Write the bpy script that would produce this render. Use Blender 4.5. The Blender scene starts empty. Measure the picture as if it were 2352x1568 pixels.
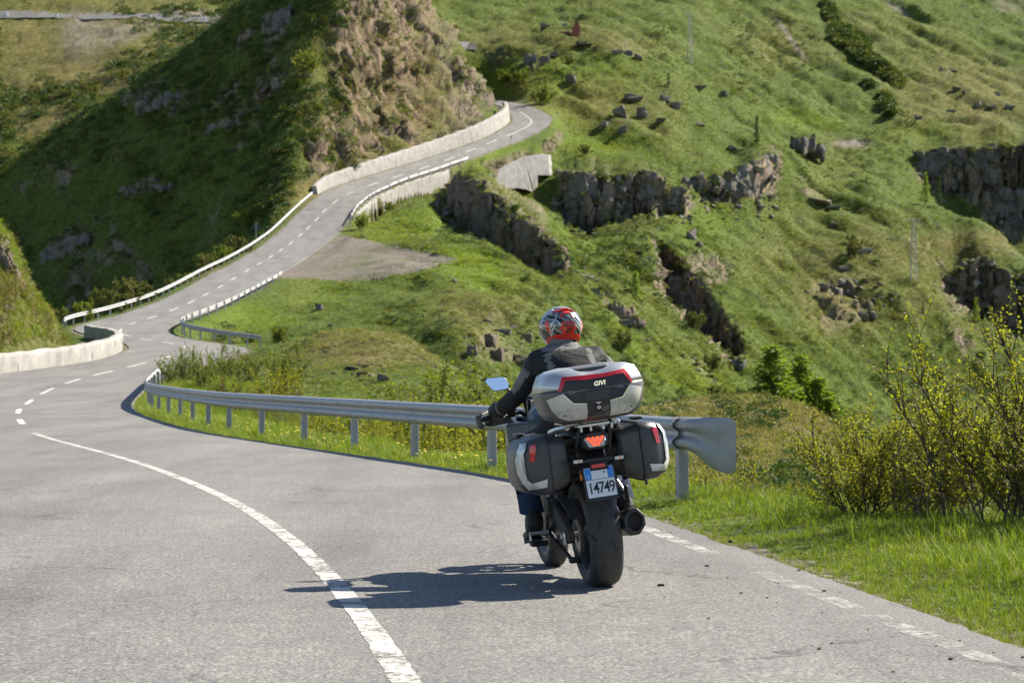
import bpy, bmesh, math, random
import numpy as np
from mathutils import Vector, Matrix, Euler

# ------------------------------------------------------------------ camera, light, exposure
scene = bpy.context.scene
COL = scene.collection
F = 85.0 / 36.0 * 2352.0          # focal length in the units of a 2352 wide frame
EYE, HOR = 1.245, 850.0           # eye height and the row of the horizon

cam_d = bpy.data.cameras.new('camera')
cam = bpy.data.objects.new('camera', cam_d); COL.objects.link(cam)
cam.location = (0, 0, EYE); cam.rotation_euler = (math.pi / 2, 0, 0)
cam_d.lens = 85; cam_d.sensor_width = 36; cam_d.shift_y = (HOR - 784) / 2352.0
cam_d.clip_start = 0.1; cam_d.clip_end = 4000
cam_d.dof.use_dof = True; cam_d.dof.focus_distance = 14.2; cam_d.dof.aperture_fstop = 8.0
scene.camera = cam

SUN_EL = math.radians(41.0)
SUN_AZ = math.atan2(1.42, 1.0)    # to the right of the view direction (+Y)
S = Vector((math.sin(SUN_AZ) * math.cos(SUN_EL), math.cos(SUN_AZ) * math.cos(SUN_EL), math.sin(SUN_EL)))
sun_d = bpy.data.lights.new('sun', 'SUN'); sun = bpy.data.objects.new('sun', sun_d); COL.objects.link(sun)
sun.rotation_euler = S.to_track_quat('Z', 'Y').to_euler(); sun.location = (60, 40, 120)
sun_d.energy = 5.0; sun_d.angle = math.radians(0.53); sun_d.color = (1.0, 0.92, 0.78)

world = bpy.data.worlds.new('World'); scene.world = world; world.use_nodes = True
wn = world.node_tree; wn.nodes.clear()
wo = wn.nodes.new('ShaderNodeOutputWorld'); wb = wn.nodes.new('ShaderNodeBackground'); ws = wn.nodes.new('ShaderNodeTexSky')
ws.sky_type = 'NISHITA'; ws.sun_disc = False; ws.sun_elevation = SUN_EL; ws.sun_rotation = SUN_AZ
ws.altitude = 1800; ws.air_density = 1.0; ws.dust_density = 1.0
wb.inputs['Strength'].default_value = 0.082
wn.links.new(ws.outputs[0], wb.inputs[0]); wn.links.new(wb.outputs[0], wo.inputs[0])

scene.view_settings.view_transform = 'Standard'; scene.view_settings.look = 'None'
scene.view_settings.exposure = 1.17; scene.view_settings.gamma = 1.0
scene.view_settings.use_curve_mapping = False
scene.render.engine = 'CYCLES'
scene.cycles.use_denoising = True
scene.cycles.use_adaptive_sampling = True; scene.cycles.adaptive_threshold = 0.015
scene.cycles.caustics_reflective = False; scene.cycles.caustics_refractive = False; scene.cycles.use_light_tree = False
scene.cycles.max_bounces = 5; scene.cycles.diffuse_bounces = 2; scene.cycles.glossy_bounces = 3
scene.cycles.transparent_max_bounces = 6; scene.cycles.transmission_bounces = 3

# ------------------------------------------------------------------ numeric helpers
def P(px, py, y):
    """point seen at (px, py) of the 2352 wide frame at y metres from the camera plane"""
    return Vector(((px - 1176.0) / F * y, y, EYE + (HOR - py) / F * y))

_rng = np.random.RandomState(11)
_perm = np.concatenate([_rng.permutation(256)] * 3).astype(np.int64)
_g = _rng.normal(size=(256, 3)); _g /= np.linalg.norm(_g, axis=1)[:, None]

def pnoise(Q):
    Q = np.asarray(Q, dtype=np.float64)
    i = np.floor(Q).astype(np.int64); f = Q - i
    u = f * f * f * (f * (f * 6 - 15) + 10)
    i &= 255
    out = 0.0
    for dx in (0, 1):
        wx = u[:, 0] if dx else 1 - u[:, 0]
        for dy in (0, 1):
            wy = u[:, 1] if dy else 1 - u[:, 1]
            for dz in (0, 1):
                wz = u[:, 2] if dz else 1 - u[:, 2]
                h = _perm[_perm[_perm[(i[:, 0] + dx) & 255] + ((i[:, 1] + dy) & 255)] + ((i[:, 2] + dz) & 255)]
                g = _g[h]
                out = out + wx * wy * wz * (g[:, 0] * (f[:, 0] - dx) + g[:, 1] * (f[:, 1] - dy) + g[:, 2] * (f[:, 2] - dz))
    return out * 1.6

def fbm(Q, octv=4, lac=2.1, gain=0.5):
    a, s, t = 1.0, 0.0, 0.0
    Q = np.asarray(Q, dtype=np.float64)
    for k in range(octv):
        s = s + a * pnoise(Q + 17.3 * k); t += a
        Q = Q * lac; a *= gain
    return s / t

def sstep(a, b, x):
    t = np.clip((x - a) / (b - a), 0, 1); return t * t * (3 - 2 * t)

def cat_interp(xs, ys, x):
    """monotone-ish cubic through the points (xs increasing)"""
    xs = np.asarray(xs, float); ys = np.asarray(ys, float)
    h = np.diff(xs); d = np.diff(ys) / h
    m = np.zeros(len(xs)); m[0] = d[0]; m[-1] = d[-1]
    m[1:-1] = (d[:-1] * h[1:] + d[1:] * h[:-1]) / (h[:-1] + h[1:])
    x = np.asarray(x, float)
    k = np.clip(np.searchsorted(xs, x) - 1, 0, len(xs) - 2)
    t = (x - xs[k]) / h[k]
    tc = np.clip(t, 0, 1)
    r = (2*tc**3 - 3*tc**2 + 1) * ys[k] + (tc**3 - 2*tc**2 + tc) * h[k] * m[k] + (-2*tc**3 + 3*tc**2) * ys[k+1] + (tc**3 - tc**2) * h[k] * m[k+1]
    r = r + np.where(t < 0, t * h[k] * m[k], 0) + np.where(t > 1, (t - 1) * h[k] * m[k+1], 0)
    return r

# ------------------------------------------------------------------ object helpers
def link(o, parent=None):
    COL.objects.link(o)
    if parent is not None: o.parent = parent
    return o

def tag(o, label=None, cat=None, group=None, kind=None):
    if label: o['label'] = label
    if cat: o['category'] = cat
    if group: o['group'] = group
    if kind: o['kind'] = kind
    return o

def empty(name, loc=(0, 0, 0), rz=0.0, label=None, cat=None, group=None):
    o = bpy.data.objects.new(name, None); o.location = loc; o.rotation_euler = (0, 0, rz)
    o.empty_display_size = 0.2
    link(o); return tag(o, label, cat, group)

def mesh_np(name, V, Fq, mat, smooth=True):
    """mesh from numpy verts and quads/tris"""
    me = bpy.data.meshes.new(name)
    V = np.asarray(V, np.float32); Fq = np.asarray(Fq, np.int32)
    k = Fq.shape[1]
    me.vertices.add(len(V)); me.vertices.foreach_set('co', V.ravel())
    me.loops.add(Fq.size); me.loops.foreach_set('vertex_index', Fq.ravel())
    me.polygons.add(len(Fq)); me.polygons.foreach_set('loop_start', np.arange(0, Fq.size, k, dtype=np.int32))
    me.polygons.foreach_set('use_smooth', np.full(len(Fq), smooth))
    if mat: me.materials.append(mat)
    me.update(calc_edges=True); return me

class MB:
    """collects shapes for one mesh"""
    def __init__(s): s.v, s.f, s.m = [], [], []
    def add(s, vs, fs, mi=0):
        b = len(s.v); s.v += [tuple(x) for x in vs]; s.f += [tuple(b + i for i in q) for q in fs]; s.m += [mi] * len(fs); return s
    def box(s, c, d, M=None, mi=0, taper=1.0):
        x, y, z = d[0]/2, d[1]/2, d[2]/2; t = taper
        vs = [Vector(q) for q in ((-x,-y,-z),(x,-y,-z),(x,y,-z),(-x,y,-z),(-x*t,-y*t,z),(x*t,-y*t,z),(x*t,y*t,z),(-x*t,y*t,z))]
        if M is not None: vs = [M @ q for q in vs]
        c = Vector(c)
        return s.add([q + c for q in vs], [(0,3,2,1),(4,5,6,7),(0,1,5,4),(1,2,6,5),(2,3,7,6),(3,0,4,7)], mi)
    def tube(s, path, r, n=8, mi=0, cap=True, sq=None):
        path = [Vector(p) for p in path]; k = len(path)
        rs = r if isinstance(r, (list, tuple)) else [r] * k
        up = Vector((0, 0, 1)); vs, fs = [], []
        pt = None
        for i, p in enumerate(path):
            t = (path[min(i+1, k-1)] - path[max(i-1, 0)])
            t = t.normalized() if t.length > 1e-9 else Vector((0, 0, 1))
            if pt is None:
                a = t.cross(up)
                if a.length < 0.05: a = t.cross(Vector((0, 1, 0)))
                a.normalize()
            else:
                a = a - t * a.dot(t)
                if a.length < 1e-6: a = t.cross(Vector((0, 1, 0)))
                a.normalize()
            pt = t; b = t.cross(a)
            for j in range(n):
                q = 2 * math.pi * j / n
                vs.append(p + (a * math.cos(q) + b * math.sin(q)) * rs[i])
        for i in range(k - 1):
            for j in range(n):
                fs.append((i*n+j, i*n+(j+1) % n, (i+1)*n+(j+1) % n, (i+1)*n+j))
        if cap: fs += [tuple(range(n))[::-1], tuple((k-1)*n + j for j in range(n))]
        return s.add(vs, fs, mi)
    def loft(s, rings, mi=0, cap=True, closed=True):
        n = len(rings[0]); vs = [Vector(p) for r in rings for p in r]; fs = []
        for i in range(len(rings) - 1):
            for j in range(n if closed else n - 1):
                fs.append((i*n+j, i*n+(j+1) % n, (i+1)*n+(j+1) % n, (i+1)*n+j))
        if cap and closed: fs += [tuple(range(n))[::-1], tuple((len(rings)-1)*n + j for j in range(n))]
        return s.add(vs, fs, mi)
    def prism(s, poly, fn0, fn1, mi=0):
        """poly of 2-D points, fn0 / fn1 turn a 2-D point into the near and far 3-D point"""
        n = len(poly); vs = [fn0(*p) for p in poly] + [fn1(*p) for p in poly]
        fs = [tuple(range(n)), tuple(range(2*n-1, n-1, -1))] + [(i, i + n, (i+1) % n + n, (i+1) % n) for i in range(n)]
        return s.add(vs, fs, mi)
    def torus(s, c, R, prof, ax='x', n=48, mi=0):
        """revolve closed profile of (offset along the axis, radius) about the x axis through c"""
        rings = []
        for i in range(n):
            q = 2 * math.pi * i / n
            rings.append([Vector((c[0] + a, c[1] + (R + b) * math.cos(q), c[2] + (R + b) * math.sin(q))) for a, b in prof])
        m = len(prof); vs = [p for r in rings for p in r]; fs = []
        for i in range(n):
            for j in range(m):
                fs.append((i*m+j, i*m+(j+1) % m, ((i+1) % n)*m+(j+1) % m, ((i+1) % n)*m+j))
        return s.add(vs, fs, mi)
    def build(s, name, mats, parent=None, smooth=True, bevel=0, seg=2, sub=0, angle=35, fixn=True):
        me = bpy.data.meshes.new(name); me.from_pydata(s.v, [], s.f)
        if not isinstance(mats, (list, tuple)): mats = [mats]
        for m in mats: me.materials.append(m)
        if len(mats) > 1: me.polygons.foreach_set('material_index', s.m)
        if fixn:
            bm = bmesh.new(); bm.from_mesh(me); bmesh.ops.recalc_face_normals(bm, faces=bm.faces); bm.to_mesh(me); bm.free()
        me.polygons.foreach_set('use_smooth', [smooth] * len(me.polygons))
        if smooth: me.set_sharp_from_angle(angle=math.radians(angle))
        me.update()
        o = bpy.data.objects.new(name, me); link(o, parent)
        if bevel:
            b = o.modifiers.new('bevel', 'BEVEL'); b.width = bevel; b.segments = seg; b.limit_method = 'ANGLE'; b.angle_limit = math.radians(30)
        if sub:
            b = o.modifiers.new('sub', 'SUBSURF'); b.levels = b.render_levels = sub
        return o

def copy_tree(o, parent=None):
    c = o.copy(); COL.objects.link(c)
    if parent is not None: c.parent = parent
    for ch in list(o.children): copy_tree(ch, c)
    return c

# ------------------------------------------------------------------ materials
class NT:
    def __init__(s, name):
        s.mat = bpy.data.materials.new(name); s.mat.use_nodes = True; s.t = s.mat.node_tree
        s.b = s.t.nodes['Principled BSDF']; s.out = s.t.nodes['Material Output']
    def n(s, ty, **kw):
        x = s.t.nodes.new('ShaderNode' + ty)
        for k, v in kw.items(): setattr(x, k, v)
        return x
    def set(s, sock, v):
        if isinstance(v, bpy.types.NodeSocket): s.t.links.new(v, sock)
        elif isinstance(v, (tuple, list)) and len(v) == 3 and len(sock.default_value) == 4: sock.default_value = (*v, 1)
        else: sock.default_value = v
    def coord(s, kind='Object', scale=(1, 1, 1)):
        c = s.n('TexCoord').outputs[kind]
        if scale != (1, 1, 1):
            m = s.n('Mapping'); s.set(m.inputs['Scale'], scale); s.t.links.new(c, m.inputs[0]); c = m.outputs[0]
        return c
    def noise(s, scale, detail=4, rough=0.55, vec=None, out=0, dist=0.0):
        x = s.n('TexNoise'); x.inputs['Scale'].default_value = scale; x.inputs['Detail'].default_value = detail
        x.inputs['Roughness'].default_value = rough; x.inputs['Distortion'].default_value = dist
        if vec is not None: s.t.links.new(vec, x.inputs['Vector'])
        return x.outputs[out]
    def ramp(s, fac, *stops, interp='LINEAR'):
        r = s.n('ValToRGB'); r.color_ramp.interpolation = interp
        e = r.color_ramp.elements
        while len(e) < len(stops): e.new(0.5)
        for k, (p, c) in enumerate(stops):
            e[k].position = p; e[k].color = (*c, 1) if isinstance(c, tuple) else (c, c, c, 1)
        s.set(r.inputs[0], fac); return r.outputs[0]
    def mix(s, fac, a, b, mode='MIX'):
        m = s.n('Mix', data_type='RGBA', blend_type=mode)
        s.set(m.inputs[0], fac); s.set(m.inputs[6], a); s.set(m.inputs[7], b); return m.outputs[2]
    def math(s, op, a, b=0.0, clamp=False):
        m = s.n('Math', operation=op); m.use_clamp = clamp
        s.set(m.inputs[0], a); s.set(m.inputs[1], b); return m.outputs[0]
    def bump(s, h, strength=0.5, dist=0.02, nrm=None):
        b = s.n('Bump'); b.inputs['Strength'].default_value = strength; b.inputs['Distance'].default_value = dist
        s.set(b.inputs['Height'], h)
        if nrm is not None: s.set(b.inputs['Normal'], nrm)
        return b.outputs[0]
    def fin(s, col=None, rough=None, metal=None, nrm=None, **kw):
        if col is not None: s.set(s.b.inputs['Base Color'], col)
        if rough is not None: s.set(s.b.inputs['Roughness'], rough)
        if metal is not None: s.set(s.b.inputs['Metallic'], metal)
        if nrm is not None: s.set(s.b.inputs['Normal'], nrm)
        for k, v in kw.items(): s.set(s.b.inputs[k.replace('_', ' ')], v)
        return s.mat

def plain(name, col, rough=0.5, metal=0.0, vary=0.12, scale=30.0, bump=0.0, **kw):
    """paint / plastic / metal with a little grain and dirt in colour and gloss"""
    t = NT(name); c = t.coord()
    n1 = t.noise(scale, 5, 0.6, c)
    dark = tuple(x * (1 - vary) for x in col); light = tuple(min(1, x * (1 + vary)) for x in col)
    r = t.ramp(n1, (0.3, dark), (0.7, light))
    rr = t.ramp(t.noise(scale * 0.4, 4, 0.6, c), (0.3, max(0.02, rough - 0.07)), (0.7, min(1, rough + 0.09)))
    nr = t.bump(t.noise(scale * 6, 3, 0.6, c), bump, 0.002) if bump else None
    return t.fin(r, rr, metal, nr, **kw)
# ------------------------------------------------------------------ road alignment (plan and height by distance Y)
NEAR_C = [(-15, 2.2), (0, 0.6), (9.6, -0.41), (13.3, -0.9), (20.3, -2.1), (30.7, -4.57), (47.7, -9.46), (57.6, -11.7), (70, -14.3), (82, -16.4), (95, -18.3), (105, -19.1)]
NEAR_R = [(-15, 5.2), (0, 3.3), (10.9, 2.3), (14.4, 1.88), (19.8, 1.25), (27.4, 0.12), (34.9, -2.06), (41.4, -4.12), (48.7, -6.18), (60, -8.78), (66, -10.08), (80, -12.6), (92, -14.2), (105, -15.55)]
SEC = [(114, 0, 858, 235, 858, 375, 862), (122, 120, 843, 310, 840, 432, 843), (131, 226, 826, 382, 821, 515, 825), (140, 286, 808, 428, 805, 562, 806),
 (148, 297, 797, 420, 795, 560, 796), (154, 285, 787, 370, 784, 492, 788), (160, 255, 778, 318, 778, 432, 778), (167, 200, 768, 281, 768, 392, 768),
 (174, 168, 757, 277, 756, 383, 757), (183, 190, 744, 304, 743, 400, 744), (193, 262, 727, 352, 729, 447, 728), (202, 318, 709, 400, 711, 492, 710),
 (211, 362, 694, 439, 694, 530, 693), (220, 398, 677, 473, 676, 562, 676), (230, 431, 660, 506, 659, 594, 660), (240, 464, 641, 537, 640, 630, 640),
 (250, 500, 622, 567, 622, 655, 621), (260, 534, 606, 596, 606, 683, 605), (270, 562, 590, 622, 590, 707, 590), (280, 588, 574, 646, 574, 729, 573),
 (290, 610, 559, 668, 559, 750, 558), (300, 634, 541, 690, 541, 772, 540), (308, 653, 523, 708, 523, 787, 522), (316, 672, 504, 728, 504, 800, 501),
 (324, 692, 485, 745, 485, 812, 483), (332, 716, 463, 769, 463, 835, 462), (345, 764, 433, 812, 441, 866, 445), (355, 836, 409, 875, 417, 921, 419),
 (365, 902, 389, 940, 397, 985, 399), (375, 970, 368, 1010, 374, 1050, 376), (385, 1040, 345, 1075, 348, 1112, 353), (395, 1110, 319, 1140, 322, 1180, 328),
 (405, 1152, 298, 1195, 300, 1237, 302), (415, 1175, 282, 1222, 281, 1266, 279), (425, 1176, 268, 1208, 266, 1256, 262), (435, 1160, 255, 1184, 252, 1222, 246),
 (450, 1118, 242, 1145, 240, 1175, 236), (470, 1050, 232, 1080, 228, 1105, 224)]
YS = np.arange(-15, 475.01, 0.5)
_c = [q[0] for q in NEAR_C] + [q[0] for q in SEC]
_cx = [q[1] for q in NEAR_C] + [(q[3] - 1176) / F * q[0] for q in SEC]
_rx_y = [q[0] for q in NEAR_R] + [q[0] for q in SEC]
_rx = [q[1] for q in NEAR_R] + [(q[5] - 1176) / F * q[0] for q in SEC]
_zy = [-15, 0, 20, 40, 57, 70, 82, 95, 105] + [q[0] for q in SEC]
_zc = [0, 0, 0, 0, 0, 0.04, 0.13, 0.39, 0.75] + [EYE + (HOR - q[4]) / F * q[0] for q in SEC]
_zl = [0, 0, 0, 0, 0, 0.04, 0.13, 0.39, 0.75] + [EYE + (HOR - q[2]) / F * q[0] for q in SEC]
_zr = [0, 0, 0, 0, 0, 0.04, 0.13, 0.39, 0.75] + [EYE + (HOR - q[6]) / F * q[0] for q in SEC]
RC = cat_interp(_c, _cx, YS); RR = cat_interp(_rx_y, _rx, YS)
_ly = [-15, 0, 20, 40, 60, 80, 95, 105] + [q[0] for q in SEC]
_lx = [float(np.interp(y, YS, RC) - 1.12 * (np.interp(y, YS, RR) - np.interp(y, YS, RC))) for y in (-15, 0, 20, 40, 60, 80)] + [-22.4, -23.6] + [(q[1] - 1176) / F * q[0] for q in SEC]
RL = cat_interp(_ly, _lx, YS)
ZC = cat_interp(_zy, _zc, YS); ZL = cat_interp(_zy, _zl, YS); ZR = cat_interp(_zy, _zr, YS)
def _gs(a, s):
    k = np.exp(-0.5 * (np.arange(-3*s, 3*s+1) / s) ** 2); k /= k.sum()
    return np.convolve(np.pad(a, 3*s, mode='reflect', reflect_type='odd'), k, 'valid')
RC, RR, RL = _gs(RC, 5), _gs(RR, 5), _gs(RL, 5)
ZC, ZL, ZR = _gs(ZC, 8), _gs(ZL, 8), _gs(ZR, 8)
def road_at(y): return [np.interp(y, YS, a) for a in (RL, RC, RR, ZL, ZC, ZR)]
def road_z(x, y):
    l, c, r, zl, zc, zr = road_at(y)
    return np.where(x < c, zl + (zc - zl) * np.clip((x - l) / (c - l), -0.3, 1), zc + (zr - zc) * np.clip((x - c) / (r - c), 0, 1.3))

# ------------------------------------------------------------------ terrain: points of the land (px, py, distance)
CP = []
for q in SEC[::2]:
    CP += [(q[1], q[2], q[0]), (q[5], q[6], q[0])]
CP += [  # near-left bank behind the stone wall
 (0, 520, 129), (20, 560, 127), (45, 620, 126), (62, 690, 123), (120, 742, 121), (180, 783, 119), (0, 800, 115), (100, 800, 117), (0, 700, 120), (-120, 440, 133), (-120, 700, 120), (-120, 810, 112),
 (0, 640, 146), (60, 770, 141), (140, 805, 136), (210, 795, 133), (-150, 560, 152), (60, 790, 165), (-100, 700, 175), (240, 785, 140),
 # ravine left of the upper road
 (120, 800, 200), (200, 780, 210), (100, 800, 235), (300, 745, 232), (400, 695, 247), (500, 645, 270), (600, 575, 299), (672, 478, 325), (0, 790, 220), (-200, 790, 240),
 # gully between the road and the pointed hill
 (300, 800, 285), (120, 830, 300), (450, 705, 296), (580, 580, 312), (0, 850, 300), (-200, 850, 300),
 # its ridge between shade and sun
 (690, 415, 337), (705, 330, 346), (717, 270, 351), (742, 180, 359), (770, 80, 367), (790, 0, 373), (800, -80, 379), (812, -150, 384),
 # its left skyline and what lies behind it
 (700, -70, 388), (600, 2, 389), (480, 88, 395), (350, 168, 403), (200, 240, 411), (0, 350, 421), (-200, 450, 432),
 (700, 20, 450), (600, 90, 450), (480, 170, 455), (350, 260, 460), (200, 330, 465), (0, 430, 475), (-200, 520, 480), (-400, 560, 440),
 # sunny rock face of the pointed hill
 (758, 200, 364), (775, 300, 359), (735, 380, 343), (790, 395, 350), (850, 300, 376), (840, 385, 361), (850, 150, 386), (850, 0, 392), (850, -100, 398), (905, 80, 402), (950, 250, 399), (930, 350, 377), (1000, 320, 388), (1060, 285, 402), (1110, 262, 418), (960, 150, 414), (1010, 200, 410),
 (1130, 236, 432), (1090, 160, 437), (1040, 82, 441), (972, 0, 446), (920, -80, 450),
 (1150, 250, 458), (1095, 225, 478), (1042, 160, 490), (972, 80, 500), (900, 0, 510), (800, 40, 500), (800, -60, 620), (700, 0, 560),
 # far-left slope
 (0, 335, 520), (200, 230, 540), (370, 150, 560), (0, 200, 575), (300, 100, 600), (480, 60, 640), (0, 40, 645), (560, 36, 660), (280, 38, 650), (0, -100, 720), (500, -100, 740), (-300, 40, 640), (-300, 300, 520), (700, -100, 740), (250, -30, 690),
 # layby and the slope below it
 (650, 636, 242), (760, 640, 240), (850, 638, 240), (950, 626, 245), (1050, 602, 252), (1130, 602, 256), (1190, 625, 257),
 (720, 600, 258), (820, 598, 257), (920, 598, 256), (1010, 592, 260), (800, 548, 286), (900, 564, 281), (1000, 580, 272), (1090, 578, 274),
 (850, 530, 297), (850, 508, 318), (905, 476, 338), (1000, 448, 356), (870, 505, 322), (1030, 442, 372), (990, 520, 300), (1080, 540, 292), (950, 480, 322),
 (420, 800, 172), (520, 790, 176), (600, 780, 180), (700, 740, 190), (560, 745, 196), (650, 690, 214), (800, 720, 205), (900, 770, 182), (950, 700, 212), (1050, 720, 206), (1100, 790, 184), (1000, 820, 172), (1150, 690, 226), (780, 800, 165),
 # dry mound in front of it
 (600, 805, 150), (650, 790, 136), (740, 768, 127), (850, 764, 125), (950, 786, 126), (1020, 850, 124), (700, 850, 110), (850, 860, 106), (950, 890, 105), (620, 860, 115), (780, 790, 142), (880, 800, 142), (560, 850, 118), (1060, 930, 115),
 (500, 880, 100), (450, 880, 95), (420, 890, 92), (600, 930, 90), (700, 960, 82), (850, 960, 85), (1000, 990, 80),
 # flank of the spur behind the rider
 (1110, 880, 160), (1200, 870, 185), (1250, 780, 215), (1300, 860, 210), (1280, 700, 238), (1400, 900, 222), (1400, 790, 248), (1500, 880, 248), (1600, 940, 250), (1500, 960, 225), (1280, 625, 280), (1400, 710, 276), (1520, 820, 268), (1650, 905, 262), (1750, 955, 262), (1200, 600, 284), (1130, 555, 296), (1250, 560, 300),
 # rocky step beside the upper road
 (1035, 420, 358), (1040, 485, 345), (1060, 400, 353), (1062, 520, 340), (1090, 418, 350), (1092, 560, 332), (1120, 440, 345), (1122, 598, 324), (1150, 462, 342), (1152, 612, 320), (1180, 482, 338), (1182, 628, 317), (1215, 506, 334), (1217, 640, 313), (1250, 532, 330), (1252, 650, 309), (1285, 566, 325), (1290, 655, 304),
 (1157, 462, 380), (1120, 392, 391), (1200, 358, 402), (1262, 352, 406), (1230, 446, 386), (1240, 475, 366),
 # gully and second rib
 (1300, 545, 352), (1330, 590, 328), (1400, 610, 318), (1450, 640, 312), (1550, 740, 302), (1650, 830, 294), (1750, 900, 290), (1900, 960, 296),
 (1290, 335, 410), (1400, 352, 406), (1500, 372, 404), (1565, 405, 403), (1310, 400, 391), (1312, 522, 377), (1350, 397, 391), (1352, 537, 375), (1390, 400, 391), (1392, 515, 378), (1440, 402, 391), (1442, 503, 381), (1500, 404, 391), (1502, 488, 383), (1560, 432, 391), (1562, 498, 384), (1600, 409, 403), (1602, 454, 397), (1640, 402, 406), (1642, 462, 399), (1690, 390, 410), (1692, 462, 402), (1740, 362, 424), (1742, 432, 414), (1330, 550, 362), (1450, 525, 367), (1560, 525, 372), (1500, 560, 345), (1600, 640, 342), (1680, 780, 322), (1720, 860, 312),
 # open slope to the right
 (1700, 560, 385), (1750, 650, 372), (1850, 700, 368), (1900, 820, 350), (2000, 800, 366), (2000, 920, 345), (2100, 900, 362), (2200, 950, 372), (1640, 470, 400), (1750, 440, 418), (1780, 352, 446), (1650, 350, 436), (1700, 400, 425), (1850, 560, 408), (1900, 470, 440), (1950, 600, 400), (2020, 500, 436), (2100, 640, 402), (2180, 770, 388),
 # meadow and knoll above the upper bend
 (1180, 238, 446), (1260, 243, 441), (1290, 285, 424), (1350, 310, 424), (1250, 180, 456), (1150, 140, 478), (1350, 160, 468), (1450, 150, 472), (1450, 240, 448), (1550, 260, 452), (1650, 300, 450), (1330, 82, 497), (1240, 92, 502), (1110, 100, 508), (1060, 96, 512), (1420, 92, 492), (1480, 135, 486), (1560, 190, 482),
 (1330, 84, 525), (1450, 120, 525), (1560, 200, 520), (1100, 100, 535), (1660, 280, 505), (1750, 330, 490),
 # far slope
 (1000, 40, 560), (1150, 40, 580), (1300, 46, 585), (1450, 62, 585), (1550, 110, 572), (1000, -60, 660), (1200, 0, 640), (1450, 0, 648), (1640, 170, 565), (1700, 200, 560), (1800, 300, 535), (1900, 350, 522),
 (1700, 0, 680), (1900, 0, 700), (2100, 0, 720), (2352, 0, 740), (1900, 200, 600), (2100, 200, 620), (2352, 200, 640), (2000, 300, 565), (2200, 290, 575), (2352, 300, 580), (1700, -150, 780), (2100, -150, 820), (2400, -150, 840), (1300, -150, 760), (2600, 100, 700),
 # cliffs at the right edge
 (2100, 348, 541), (2200, 337, 546), (2300, 331, 548), (2420, 330, 548), (2130, 418, 534), (2180, 440, 535), (2250, 470, 535), (2300, 430, 540), (2310, 530, 528), (2360, 545, 526), (2420, 545, 526), (2020, 420, 500), (2060, 470, 470),
 (2240, 600, 492), (2360, 660, 480), (2160, 528, 442), (2250, 545, 437), (2352, 615, 424), (2190, 620, 434), (2195, 690, 424), (2250, 600, 431), (2255, 715, 420), (2310, 630, 426), (2312, 750, 412), (2352, 800, 402), (2280, 820, 395), (2420, 700, 425), (2600, 600, 480), (2600, 850, 420),
 # gorge floor, out of sight
 (1250, 1080, 130), (1450, 1100, 150), (1650, 1150, 160), (1900, 1160, 190), (2150, 1150, 230), (2400, 1120, 260), (2700, 1100, 280), (1900, 1050, 260), (2200, 1050, 300), (2100, 1300, 110), (2500, 1400, 120),
]
# shaded face of the pointed hill: a steep plane facing left and towards the camera
for px, py in [(50, 705), (200, 640), (300, 665), (430, 600), (550, 530), (640, 455), (100, 520), (300, 420), (400, 500), (500, 310), (540, 440), (640, 300), (450, 180), (620, 150), (200, 400), (-150, 620), (330, 300), (600, 60), (690, 90), (0, 600), (0, 450), (150, 720), (-150, 740), (660, 380)]:
    a_, b_ = (px - 1176) / F, (850 - py) / F
    CP.append((px, py, 133.1 / (0.5 + 0.6 * a_ - 0.62 * b_)))
CPW = [(u, y, z) for u, y, z in [(p.x, p.y, p.z) for p in (P(*c) for c in CP)]]
# near ground in metres (x, y, z)
for y in (-15, -8, 0, 6, 12, 18, 26, 34, 42, 50, 58, 66, 74, 82, 92, 102):
    l, c, r, zl, zc, zr = road_at(y)
    CPW += [(l, y, zl), (r, y, zr), (l - 4, y, zl + 0.0), (l - 14, y, zl + 0.6)]
    if y < 20: CPW += [(r + 1.6, y, 0.02), (r + 4.5, y, -0.15), (r + 9, y, -2.2)]
    elif y < 80: CPW += [(r + 1.0, y, zr + 0.02), (r + 2.4, y, zr - 0.15)]
CPW += [(4.5, 20, -0.08), (3.4, 23, -0.1), (2.7, 25.5, -0.15), (1.6, 28.5, -0.2), (5.5, 25, -1.2), (4.2, 29, -1.2), (2.8, 32, -1.0), (0.9, 36, -0.6), (-1.3, 43, -0.7), (-3.6, 52, -0.8), (-6.5, 62, -0.8), (-9.0, 74, -0.5), (-11.0, 86, 0.0),
        (8, 24, -4), (9, 32, -6), (2, 45, -1.5), (14, 40, -14), (-4.0, 66, -1.8), (-6.5, 80, -1.3)]
# heath mound beyond the end of the guardrail
CPW += [tuple(P(*c)) for c in [(1400, 985, 66), (1480, 948, 70), (1580, 932, 74), (1690, 930, 75), (1800, 942, 73), (1890, 975, 70), (1960, 1040, 66), (1500, 1040, 55), (1620, 1040, 54), (1750, 1070, 52), (1850, 1100, 51), (1700, 1180, 42), (1850, 1200, 42), (2030, 1170, 62), (1600, 1010, 92), (1780, 1030, 92), (1900, 1100, 88), (1280, 1040, 68)]]

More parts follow.
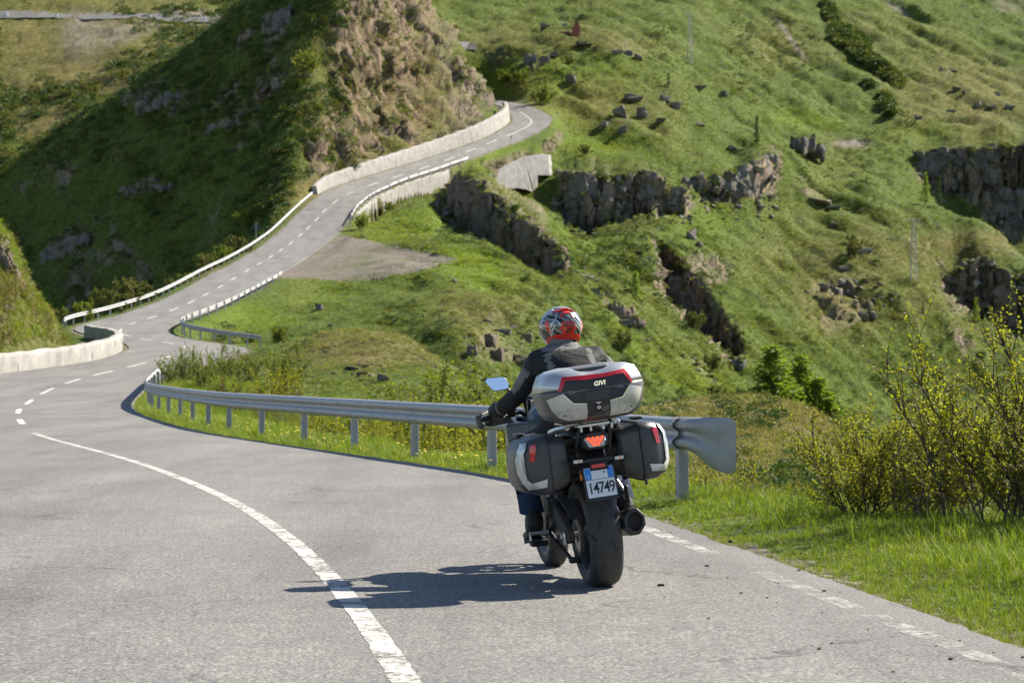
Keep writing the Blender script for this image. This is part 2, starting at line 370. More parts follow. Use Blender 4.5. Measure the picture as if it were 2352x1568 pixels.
KV, YO = 0.27, 20.0
cp = np.array(CPW, float)
_u = cp[:, 0] / (cp[:, 1] + YO); _v = KV * np.log(cp[:, 1] + YO); _s = cp[:, 2] / (cp[:, 1] + YO)
_pts = np.column_stack([_u, _v])
CC = 0.006 ** 2
def _ker(A, B):
    d = (A[:, None, 0] - B[None, :, 0]) ** 2 + (A[:, None, 1] - B[None, :, 1]) ** 2
    return np.sqrt(d + CC)
_n = len(_pts)
_M = np.zeros((_n + 3, _n + 3)); _M[:_n, :_n] = _ker(_pts, _pts) - 0.0006 * np.eye(_n)
_M[:_n, _n] = 1; _M[:_n, _n+1:] = _pts; _M[_n:, :_n] = _M[:_n, _n:].T
_w = np.linalg.solve(_M, np.concatenate([_s, [0, 0, 0]]))
GU, GV = 300, 620
UMAX = 0.36
gu = np.linspace(-UMAX, UMAX, GU); gv = np.linspace(KV * math.log(6.0), KV * math.log(1000.0), GV)
_G = np.column_stack([a.ravel() for a in np.meshgrid(gu, gv, indexing='ij')])
SG = np.empty(len(_G))
for k in range(0, len(_G), 20000):
    q = _G[k:k+20000]; SG[k:k+20000] = _ker(q, _pts) @ _w[:_n] + _w[_n] + q @ _w[_n+1:]
SG = SG.reshape(GU, GV)

def base_z(x, y):
    """large form of the land"""
    u = np.clip(x / (y + YO), -UMAX, UMAX - 1e-6); v = KV * np.log(np.maximum(y + YO, 6.01))
    a = (u + UMAX) / (2 * UMAX) * (GU - 1); b = np.clip((v - gv[0]) / (gv[-1] - gv[0]) * (GV - 1), 0, GV - 1.001)
    i = np.floor(a).astype(int); j = np.floor(b).astype(int); i = np.clip(i, 0, GU - 2); a = a - i; b = b - j
    s = (SG[i, j] * (1-a) + SG[i+1, j] * a) * (1-b) + (SG[i, j+1] * (1-a) + SG[i+1, j+1] * a) * b
    return s * (y + YO)

def road_d(x, y):
    l, c, r, _, _, _ = road_at(np.clip(y, -15, 470))
    d = np.maximum(np.maximum(l - x, x - r), 0)
    return np.where(y > 470, np.hypot(d, y - 470), d)

# cliffs: px, row of the top edge, row of the foot, distance of the face
CLIFFS = [
 [(995, 475, 495, 346), (1036, 420, 487, 345), (1060, 402, 522, 342), (1090, 418, 562, 338), (1120, 440, 598, 334), (1150, 460, 614, 330), (1180, 482, 628, 327), (1215, 506, 642, 323), (1250, 532, 650, 320), (1290, 570, 652, 316), (1325, 620, 645, 314)],
 [(1268, 420, 440, 384), (1295, 398, 510, 384), (1330, 396, 538, 383), (1352, 396, 540, 382), (1384, 402, 522, 383), (1400, 402, 510, 384), (1440, 402, 505, 384), (1500, 402, 490, 385), (1530, 426, 500, 385), (1570, 432, 500, 386), (1595, 452, 466, 386)],
 [(1570, 425, 435, 398), (1600, 408, 453, 399), (1640, 402, 464, 401), (1690, 390, 464, 404), (1730, 368, 442, 410), (1765, 348, 416, 418), (1790, 355, 368, 424)],
 [(2080, 358, 372, 536), (2130, 345, 422, 536), (2200, 338, 445, 536), (2260, 340, 472, 535), (2300, 335, 505, 534), (2352, 332, 522, 534), (2430, 330, 535, 534)],
 [(2160, 655, 668, 430), (2200, 612, 718, 428), (2250, 598, 730, 427), (2300, 615, 750, 425), (2352, 640, 795, 422), (2430, 660, 805, 420)],
 [(785, 505, 508, 314), (821, 497, 505, 319), (853, 462, 514, 333), (884, 443, 490, 346.5), (939, 417, 462, 356.5), (1003, 398, 444, 366.5), (1030, 390, 436, 370), (1068, 385, 400, 372)],
 [(1490, 625, 635, 352), (1545, 632, 705, 348), (1596, 652, 768, 344), (1645, 715, 818, 336), (1680, 772, 852, 328), (1715, 845, 862, 320)],
]
CLIFFS = [np.array(c, float) for c in CLIFFS]
def ground_z(x, y):
    """land with the road cut into it and large bumps; the height everything stands on"""
    x = np.asarray(x, float); y = np.asarray(y, float)
    z = base_z(x, y)
    d = road_d(x, y)
    Q = np.column_stack([x.ravel(), y.ravel(), np.zeros(x.size)])
    far = np.clip((y - 60) / 120, 0, 1)
    gl = np.column_stack([(Q[:, 0] + 0.55 * Q[:, 1]) / 17.0, (Q[:, 1] - 0.55 * Q[:, 0]) / 70.0, Q[:, 2]])
    n = ((fbm(Q / 26.0, 4) * 3.2 + (0.35 - np.abs(fbm(gl, 3))) * 5.0 * np.clip((Q[:, 0] + 30) / 40, 0, 1)) * far + fbm(Q / 5.0 + 40, 3) * 0.55 * np.clip((y - 30) / 120, 0, 1) ).reshape(x.shape) if x.ndim == 1 else 0
    px_ = 1176 + F * x / np.maximum(y, 4.0)
    calm = np.zeros_like(z)
    for c0, c1, r0, r1 in ((1010, 1310, 285, 362), (1275, 1590, 352, 404), (1570, 1780, 392, 430), (2090, 2420, 515, 552), (2160, 2360, 405, 440)):
        calm = np.maximum(calm, sstep(c0 - 40, c0 + 20, px_) * (1 - sstep(c1 - 20, c1 + 40, px_)) * sstep(r0 - 14, r0, y) * (1 - sstep(r1, r1 + 14, y)))
    z = z + n * sstep(1.0, 14.0, d) * (1 - 0.85 * calm)
    for ci, c in enumerate(CLIFFS):
        ins = (px_ > c[0, 0]) & (px_ < c[-1, 0])
        if not ins.any(): continue
        q = px_[ins]; k0 = np.zeros_like(q)
        n1 = pnoise(np.column_stack([q / 23.0, k0 + c[0, 0], k0])); n2 = pnoise(np.column_stack([q / 9.0, k0 + c[0, 0], k0 + 5.5]))
        if c[0, 0] == 785: n1, n2 = n1 * 0, n2 * 0
        ed = sstep(c[0, 0], c[0, 0] + 38, q) * (1 - sstep(c[-1, 0] - 38, c[-1, 0], q)) if c[-1, 0] < 2400 else sstep(c[0, 0], c[0, 0] + 38, q)
        yc = np.interp(q, c[:, 0], c[:, 3]) + 3.6 * n1 + 1.5 * n2
        top = np.interp(q, c[:, 0], c[:, 1]) + 4 * n1 - 1.5 * n2; bot = np.interp(q, c[:, 0], c[:, 2]) - 14 * np.abs(n1) + 22 * n2
        zt = EYE + (HOR - top) / F * y[ins]; zb = EYE + (HOR - bot) / F * y[ins]
        zi = z[ins]; yi = y[ins]
        front = sstep(yc - 70, yc - 50, yi) * (1 - sstep(yc - 1.5, yc + 0.8, yi)) * ed; zi = zi + (np.minimum(zi, zb) - zi) * front
        back = sstep(yc - 1.5, yc + 0.8, yi) * (1 - sstep(yc + 3, yc + 24, yi)) * ed; zi = zi + (np.where(zi < zt, zt, zi * .3 + zt * .7 if ci < 4 else zi * .85 + zt * .15) - zi) * back * (0.0 if c[0, 0] == 1490 else 1.0)
        z = z.copy(); z[ins] = zi
    m = 1.2 + 0.008 * np.clip(y, 0, 300)
    m = np.where((y > 165) & (y < 345) & (x < np.interp(y, YS, RC)), 4.6, m)
    m = np.where((y > 313) & (y < 381) & (x > np.interp(y, YS, RC)), 1.0, m)
    w = 1 - sstep(0.25, m, d)
    zr = road_z(x, np.clip(y, -15, 470)) - 0.07
    return z * (1 - w) + zr * w

def gz(x, y): return float(ground_z(np.array([x], float), np.array([y], float))[0])

def on_ground(px, y, dz=0.0):
    x = (px - 1176.0) / F * y
    return Vector((x, y, gz(x, y) + dz))

def hit(px, py, y0, y1):
    """first point of the land seen at (px, py) between the distances y0 and y1"""
    ys = np.linspace(y0, y1, 500); xs = (px - 1176.0) / F * ys
    zs = ground_z(xs, ys); ray = EYE + (HOR - py) / F * ys
    k = np.where(zs >= ray)[0]
    i = k[0] if len(k) else int(np.argmin(np.abs(zs - ray)))
    return Vector((xs[i], ys[i], zs[i]))

# ------------------------------------------------------------------ terrain mesh, finer where the land is steep
NU, NV, NF = 920, 800, 1800
t = np.linspace(-1, 1, NU); U = np.where(np.abs(t) < 0.86, t / 0.86 * 0.222, np.sign(t) * (0.222 + (np.abs(t) - 0.86) / 0.14 * (0.35 - 0.222)))
LY = np.linspace(math.log(8.0), math.log(940.0), NF); YF = np.exp(LY) - YO
XX = U[:, None] * (YF[None, :] + YO); YY = np.broadcast_to(YF[None, :], XX.shape)
ZF = ground_z(XX.ravel(), YY.ravel().copy()).reshape(XX.shape)
yy = np.maximum(YF, 3.0)
el = (ZF - EYE) / yy[None, :]
de = np.abs(np.diff(el, axis=1)); de = np.minimum(de, 0.02)
up = np.diff(el, axis=1) > 0
dm = np.where(YF[None, 1:] > 9, de * np.where(up, 1.0, 0.35), 0) + 0.10 * np.diff(LY)[None, :]
ker = np.ones(25) / 25
dm = np.apply_along_axis(lambda c: np.convolve(np.pad(c, 12, mode='edge'), ker, 'valid'), 0, dm)
cum = np.concatenate([np.zeros((NU, 1)), np.cumsum(dm, axis=1)], axis=1); cum /= cum[:, -1:]
tv = np.linspace(0, 1, NV)
YG = np.empty((NU, NV))
for i in range(NU): YG[i] = np.interp(tv, cum[i], YF)
XG = U[:, None] * (YG + YO)
ZG = ground_z(XG.ravel(), YG.ravel()).reshape(XG.shape)

TX, TY, TZ = XG.ravel(), YG.ravel(), ZG.ravel()
yv = np.maximum(TY, 4.0)
TPX = 1176 + F * TX / yv; TPY = HOR + F * (EYE - TZ) / yv
def grid_normals(X, Y, Z):
    dxu = np.gradient(X, axis=0); dyu = np.gradient(Y, axis=0); dzu = np.gradient(Z, axis=0)
    dxv = np.gradient(X, axis=1); dyv = np.gradient(Y, axis=1); dzv = np.gradient(Z, axis=1)
    n = np.stack([dyu*dzv - dzu*dyv, dzu*dxv - dxu*dzv, dxu*dyv - dyu*dxv], -1)
    n /= np.linalg.norm(n, axis=-1, keepdims=True) + 1e-12
    n *= np.sign(n[..., 2:3] + 1e-9)
    return n
NRM = grid_normals(XG, YG, ZG).reshape(-1, 3)
RD = road_d(TX, TY)

def blob(items, soft=0.5):
    """ellipses / capsules on the land: (px, py, rx, ry, y0, y1, weight[, angle])"""
    m = np.zeros(len(TX))
    for it in items:
        px, py, rx, ry, y0, y1, w = it[:7]; a = math.radians(it[7]) if len(it) > 7 else 0
        dx, dy = TPX - px, TPY - py
        ex = (dx * math.cos(a) + dy * math.sin(a)) / rx; ey = (-dx * math.sin(a) + dy * math.cos(a)) / ry
        d = np.sqrt(ex * ex + ey * ey)
        k = (1 - sstep(1 - soft, 1 + soft, d)) * ((TY > y0) & (TY < y1)) * w
        m = np.maximum(m, k)
    return m

ROCKS = [ # bare rock: faces, ribs and ledges
 (880, 230, 150, 140, 335, 450, 1.0), (800, 330, 120, 90, 335, 450, 1.0), (960, 120, 90, 150, 370, 450, .95), (1050, 210, 80, 110, 380, 450, 1.0), (1100, 240, 40, 60, 395, 450, .9), (1010, 80, 60, 110, 390, 455, .9), (760, 400, 70, 50, 325, 420, .75), (870, 20, 70, 90, 380, 450, .8),
 (1150, 500, 120, 75, 285, 372, 1.0, 30), (1080, 440, 60, 50, 320, 372, 1.0), (1240, 590, 60, 45, 280, 330, .8, 30), (1345, 650, 60, 22, 270, 330, .8, 45), (1440, 730, 70, 20, 262, 320, .85, 45),
 (1420, 440, 150, 80, 350, 402, 1.0, 8), (1350, 480, 60, 60, 350, 402, 1.0), (1540, 470, 60, 50, 360, 402, 1.0), (1600, 640, 60, 80, 310, 372, .9, 60), (1660, 780, 40, 100, 300, 350, .9, -25), (1690, 850, 22, 50, 290, 340, .8, -20), (1500, 600, 120, 16, 300, 350, .55, 48),
 (1700, 420, 110, 36, 392, 430, 1.0, -15), (1770, 370, 34, 44, 420, 450, 1.0, 20), (1850, 330, 44, 34, 430, 480, .9), (1890, 360, 30, 20, 440, 480, .8),
 (2210, 390, 120, 55, 505, 556, 1.0), (2330, 470, 80, 75, 500, 556, 1.0), (2250, 640, 80, 60, 395, 440, .95), (2330, 720, 60, 70, 395, 440, .9), (2200, 690, 40, 40, 395, 440, .8),
 (1960, 720, 70, 26, 340, 410, .8, -20), (1920, 660, 60, 34, 350, 420, .75), (1880, 460, 50, 14, 400, 450, .9, 30), (2000, 590, 44, 14, 380, 420, .6),
 (1100, 800, 70, 40, 160, 230, .8), (1190, 810, 40, 40, 170, 230, .7), (1150, 740, 60, 30, 180, 240, .55), (820, 840, 60, 16, 100, 130, .8), (880, 850, 30, 14, 100, 130, .7), (760, 730, 30, 60, 180, 240, .55),
 (1440, 720, 30, 22, 250, 300, .8), (1640, 880, 90, 10, 240, 275, .7, 45), (1530, 960, 40, 12, 225, 262, .6, 45),
 (-10, 580, 40, 50, 118, 135, .8), (36, 640, 16, 36, 118, 135, .7),
 (150, 560, 60, 24, 255, 420, .85, -35), (400, 440, 36, 30, 255, 420, .6, -30), (330, 430, 50, 16, 255, 420, .85, -30), (520, 210, 60, 14, 255, 420, .8, -40), (620, 200, 60, 18, 255, 420, .85, -35), (640, 60, 30, 50, 255, 420, .8, 30), (560, 90, 36, 16, 255, 420, .7, -40), (420, 240, 60, 20, 300, 425, .85, -40), (320, 220, 70, 22, 300, 460, .85, -28), (240, 490, 40, 16, 255, 420, .7, -35), (180, 660, 40, 30, 255, 420, .6), (560, 330, 80, 12, 255, 420, .6, -35), (450, 300, 26, 14, 255, 420, .7), (690, 330, 30, 14, 255, 420, .7),
 (1420, 110, 40, 12, 470, 500, .8), (1230, 150, 26, 14, 440, 500, .7), (1270, 60, 60, 10, 500, 600, .3), (1520, 230, 30, 14, 440, 480, .6), (1170, 60, 60, 8, 500, 620, .5),
]
DRY = [(880, 200, 170, 220, 335, 450, .8), (700, 440, 70, 40, 320, 345, .7), (0, 720, 140, 110, 110, 130, .62), (250, 120, 420, 170, 520, 760, .62), (250, 200, 330, 90, 430, 760, .75), (150, 290, 260, 40, 430, 620, .9), (850, 800, 190, 50, 95, 150, .75), (1700, 960, 260, 60, 40, 100, .9), (1760, 1060, 180, 70, 36, 80, .75), (90, 760, 120, 50, 110, 130, .55), (60, 690, 60, 60, 110, 130, .6), (1350, 230, 200, 60, 420, 500, .4), (1250, 100, 260, 40, 470, 620, .45), (2200, 230, 180, 90, 540, 680, .45), (2000, 640, 220, 120, 340, 460, .42), (820, 180, 60, 160, 350, 400, .7), (420, 620, 200, 24, 180, 260, .5), (2240, 560, 120, 34, 405, 450, .7), (1130, 720, 120, 60, 170, 240, .4), (1880, 90, 200, 60, 560, 800, .3)]
LUSH = [(1100, 625, 110, 40, 215, 262, 1.0, 25), (1010, 600, 80, 20, 240, 285, .6), (1330, 180, 140, 60, 430, 480, .5), (1180, 160, 120, 70, 440, 500, .7), (1250, 205, 70, 30, 430, 470, .9), (1300, 265, 80, 40, 410, 450, .7), (1150, 360, 120, 30, 370, 430, .8), (900, 520, 130, 40, 270, 330, .7), (1350, 520, 60, 90, 310, 370, .6, -40), (1500, 830, 160, 30, 220, 300, .5, 40), (1880, 270, 120, 26, 500, 560, .6), (2130, 300, 120, 20, 540, 600, .5), (560, 730, 120, 40, 165, 240, .75), (720, 680, 80, 40, 190, 250, .5), (40, 760, 30, 30, 110, 130, .4), (1600, 500, 90, 60, 350, 400, .5), (1380, 330, 110, 30, 395, 430, .6), (1640, 900, 40, 90, 220, 270, .7, -50)]
DIRT = [(480, 45, 120, 16, 600, 720, .8, 4), (330, 60, 110, 26, 560, 720, .7, -20), (200, 70, 60, 50, 560, 720, .5), (420, 32, 90, 10, 640, 740, .8), (1820, 95, 60, 5, 560, 760, .9, 52), (2330, 10, 60, 20, 640, 800, .5), (1960, 330, 40, 8, 500, 540, .8), (2060, 20, 40, 6, 600, 800, .6, 30), (1170, 235, 50, 4, 440, 460, .4), (1320, 100, 120, 4, 480, 505, .5)]
wob = fbm(np.column_stack([TX, TY, TZ]) / (0.028 * yv[:, None] + 0.6), 3)
wob2 = fbm(np.column_stack([TX, TY, TZ * 0.5]) / (0.009 * yv[:, None] + 0.25) + 9, 3)
rock = np.clip(blob(ROCKS) * 1.15 + wob * 0.75 + wob2 * 0.5 - 0.22, 0, 1) * (blob(ROCKS, 0.8) > 0.02)
rock = sstep(0.25, 0.62, rock)
slope = 1 - NRM[:, 2]
rock = np.maximum(rock, sstep(0.46, 0.62, slope + wob * 0.42 + wob2 * 0.30) * (TY > 150) * 0.95)
rock *= 0.30 + 0.70 * sstep(0.10, 0.28, slope + wob * 0.12)
rock *= sstep(0.4, 2.0, RD)
dry = np.clip(blob(DRY, 0.7) * 1.1 + wob * 0.5, 0, 1)
lush = np.clip(blob(LUSH, 0.6) * 1.1 + wob * 0.35, 0, 1)
dirt = np.clip(blob(DIRT, 0.6) * 1.5 + wob * 0.8 - 0.2, 0, 1) * (blob(DIRT, .8) > 0.02)
# gravel layby: a polygon on the land
POLY = [(640, 640), (655, 622), (762, 548), (790, 541), (880, 560), (960, 578), (1060, 594), (1030, 606), (930, 626), (850, 640), (760, 646)]
ins = np.zeros(len(TX), bool); j = len(POLY) - 1
wx, wy = TPX + wob * 14, TPY + wob * 6
for i in range(len(POLY)):
    xi, yi = POLY[i]; xj, yj = POLY[j]
    ins ^= ((yi > wy) != (yj > wy)) & (wx < (xj - xi) * (wy - yi) / (yj - yi + 1e-9) + xi); j = i
gravel = ins & (TY > 232) & (TY < 300)
GRAV = gravel.reshape(NU, NV)
verge = (RD > 0) & (RD < 0.35 + 0.25 * wob2)
dirt = np.maximum(dirt, gravel * np.clip(0.85 + 0.5 * wob, 0, 1)); dirt = np.maximum(dirt, verge * 0.8 * (TY > 5))
rock *= ~gravel; lush *= ~gravel; dry *= ~gravel

# relief: tussocks on the grass, blocks and joints on the rock
Q3 = np.column_stack([TX, TY, TZ])
far = np.clip((TY - 20) / 130, 0, 1)
tuss = fbm(Q3 / 1.2, 3) * 0.26 + fbm(Q3 / 4.3 + 5, 2) * 0.5 + fbm(Q3 / 11.0 + 8, 2) * 0.9 * np.clip((TY - 150) / 200, 0, 1)
off = sstep(0.3, 3.0, RD) * ~gravel
wj = fbm(Q3 / 9.0, 2) * 1.4
J = np.column_stack([TX / 4.2 + 0.22 * TZ + wj, TY / 4.2 + wj, TZ / 6.0 + 0.5 * wj])
b1 = pnoise(J); b2 = pnoise(J * 2.7 + 31); b3 = fbm(Q3 / 1.6 + 3, 3)
blk = np.floor(b1 * 3.0 + 0.5) / 3.0 * 0.6 + b1 * 0.4
blk2 = np.floor(b2 * 3.0) / 3.0 * 0.6 + b2 * 0.4
rsz = np.clip(TY / 330, 0.25, 1.3)
rk = (blk * 1.7 + blk2 * 0.75 + b3 * 0.6) * rsz
disp = tuss * far * (1 - rock) * off + rk * rock * off
ND = NRM.copy(); ND[:, 2] *= 0.75
TX2, TY2, TZ2 = TX + ND[:, 0] * disp, TY + ND[:, 1] * disp, TZ + ND[:, 2] * disp

VV = np.column_stack([TX2, TY2, TZ2])
ii = np.arange(NU * NV).reshape(NU, NV)
FQ = np.stack([ii[:-1, :-1], ii[1:, :-1], ii[1:, 1:], ii[:-1, 1:]], -1).reshape(-1, 4)

def terrain_material():
    t = NT('alpine_ground'); c = t.coord()
    at = t.n('Attribute', attribute_name='cover'); sep = t.n('SeparateColor'); t.t.links.new(at.outputs['Color'], sep.inputs[0])
    rockm, drym, lushm, dirtm = sep.outputs[0], sep.outputs[1], sep.outputs[2], at.outputs['Alpha']
    nA = t.noise(0.09, 3, 0.6, c); nB = t.noise(0.55, 4, 0.65, c); nC = t.noise(2.6, 4, 0.65, c); nD = t.noise(9.0, 4, 0.6, c)
    g1 = t.ramp(nB, (0.28, (0.026, 0.048, 0.009)), (0.45, (0.062, 0.099, 0.015)), (0.58, (0.101, 0.145, 0.024)), (0.75, (0.163, 0.189, 0.049)))
    g2 = t.ramp(nC, (0.3, (0.022, 0.044, 0.009)), (0.5, (0.079, 0.120, 0.019)), (0.72, (0.181, 0.205, 0.058)))
    g = t.mix(0.55, g1, g2)
    g = t.mix(t.ramp(nA, (0.35, 0.0), (0.65, 0.55)), g, (0.090, 0.124, 0.020))
    heath = t.ramp(t.noise(0.30, 4, 0.7, c), (0.52, 0.0), (0.62, 0.75))
    g = t.mix(heath, g, t.ramp(nC, (0.3, (0.015, 0.027, 0.007)), (0.7, (0.053, 0.063, 0.019))))
    lu = t.ramp(nC, (0.3, (0.052, 0.092, 0.009)), (0.5, (0.120, 0.187, 0.015)), (0.7, (0.215, 0.273, 0.027)))
    g = t.mix(t.math('MULTIPLY', lushm, 0.85), g, lu)
    dr = t.ramp(nC, (0.28, (0.060, 0.052, 0.020)), (0.48, (0.165, 0.122, 0.050)), (0.7, (0.330, 0.250, 0.125)))
    dm_ = t.math('MULTIPLY', drym, t.ramp(nB, (0.33, 0.35), (0.6, 1.0)))
    g = t.mix(dm_, g, dr)
    e = t.ramp(t.noise(1.3, 5, 0.7, c), (0.3, (0.125, 0.088, 0.066)), (0.5, (0.215, 0.168, 0.130)), (0.7, (0.31, 0.26, 0.205)))
    e = t.mix(0.3, e, t.ramp(nD, (0.3, 0.08), (0.7, 0.36)))
    e = t.mix(t.ramp(t.noise(0.22, 5, 0.65, c), (0.50, 0.0), (0.62, 0.55)), e, (0.115, 0.125, 0.040))
    g = t.mix(dirtm, g, e)
    # rock: grey-brown, streaked downwards, lichen and grass on its ledges
    cs = t.coord('Object', (1.0, 1.0, 0.35))
    r1 = t.ramp(t.noise(0.55, 4, 0.68, cs), (0.30, (0.075, 0.068, 0.062)), (0.46, (0.185, 0.165, 0.145)), (0.6, (0.285, 0.250, 0.215)), (0.75, (0.40, 0.355, 0.31)))
    r2 = t.ramp(t.noise(0.16, 3, 0.6, cs), (0.35, (0.19, 0.155, 0.13)), (0.55, (0.27, 0.235, 0.205)), (0.72, (0.24, 0.24, 0.235)))
    r = t.mix(0.5, r1, r2)
    r = t.mix(t.math('MULTIPLY', drym, 0.7), r, t.ramp(t.noise(0.4, 4, 0.72, cs), (0.3, (0.055, 0.042, 0.030)), (0.5, (0.165, 0.122, 0.085)), (0.7, (0.30, 0.235, 0.17))))
    vo = t.n('TexVoronoi', feature='DISTANCE_TO_EDGE'); vo.inputs['Scale'].default_value = 0.42; t.t.links.new(t.coord('Object', (1, 1, 0.45)), vo.inputs['Vector'])
    crk = t.ramp(vo.outputs['Distance'], (0.0, 0.35), (0.06, 1.0))
    r = t.mix(1.0, r, (1.06, 0.95, 0.82), 'MULTIPLY')
    r = t.mix(1.0, r, crk, 'MULTIPLY')
    geo = t.n('NewGeometry'); sx = t.n('SeparateXYZ'); t.t.links.new(geo.outputs['Normal'], sx.inputs[0])
    ledge = t.math('MULTIPLY', t.ramp(sx.outputs[2], (0.52, 0.0), (0.75, 1.0)), t.ramp(nC, (0.36, 0.15), (0.56, 1.0)))
    rm = t.math('MULTIPLY', rockm, t.math('SUBTRACT', 1.0, t.math('MULTIPLY', ledge, 0.8)))
    strk = t.ramp(t.noise(0.33, 3, 0.65, t.coord('Object', (1.0, 1.0, 0.14))), (0.47, 0.0), (0.57, 0.9))
    rm = t.math('MULTIPLY', rm, t.math('SUBTRACT', 1.0, t.math('MULTIPLY', strk, drym)))
    col = t.mix(rm, g, r)
    bh = t.math('ADD', t.math('MULTIPLY', nC, 0.7), t.math('MULTIPLY', nD, 0.35))
    bh = t.math('ADD', bh, t.math('MULTIPLY', t.math('MULTIPLY', crk, rockm), 0.5))
    nr = t.bump(bh, 0.9, 0.55)
    return t.fin(col, 0.92, 0.0, nr, Specular_IOR_Level=0.12)
MAT_GROUND = terrain_material()
tme = mesh_np('terrain', VV, FQ, MAT_GROUND)
ca = tme.color_attributes.new('cover', 'FLOAT_COLOR', 'POINT')
ca.data.foreach_set('color', np.column_stack([rock, dry, lush, dirt]).astype(np.float32).ravel())
terrain = link(bpy.data.objects.new('terrain', tme)); tag(terrain, 'steep green alpine slopes with rock faces round a mountain road', 'terrain', kind='structure')

# ------------------------------------------------------------------ road
def asphalt_material():
    t = NT('worn_asphalt'); c = t.coord()
    big = t.noise(0.35, 5, 0.6, c); mid = t.noise(4.0, 5, 0.65, c); fine = t.noise(55.0, 3, 0.8, c); fine2 = t.noise(27.0, 3, 0.75, c)
    base = t.ramp(big, (0.3, (0.132, 0.126, 0.117)), (0.5, (0.165, 0.158, 0.147)), (0.7, (0.202, 0.193, 0.178)))
    base = t.mix(0.35, base, t.ramp(mid, (0.32, (0.120, 0.117, 0.111)), (0.68, (0.235, 0.226, 0.210))))
    agg = t.ramp(fine, (0.34, 0.16), (0.45, 0.74), (0.56, 1.08), (0.66, 2.1))
    base = t.mix(1.0, base, agg, 'MULTIPLY')
    base = t.mix(0.8, base, t.ramp(fine2, (0.27, 0.40), (0.40, 0.98), (0.72, 1.12)), 'MULTIPLY')
    tr = t.noise(0.9, 4, 0.6, t.coord('Object', (1.0, 0.09, 1.0)))
    base = t.mix(1.0, base, t.ramp(tr, (0.34, 0.80), (0.5, 1.0), (0.66, 1.14)), 'MULTIPLY')
    pt = t.ramp(t.noise(1.7, 5, 0.65, c), (0.60, 0.0), (0.70, 0.45))
    base = t.mix(pt, base, (0.115, 0.112, 0.106))
    # cracks
    w = t.n('TexNoise'); w.inputs['Scale'].default_value = 1.1; w.inputs['Detail'].default_value = 6; t.t.links.new(c, w.inputs['Vector'])
    cv = t.n('VectorMath', operation='ADD'); t.t.links.new(c, cv.inputs[0]); 
    sc = t.n('VectorMath', operation='SCALE'); t.t.links.new(w.outputs['Color'], sc.inputs[0]); sc.inputs['Scale'].default_value = 1.4; t.t.links.new(sc.outputs[0], cv.inputs[1])
    vo = t.n('TexVoronoi', feature='DISTANCE_TO_EDGE'); vo.inputs['Scale'].default_value = 0.30; t.t.links.new(cv.outputs[0], vo.inputs['Vector'])
    line = t.ramp(vo.outputs['Distance'], (0.0, 1.0), (0.0055, 1.0), (0.010, 0.0))
    crk = t.math('MULTIPLY', line, t.ramp(t.noise(0.55, 4, 0.6, c), (0.50, 0.0), (0.58, 1.0)))
    crk = t.math('MULTIPLY', crk, t.ramp(t.noise(14, 3, 0.6, c), (0.40, 0.0), (0.5, 1.0)))
    base = t.mix(t.math('MULTIPLY', crk, 0.6), base, (0.03, 0.03, 0.03))
    h = t.math('ADD', fine, t.math('MULTIPLY', fine2, 0.6)); h = t.math('SUBTRACT', h, t.math('MULTIPLY', crk, 2.0))
    return t.fin(base, t.ramp(mid, (0.3, 0.72), (0.7, 0.88)), 0.0, t.bump(h, 0.55, 0.006), Specular_IOR_Level=0.35)
MAT_ASPH = asphalt_material()

def paint_material():
    t = NT('worn_road_paint'); c = t.coord()
    n = t.noise(26, 5, 0.75, c); n2 = t.noise(3.0, 5, 0.7, c); n3 = t.noise(90, 3, 0.7, c)
    wear = t.math('ADD', t.math('MULTIPLY', n, 0.55), t.math('MULTIPLY', n2, 0.45))
    at = t.n('Attribute', attribute_name='wear')
    wear = t.math('SUBTRACT', wear, t.math('MULTIPLY', at.outputs['Fac'], 0.30))
    m = t.ramp(wear, (0.41, 0.0), (0.50, 1.0))
    m = t.math('MULTIPLY', m, t.math('SUBTRACT', 1.0, t.math('MULTIPLY', at.outputs['Fac'], 1.7), True), True)
    col = t.ramp(n3, (0.28, (0.38, 0.365, 0.33)), (0.62, (0.58, 0.56, 0.52)))
    t.fin(col, 0.75, 0.0, t.bump(n3, 0.5, 0.004))
    tp = t.n('BsdfTransparent'); mx = t.n('MixShader'); t.set(mx.inputs[0], m)
    t.t.links.new(tp.outputs[0], mx.inputs[1]); t.t.links.new(t.b.outputs[0], mx.inputs[2]); t.t.links.new(mx.outputs[0], t.out.inputs[0])
    return t.mat
MAT_PAINT = paint_material()

road = empty('road', (0, 0, 0)); tag(road, 'two-lane asphalt mountain road winding uphill through two bends', 'road', kind='structure')
ry = np.concatenate([np.arange(-14, 8, 0.5), np.arange(8, 40, 0.1), np.arange(40, 60, 0.5), np.arange(60, 474, 1.0)])
cols = [-0.12, 0.0, 0.25, 0.5, 0.75, 1.0, -1]   # -> left edge .. centre .. right edge
rv, NCOL = [], 9
edge_n = (pnoise(np.column_stack([ry / 0.9, np.zeros_like(ry), np.full_like(ry, 3.0)])) * 0.05 + pnoise(np.column_stack([ry / 0.22, np.zeros_like(ry), np.full_like(ry, 9.0)])) * 0.035)
for i, y in enumerate(ry):
    l, c, r, zl, zc, zr = road_at(y)
    r = r + edge_n[i]
    row = [(l, zl - 0.10), (l, zl), ((l+c)/2, (zl+zc)/2 + 0.01), (c, zc + 0.015), ((c+r)/2, (zc+zr)/2 + 0.01), (r - 0.3, zr + 0.002), (r, zr), (r + 0.02, zr - 0.10)]
    rv += [(x, y, z) for x, z in row]
n = 8; k = len(ry)
rf = [(i*n+j, i*n+j+1, (i+1)*n+j+1, (i+1)*n+j) for i in range(k-1) for j in range(n-1)]
MBr = MB().add(rv, rf); ro = MBr.build('road_surface', MAT_ASPH, road, fixn=False); 

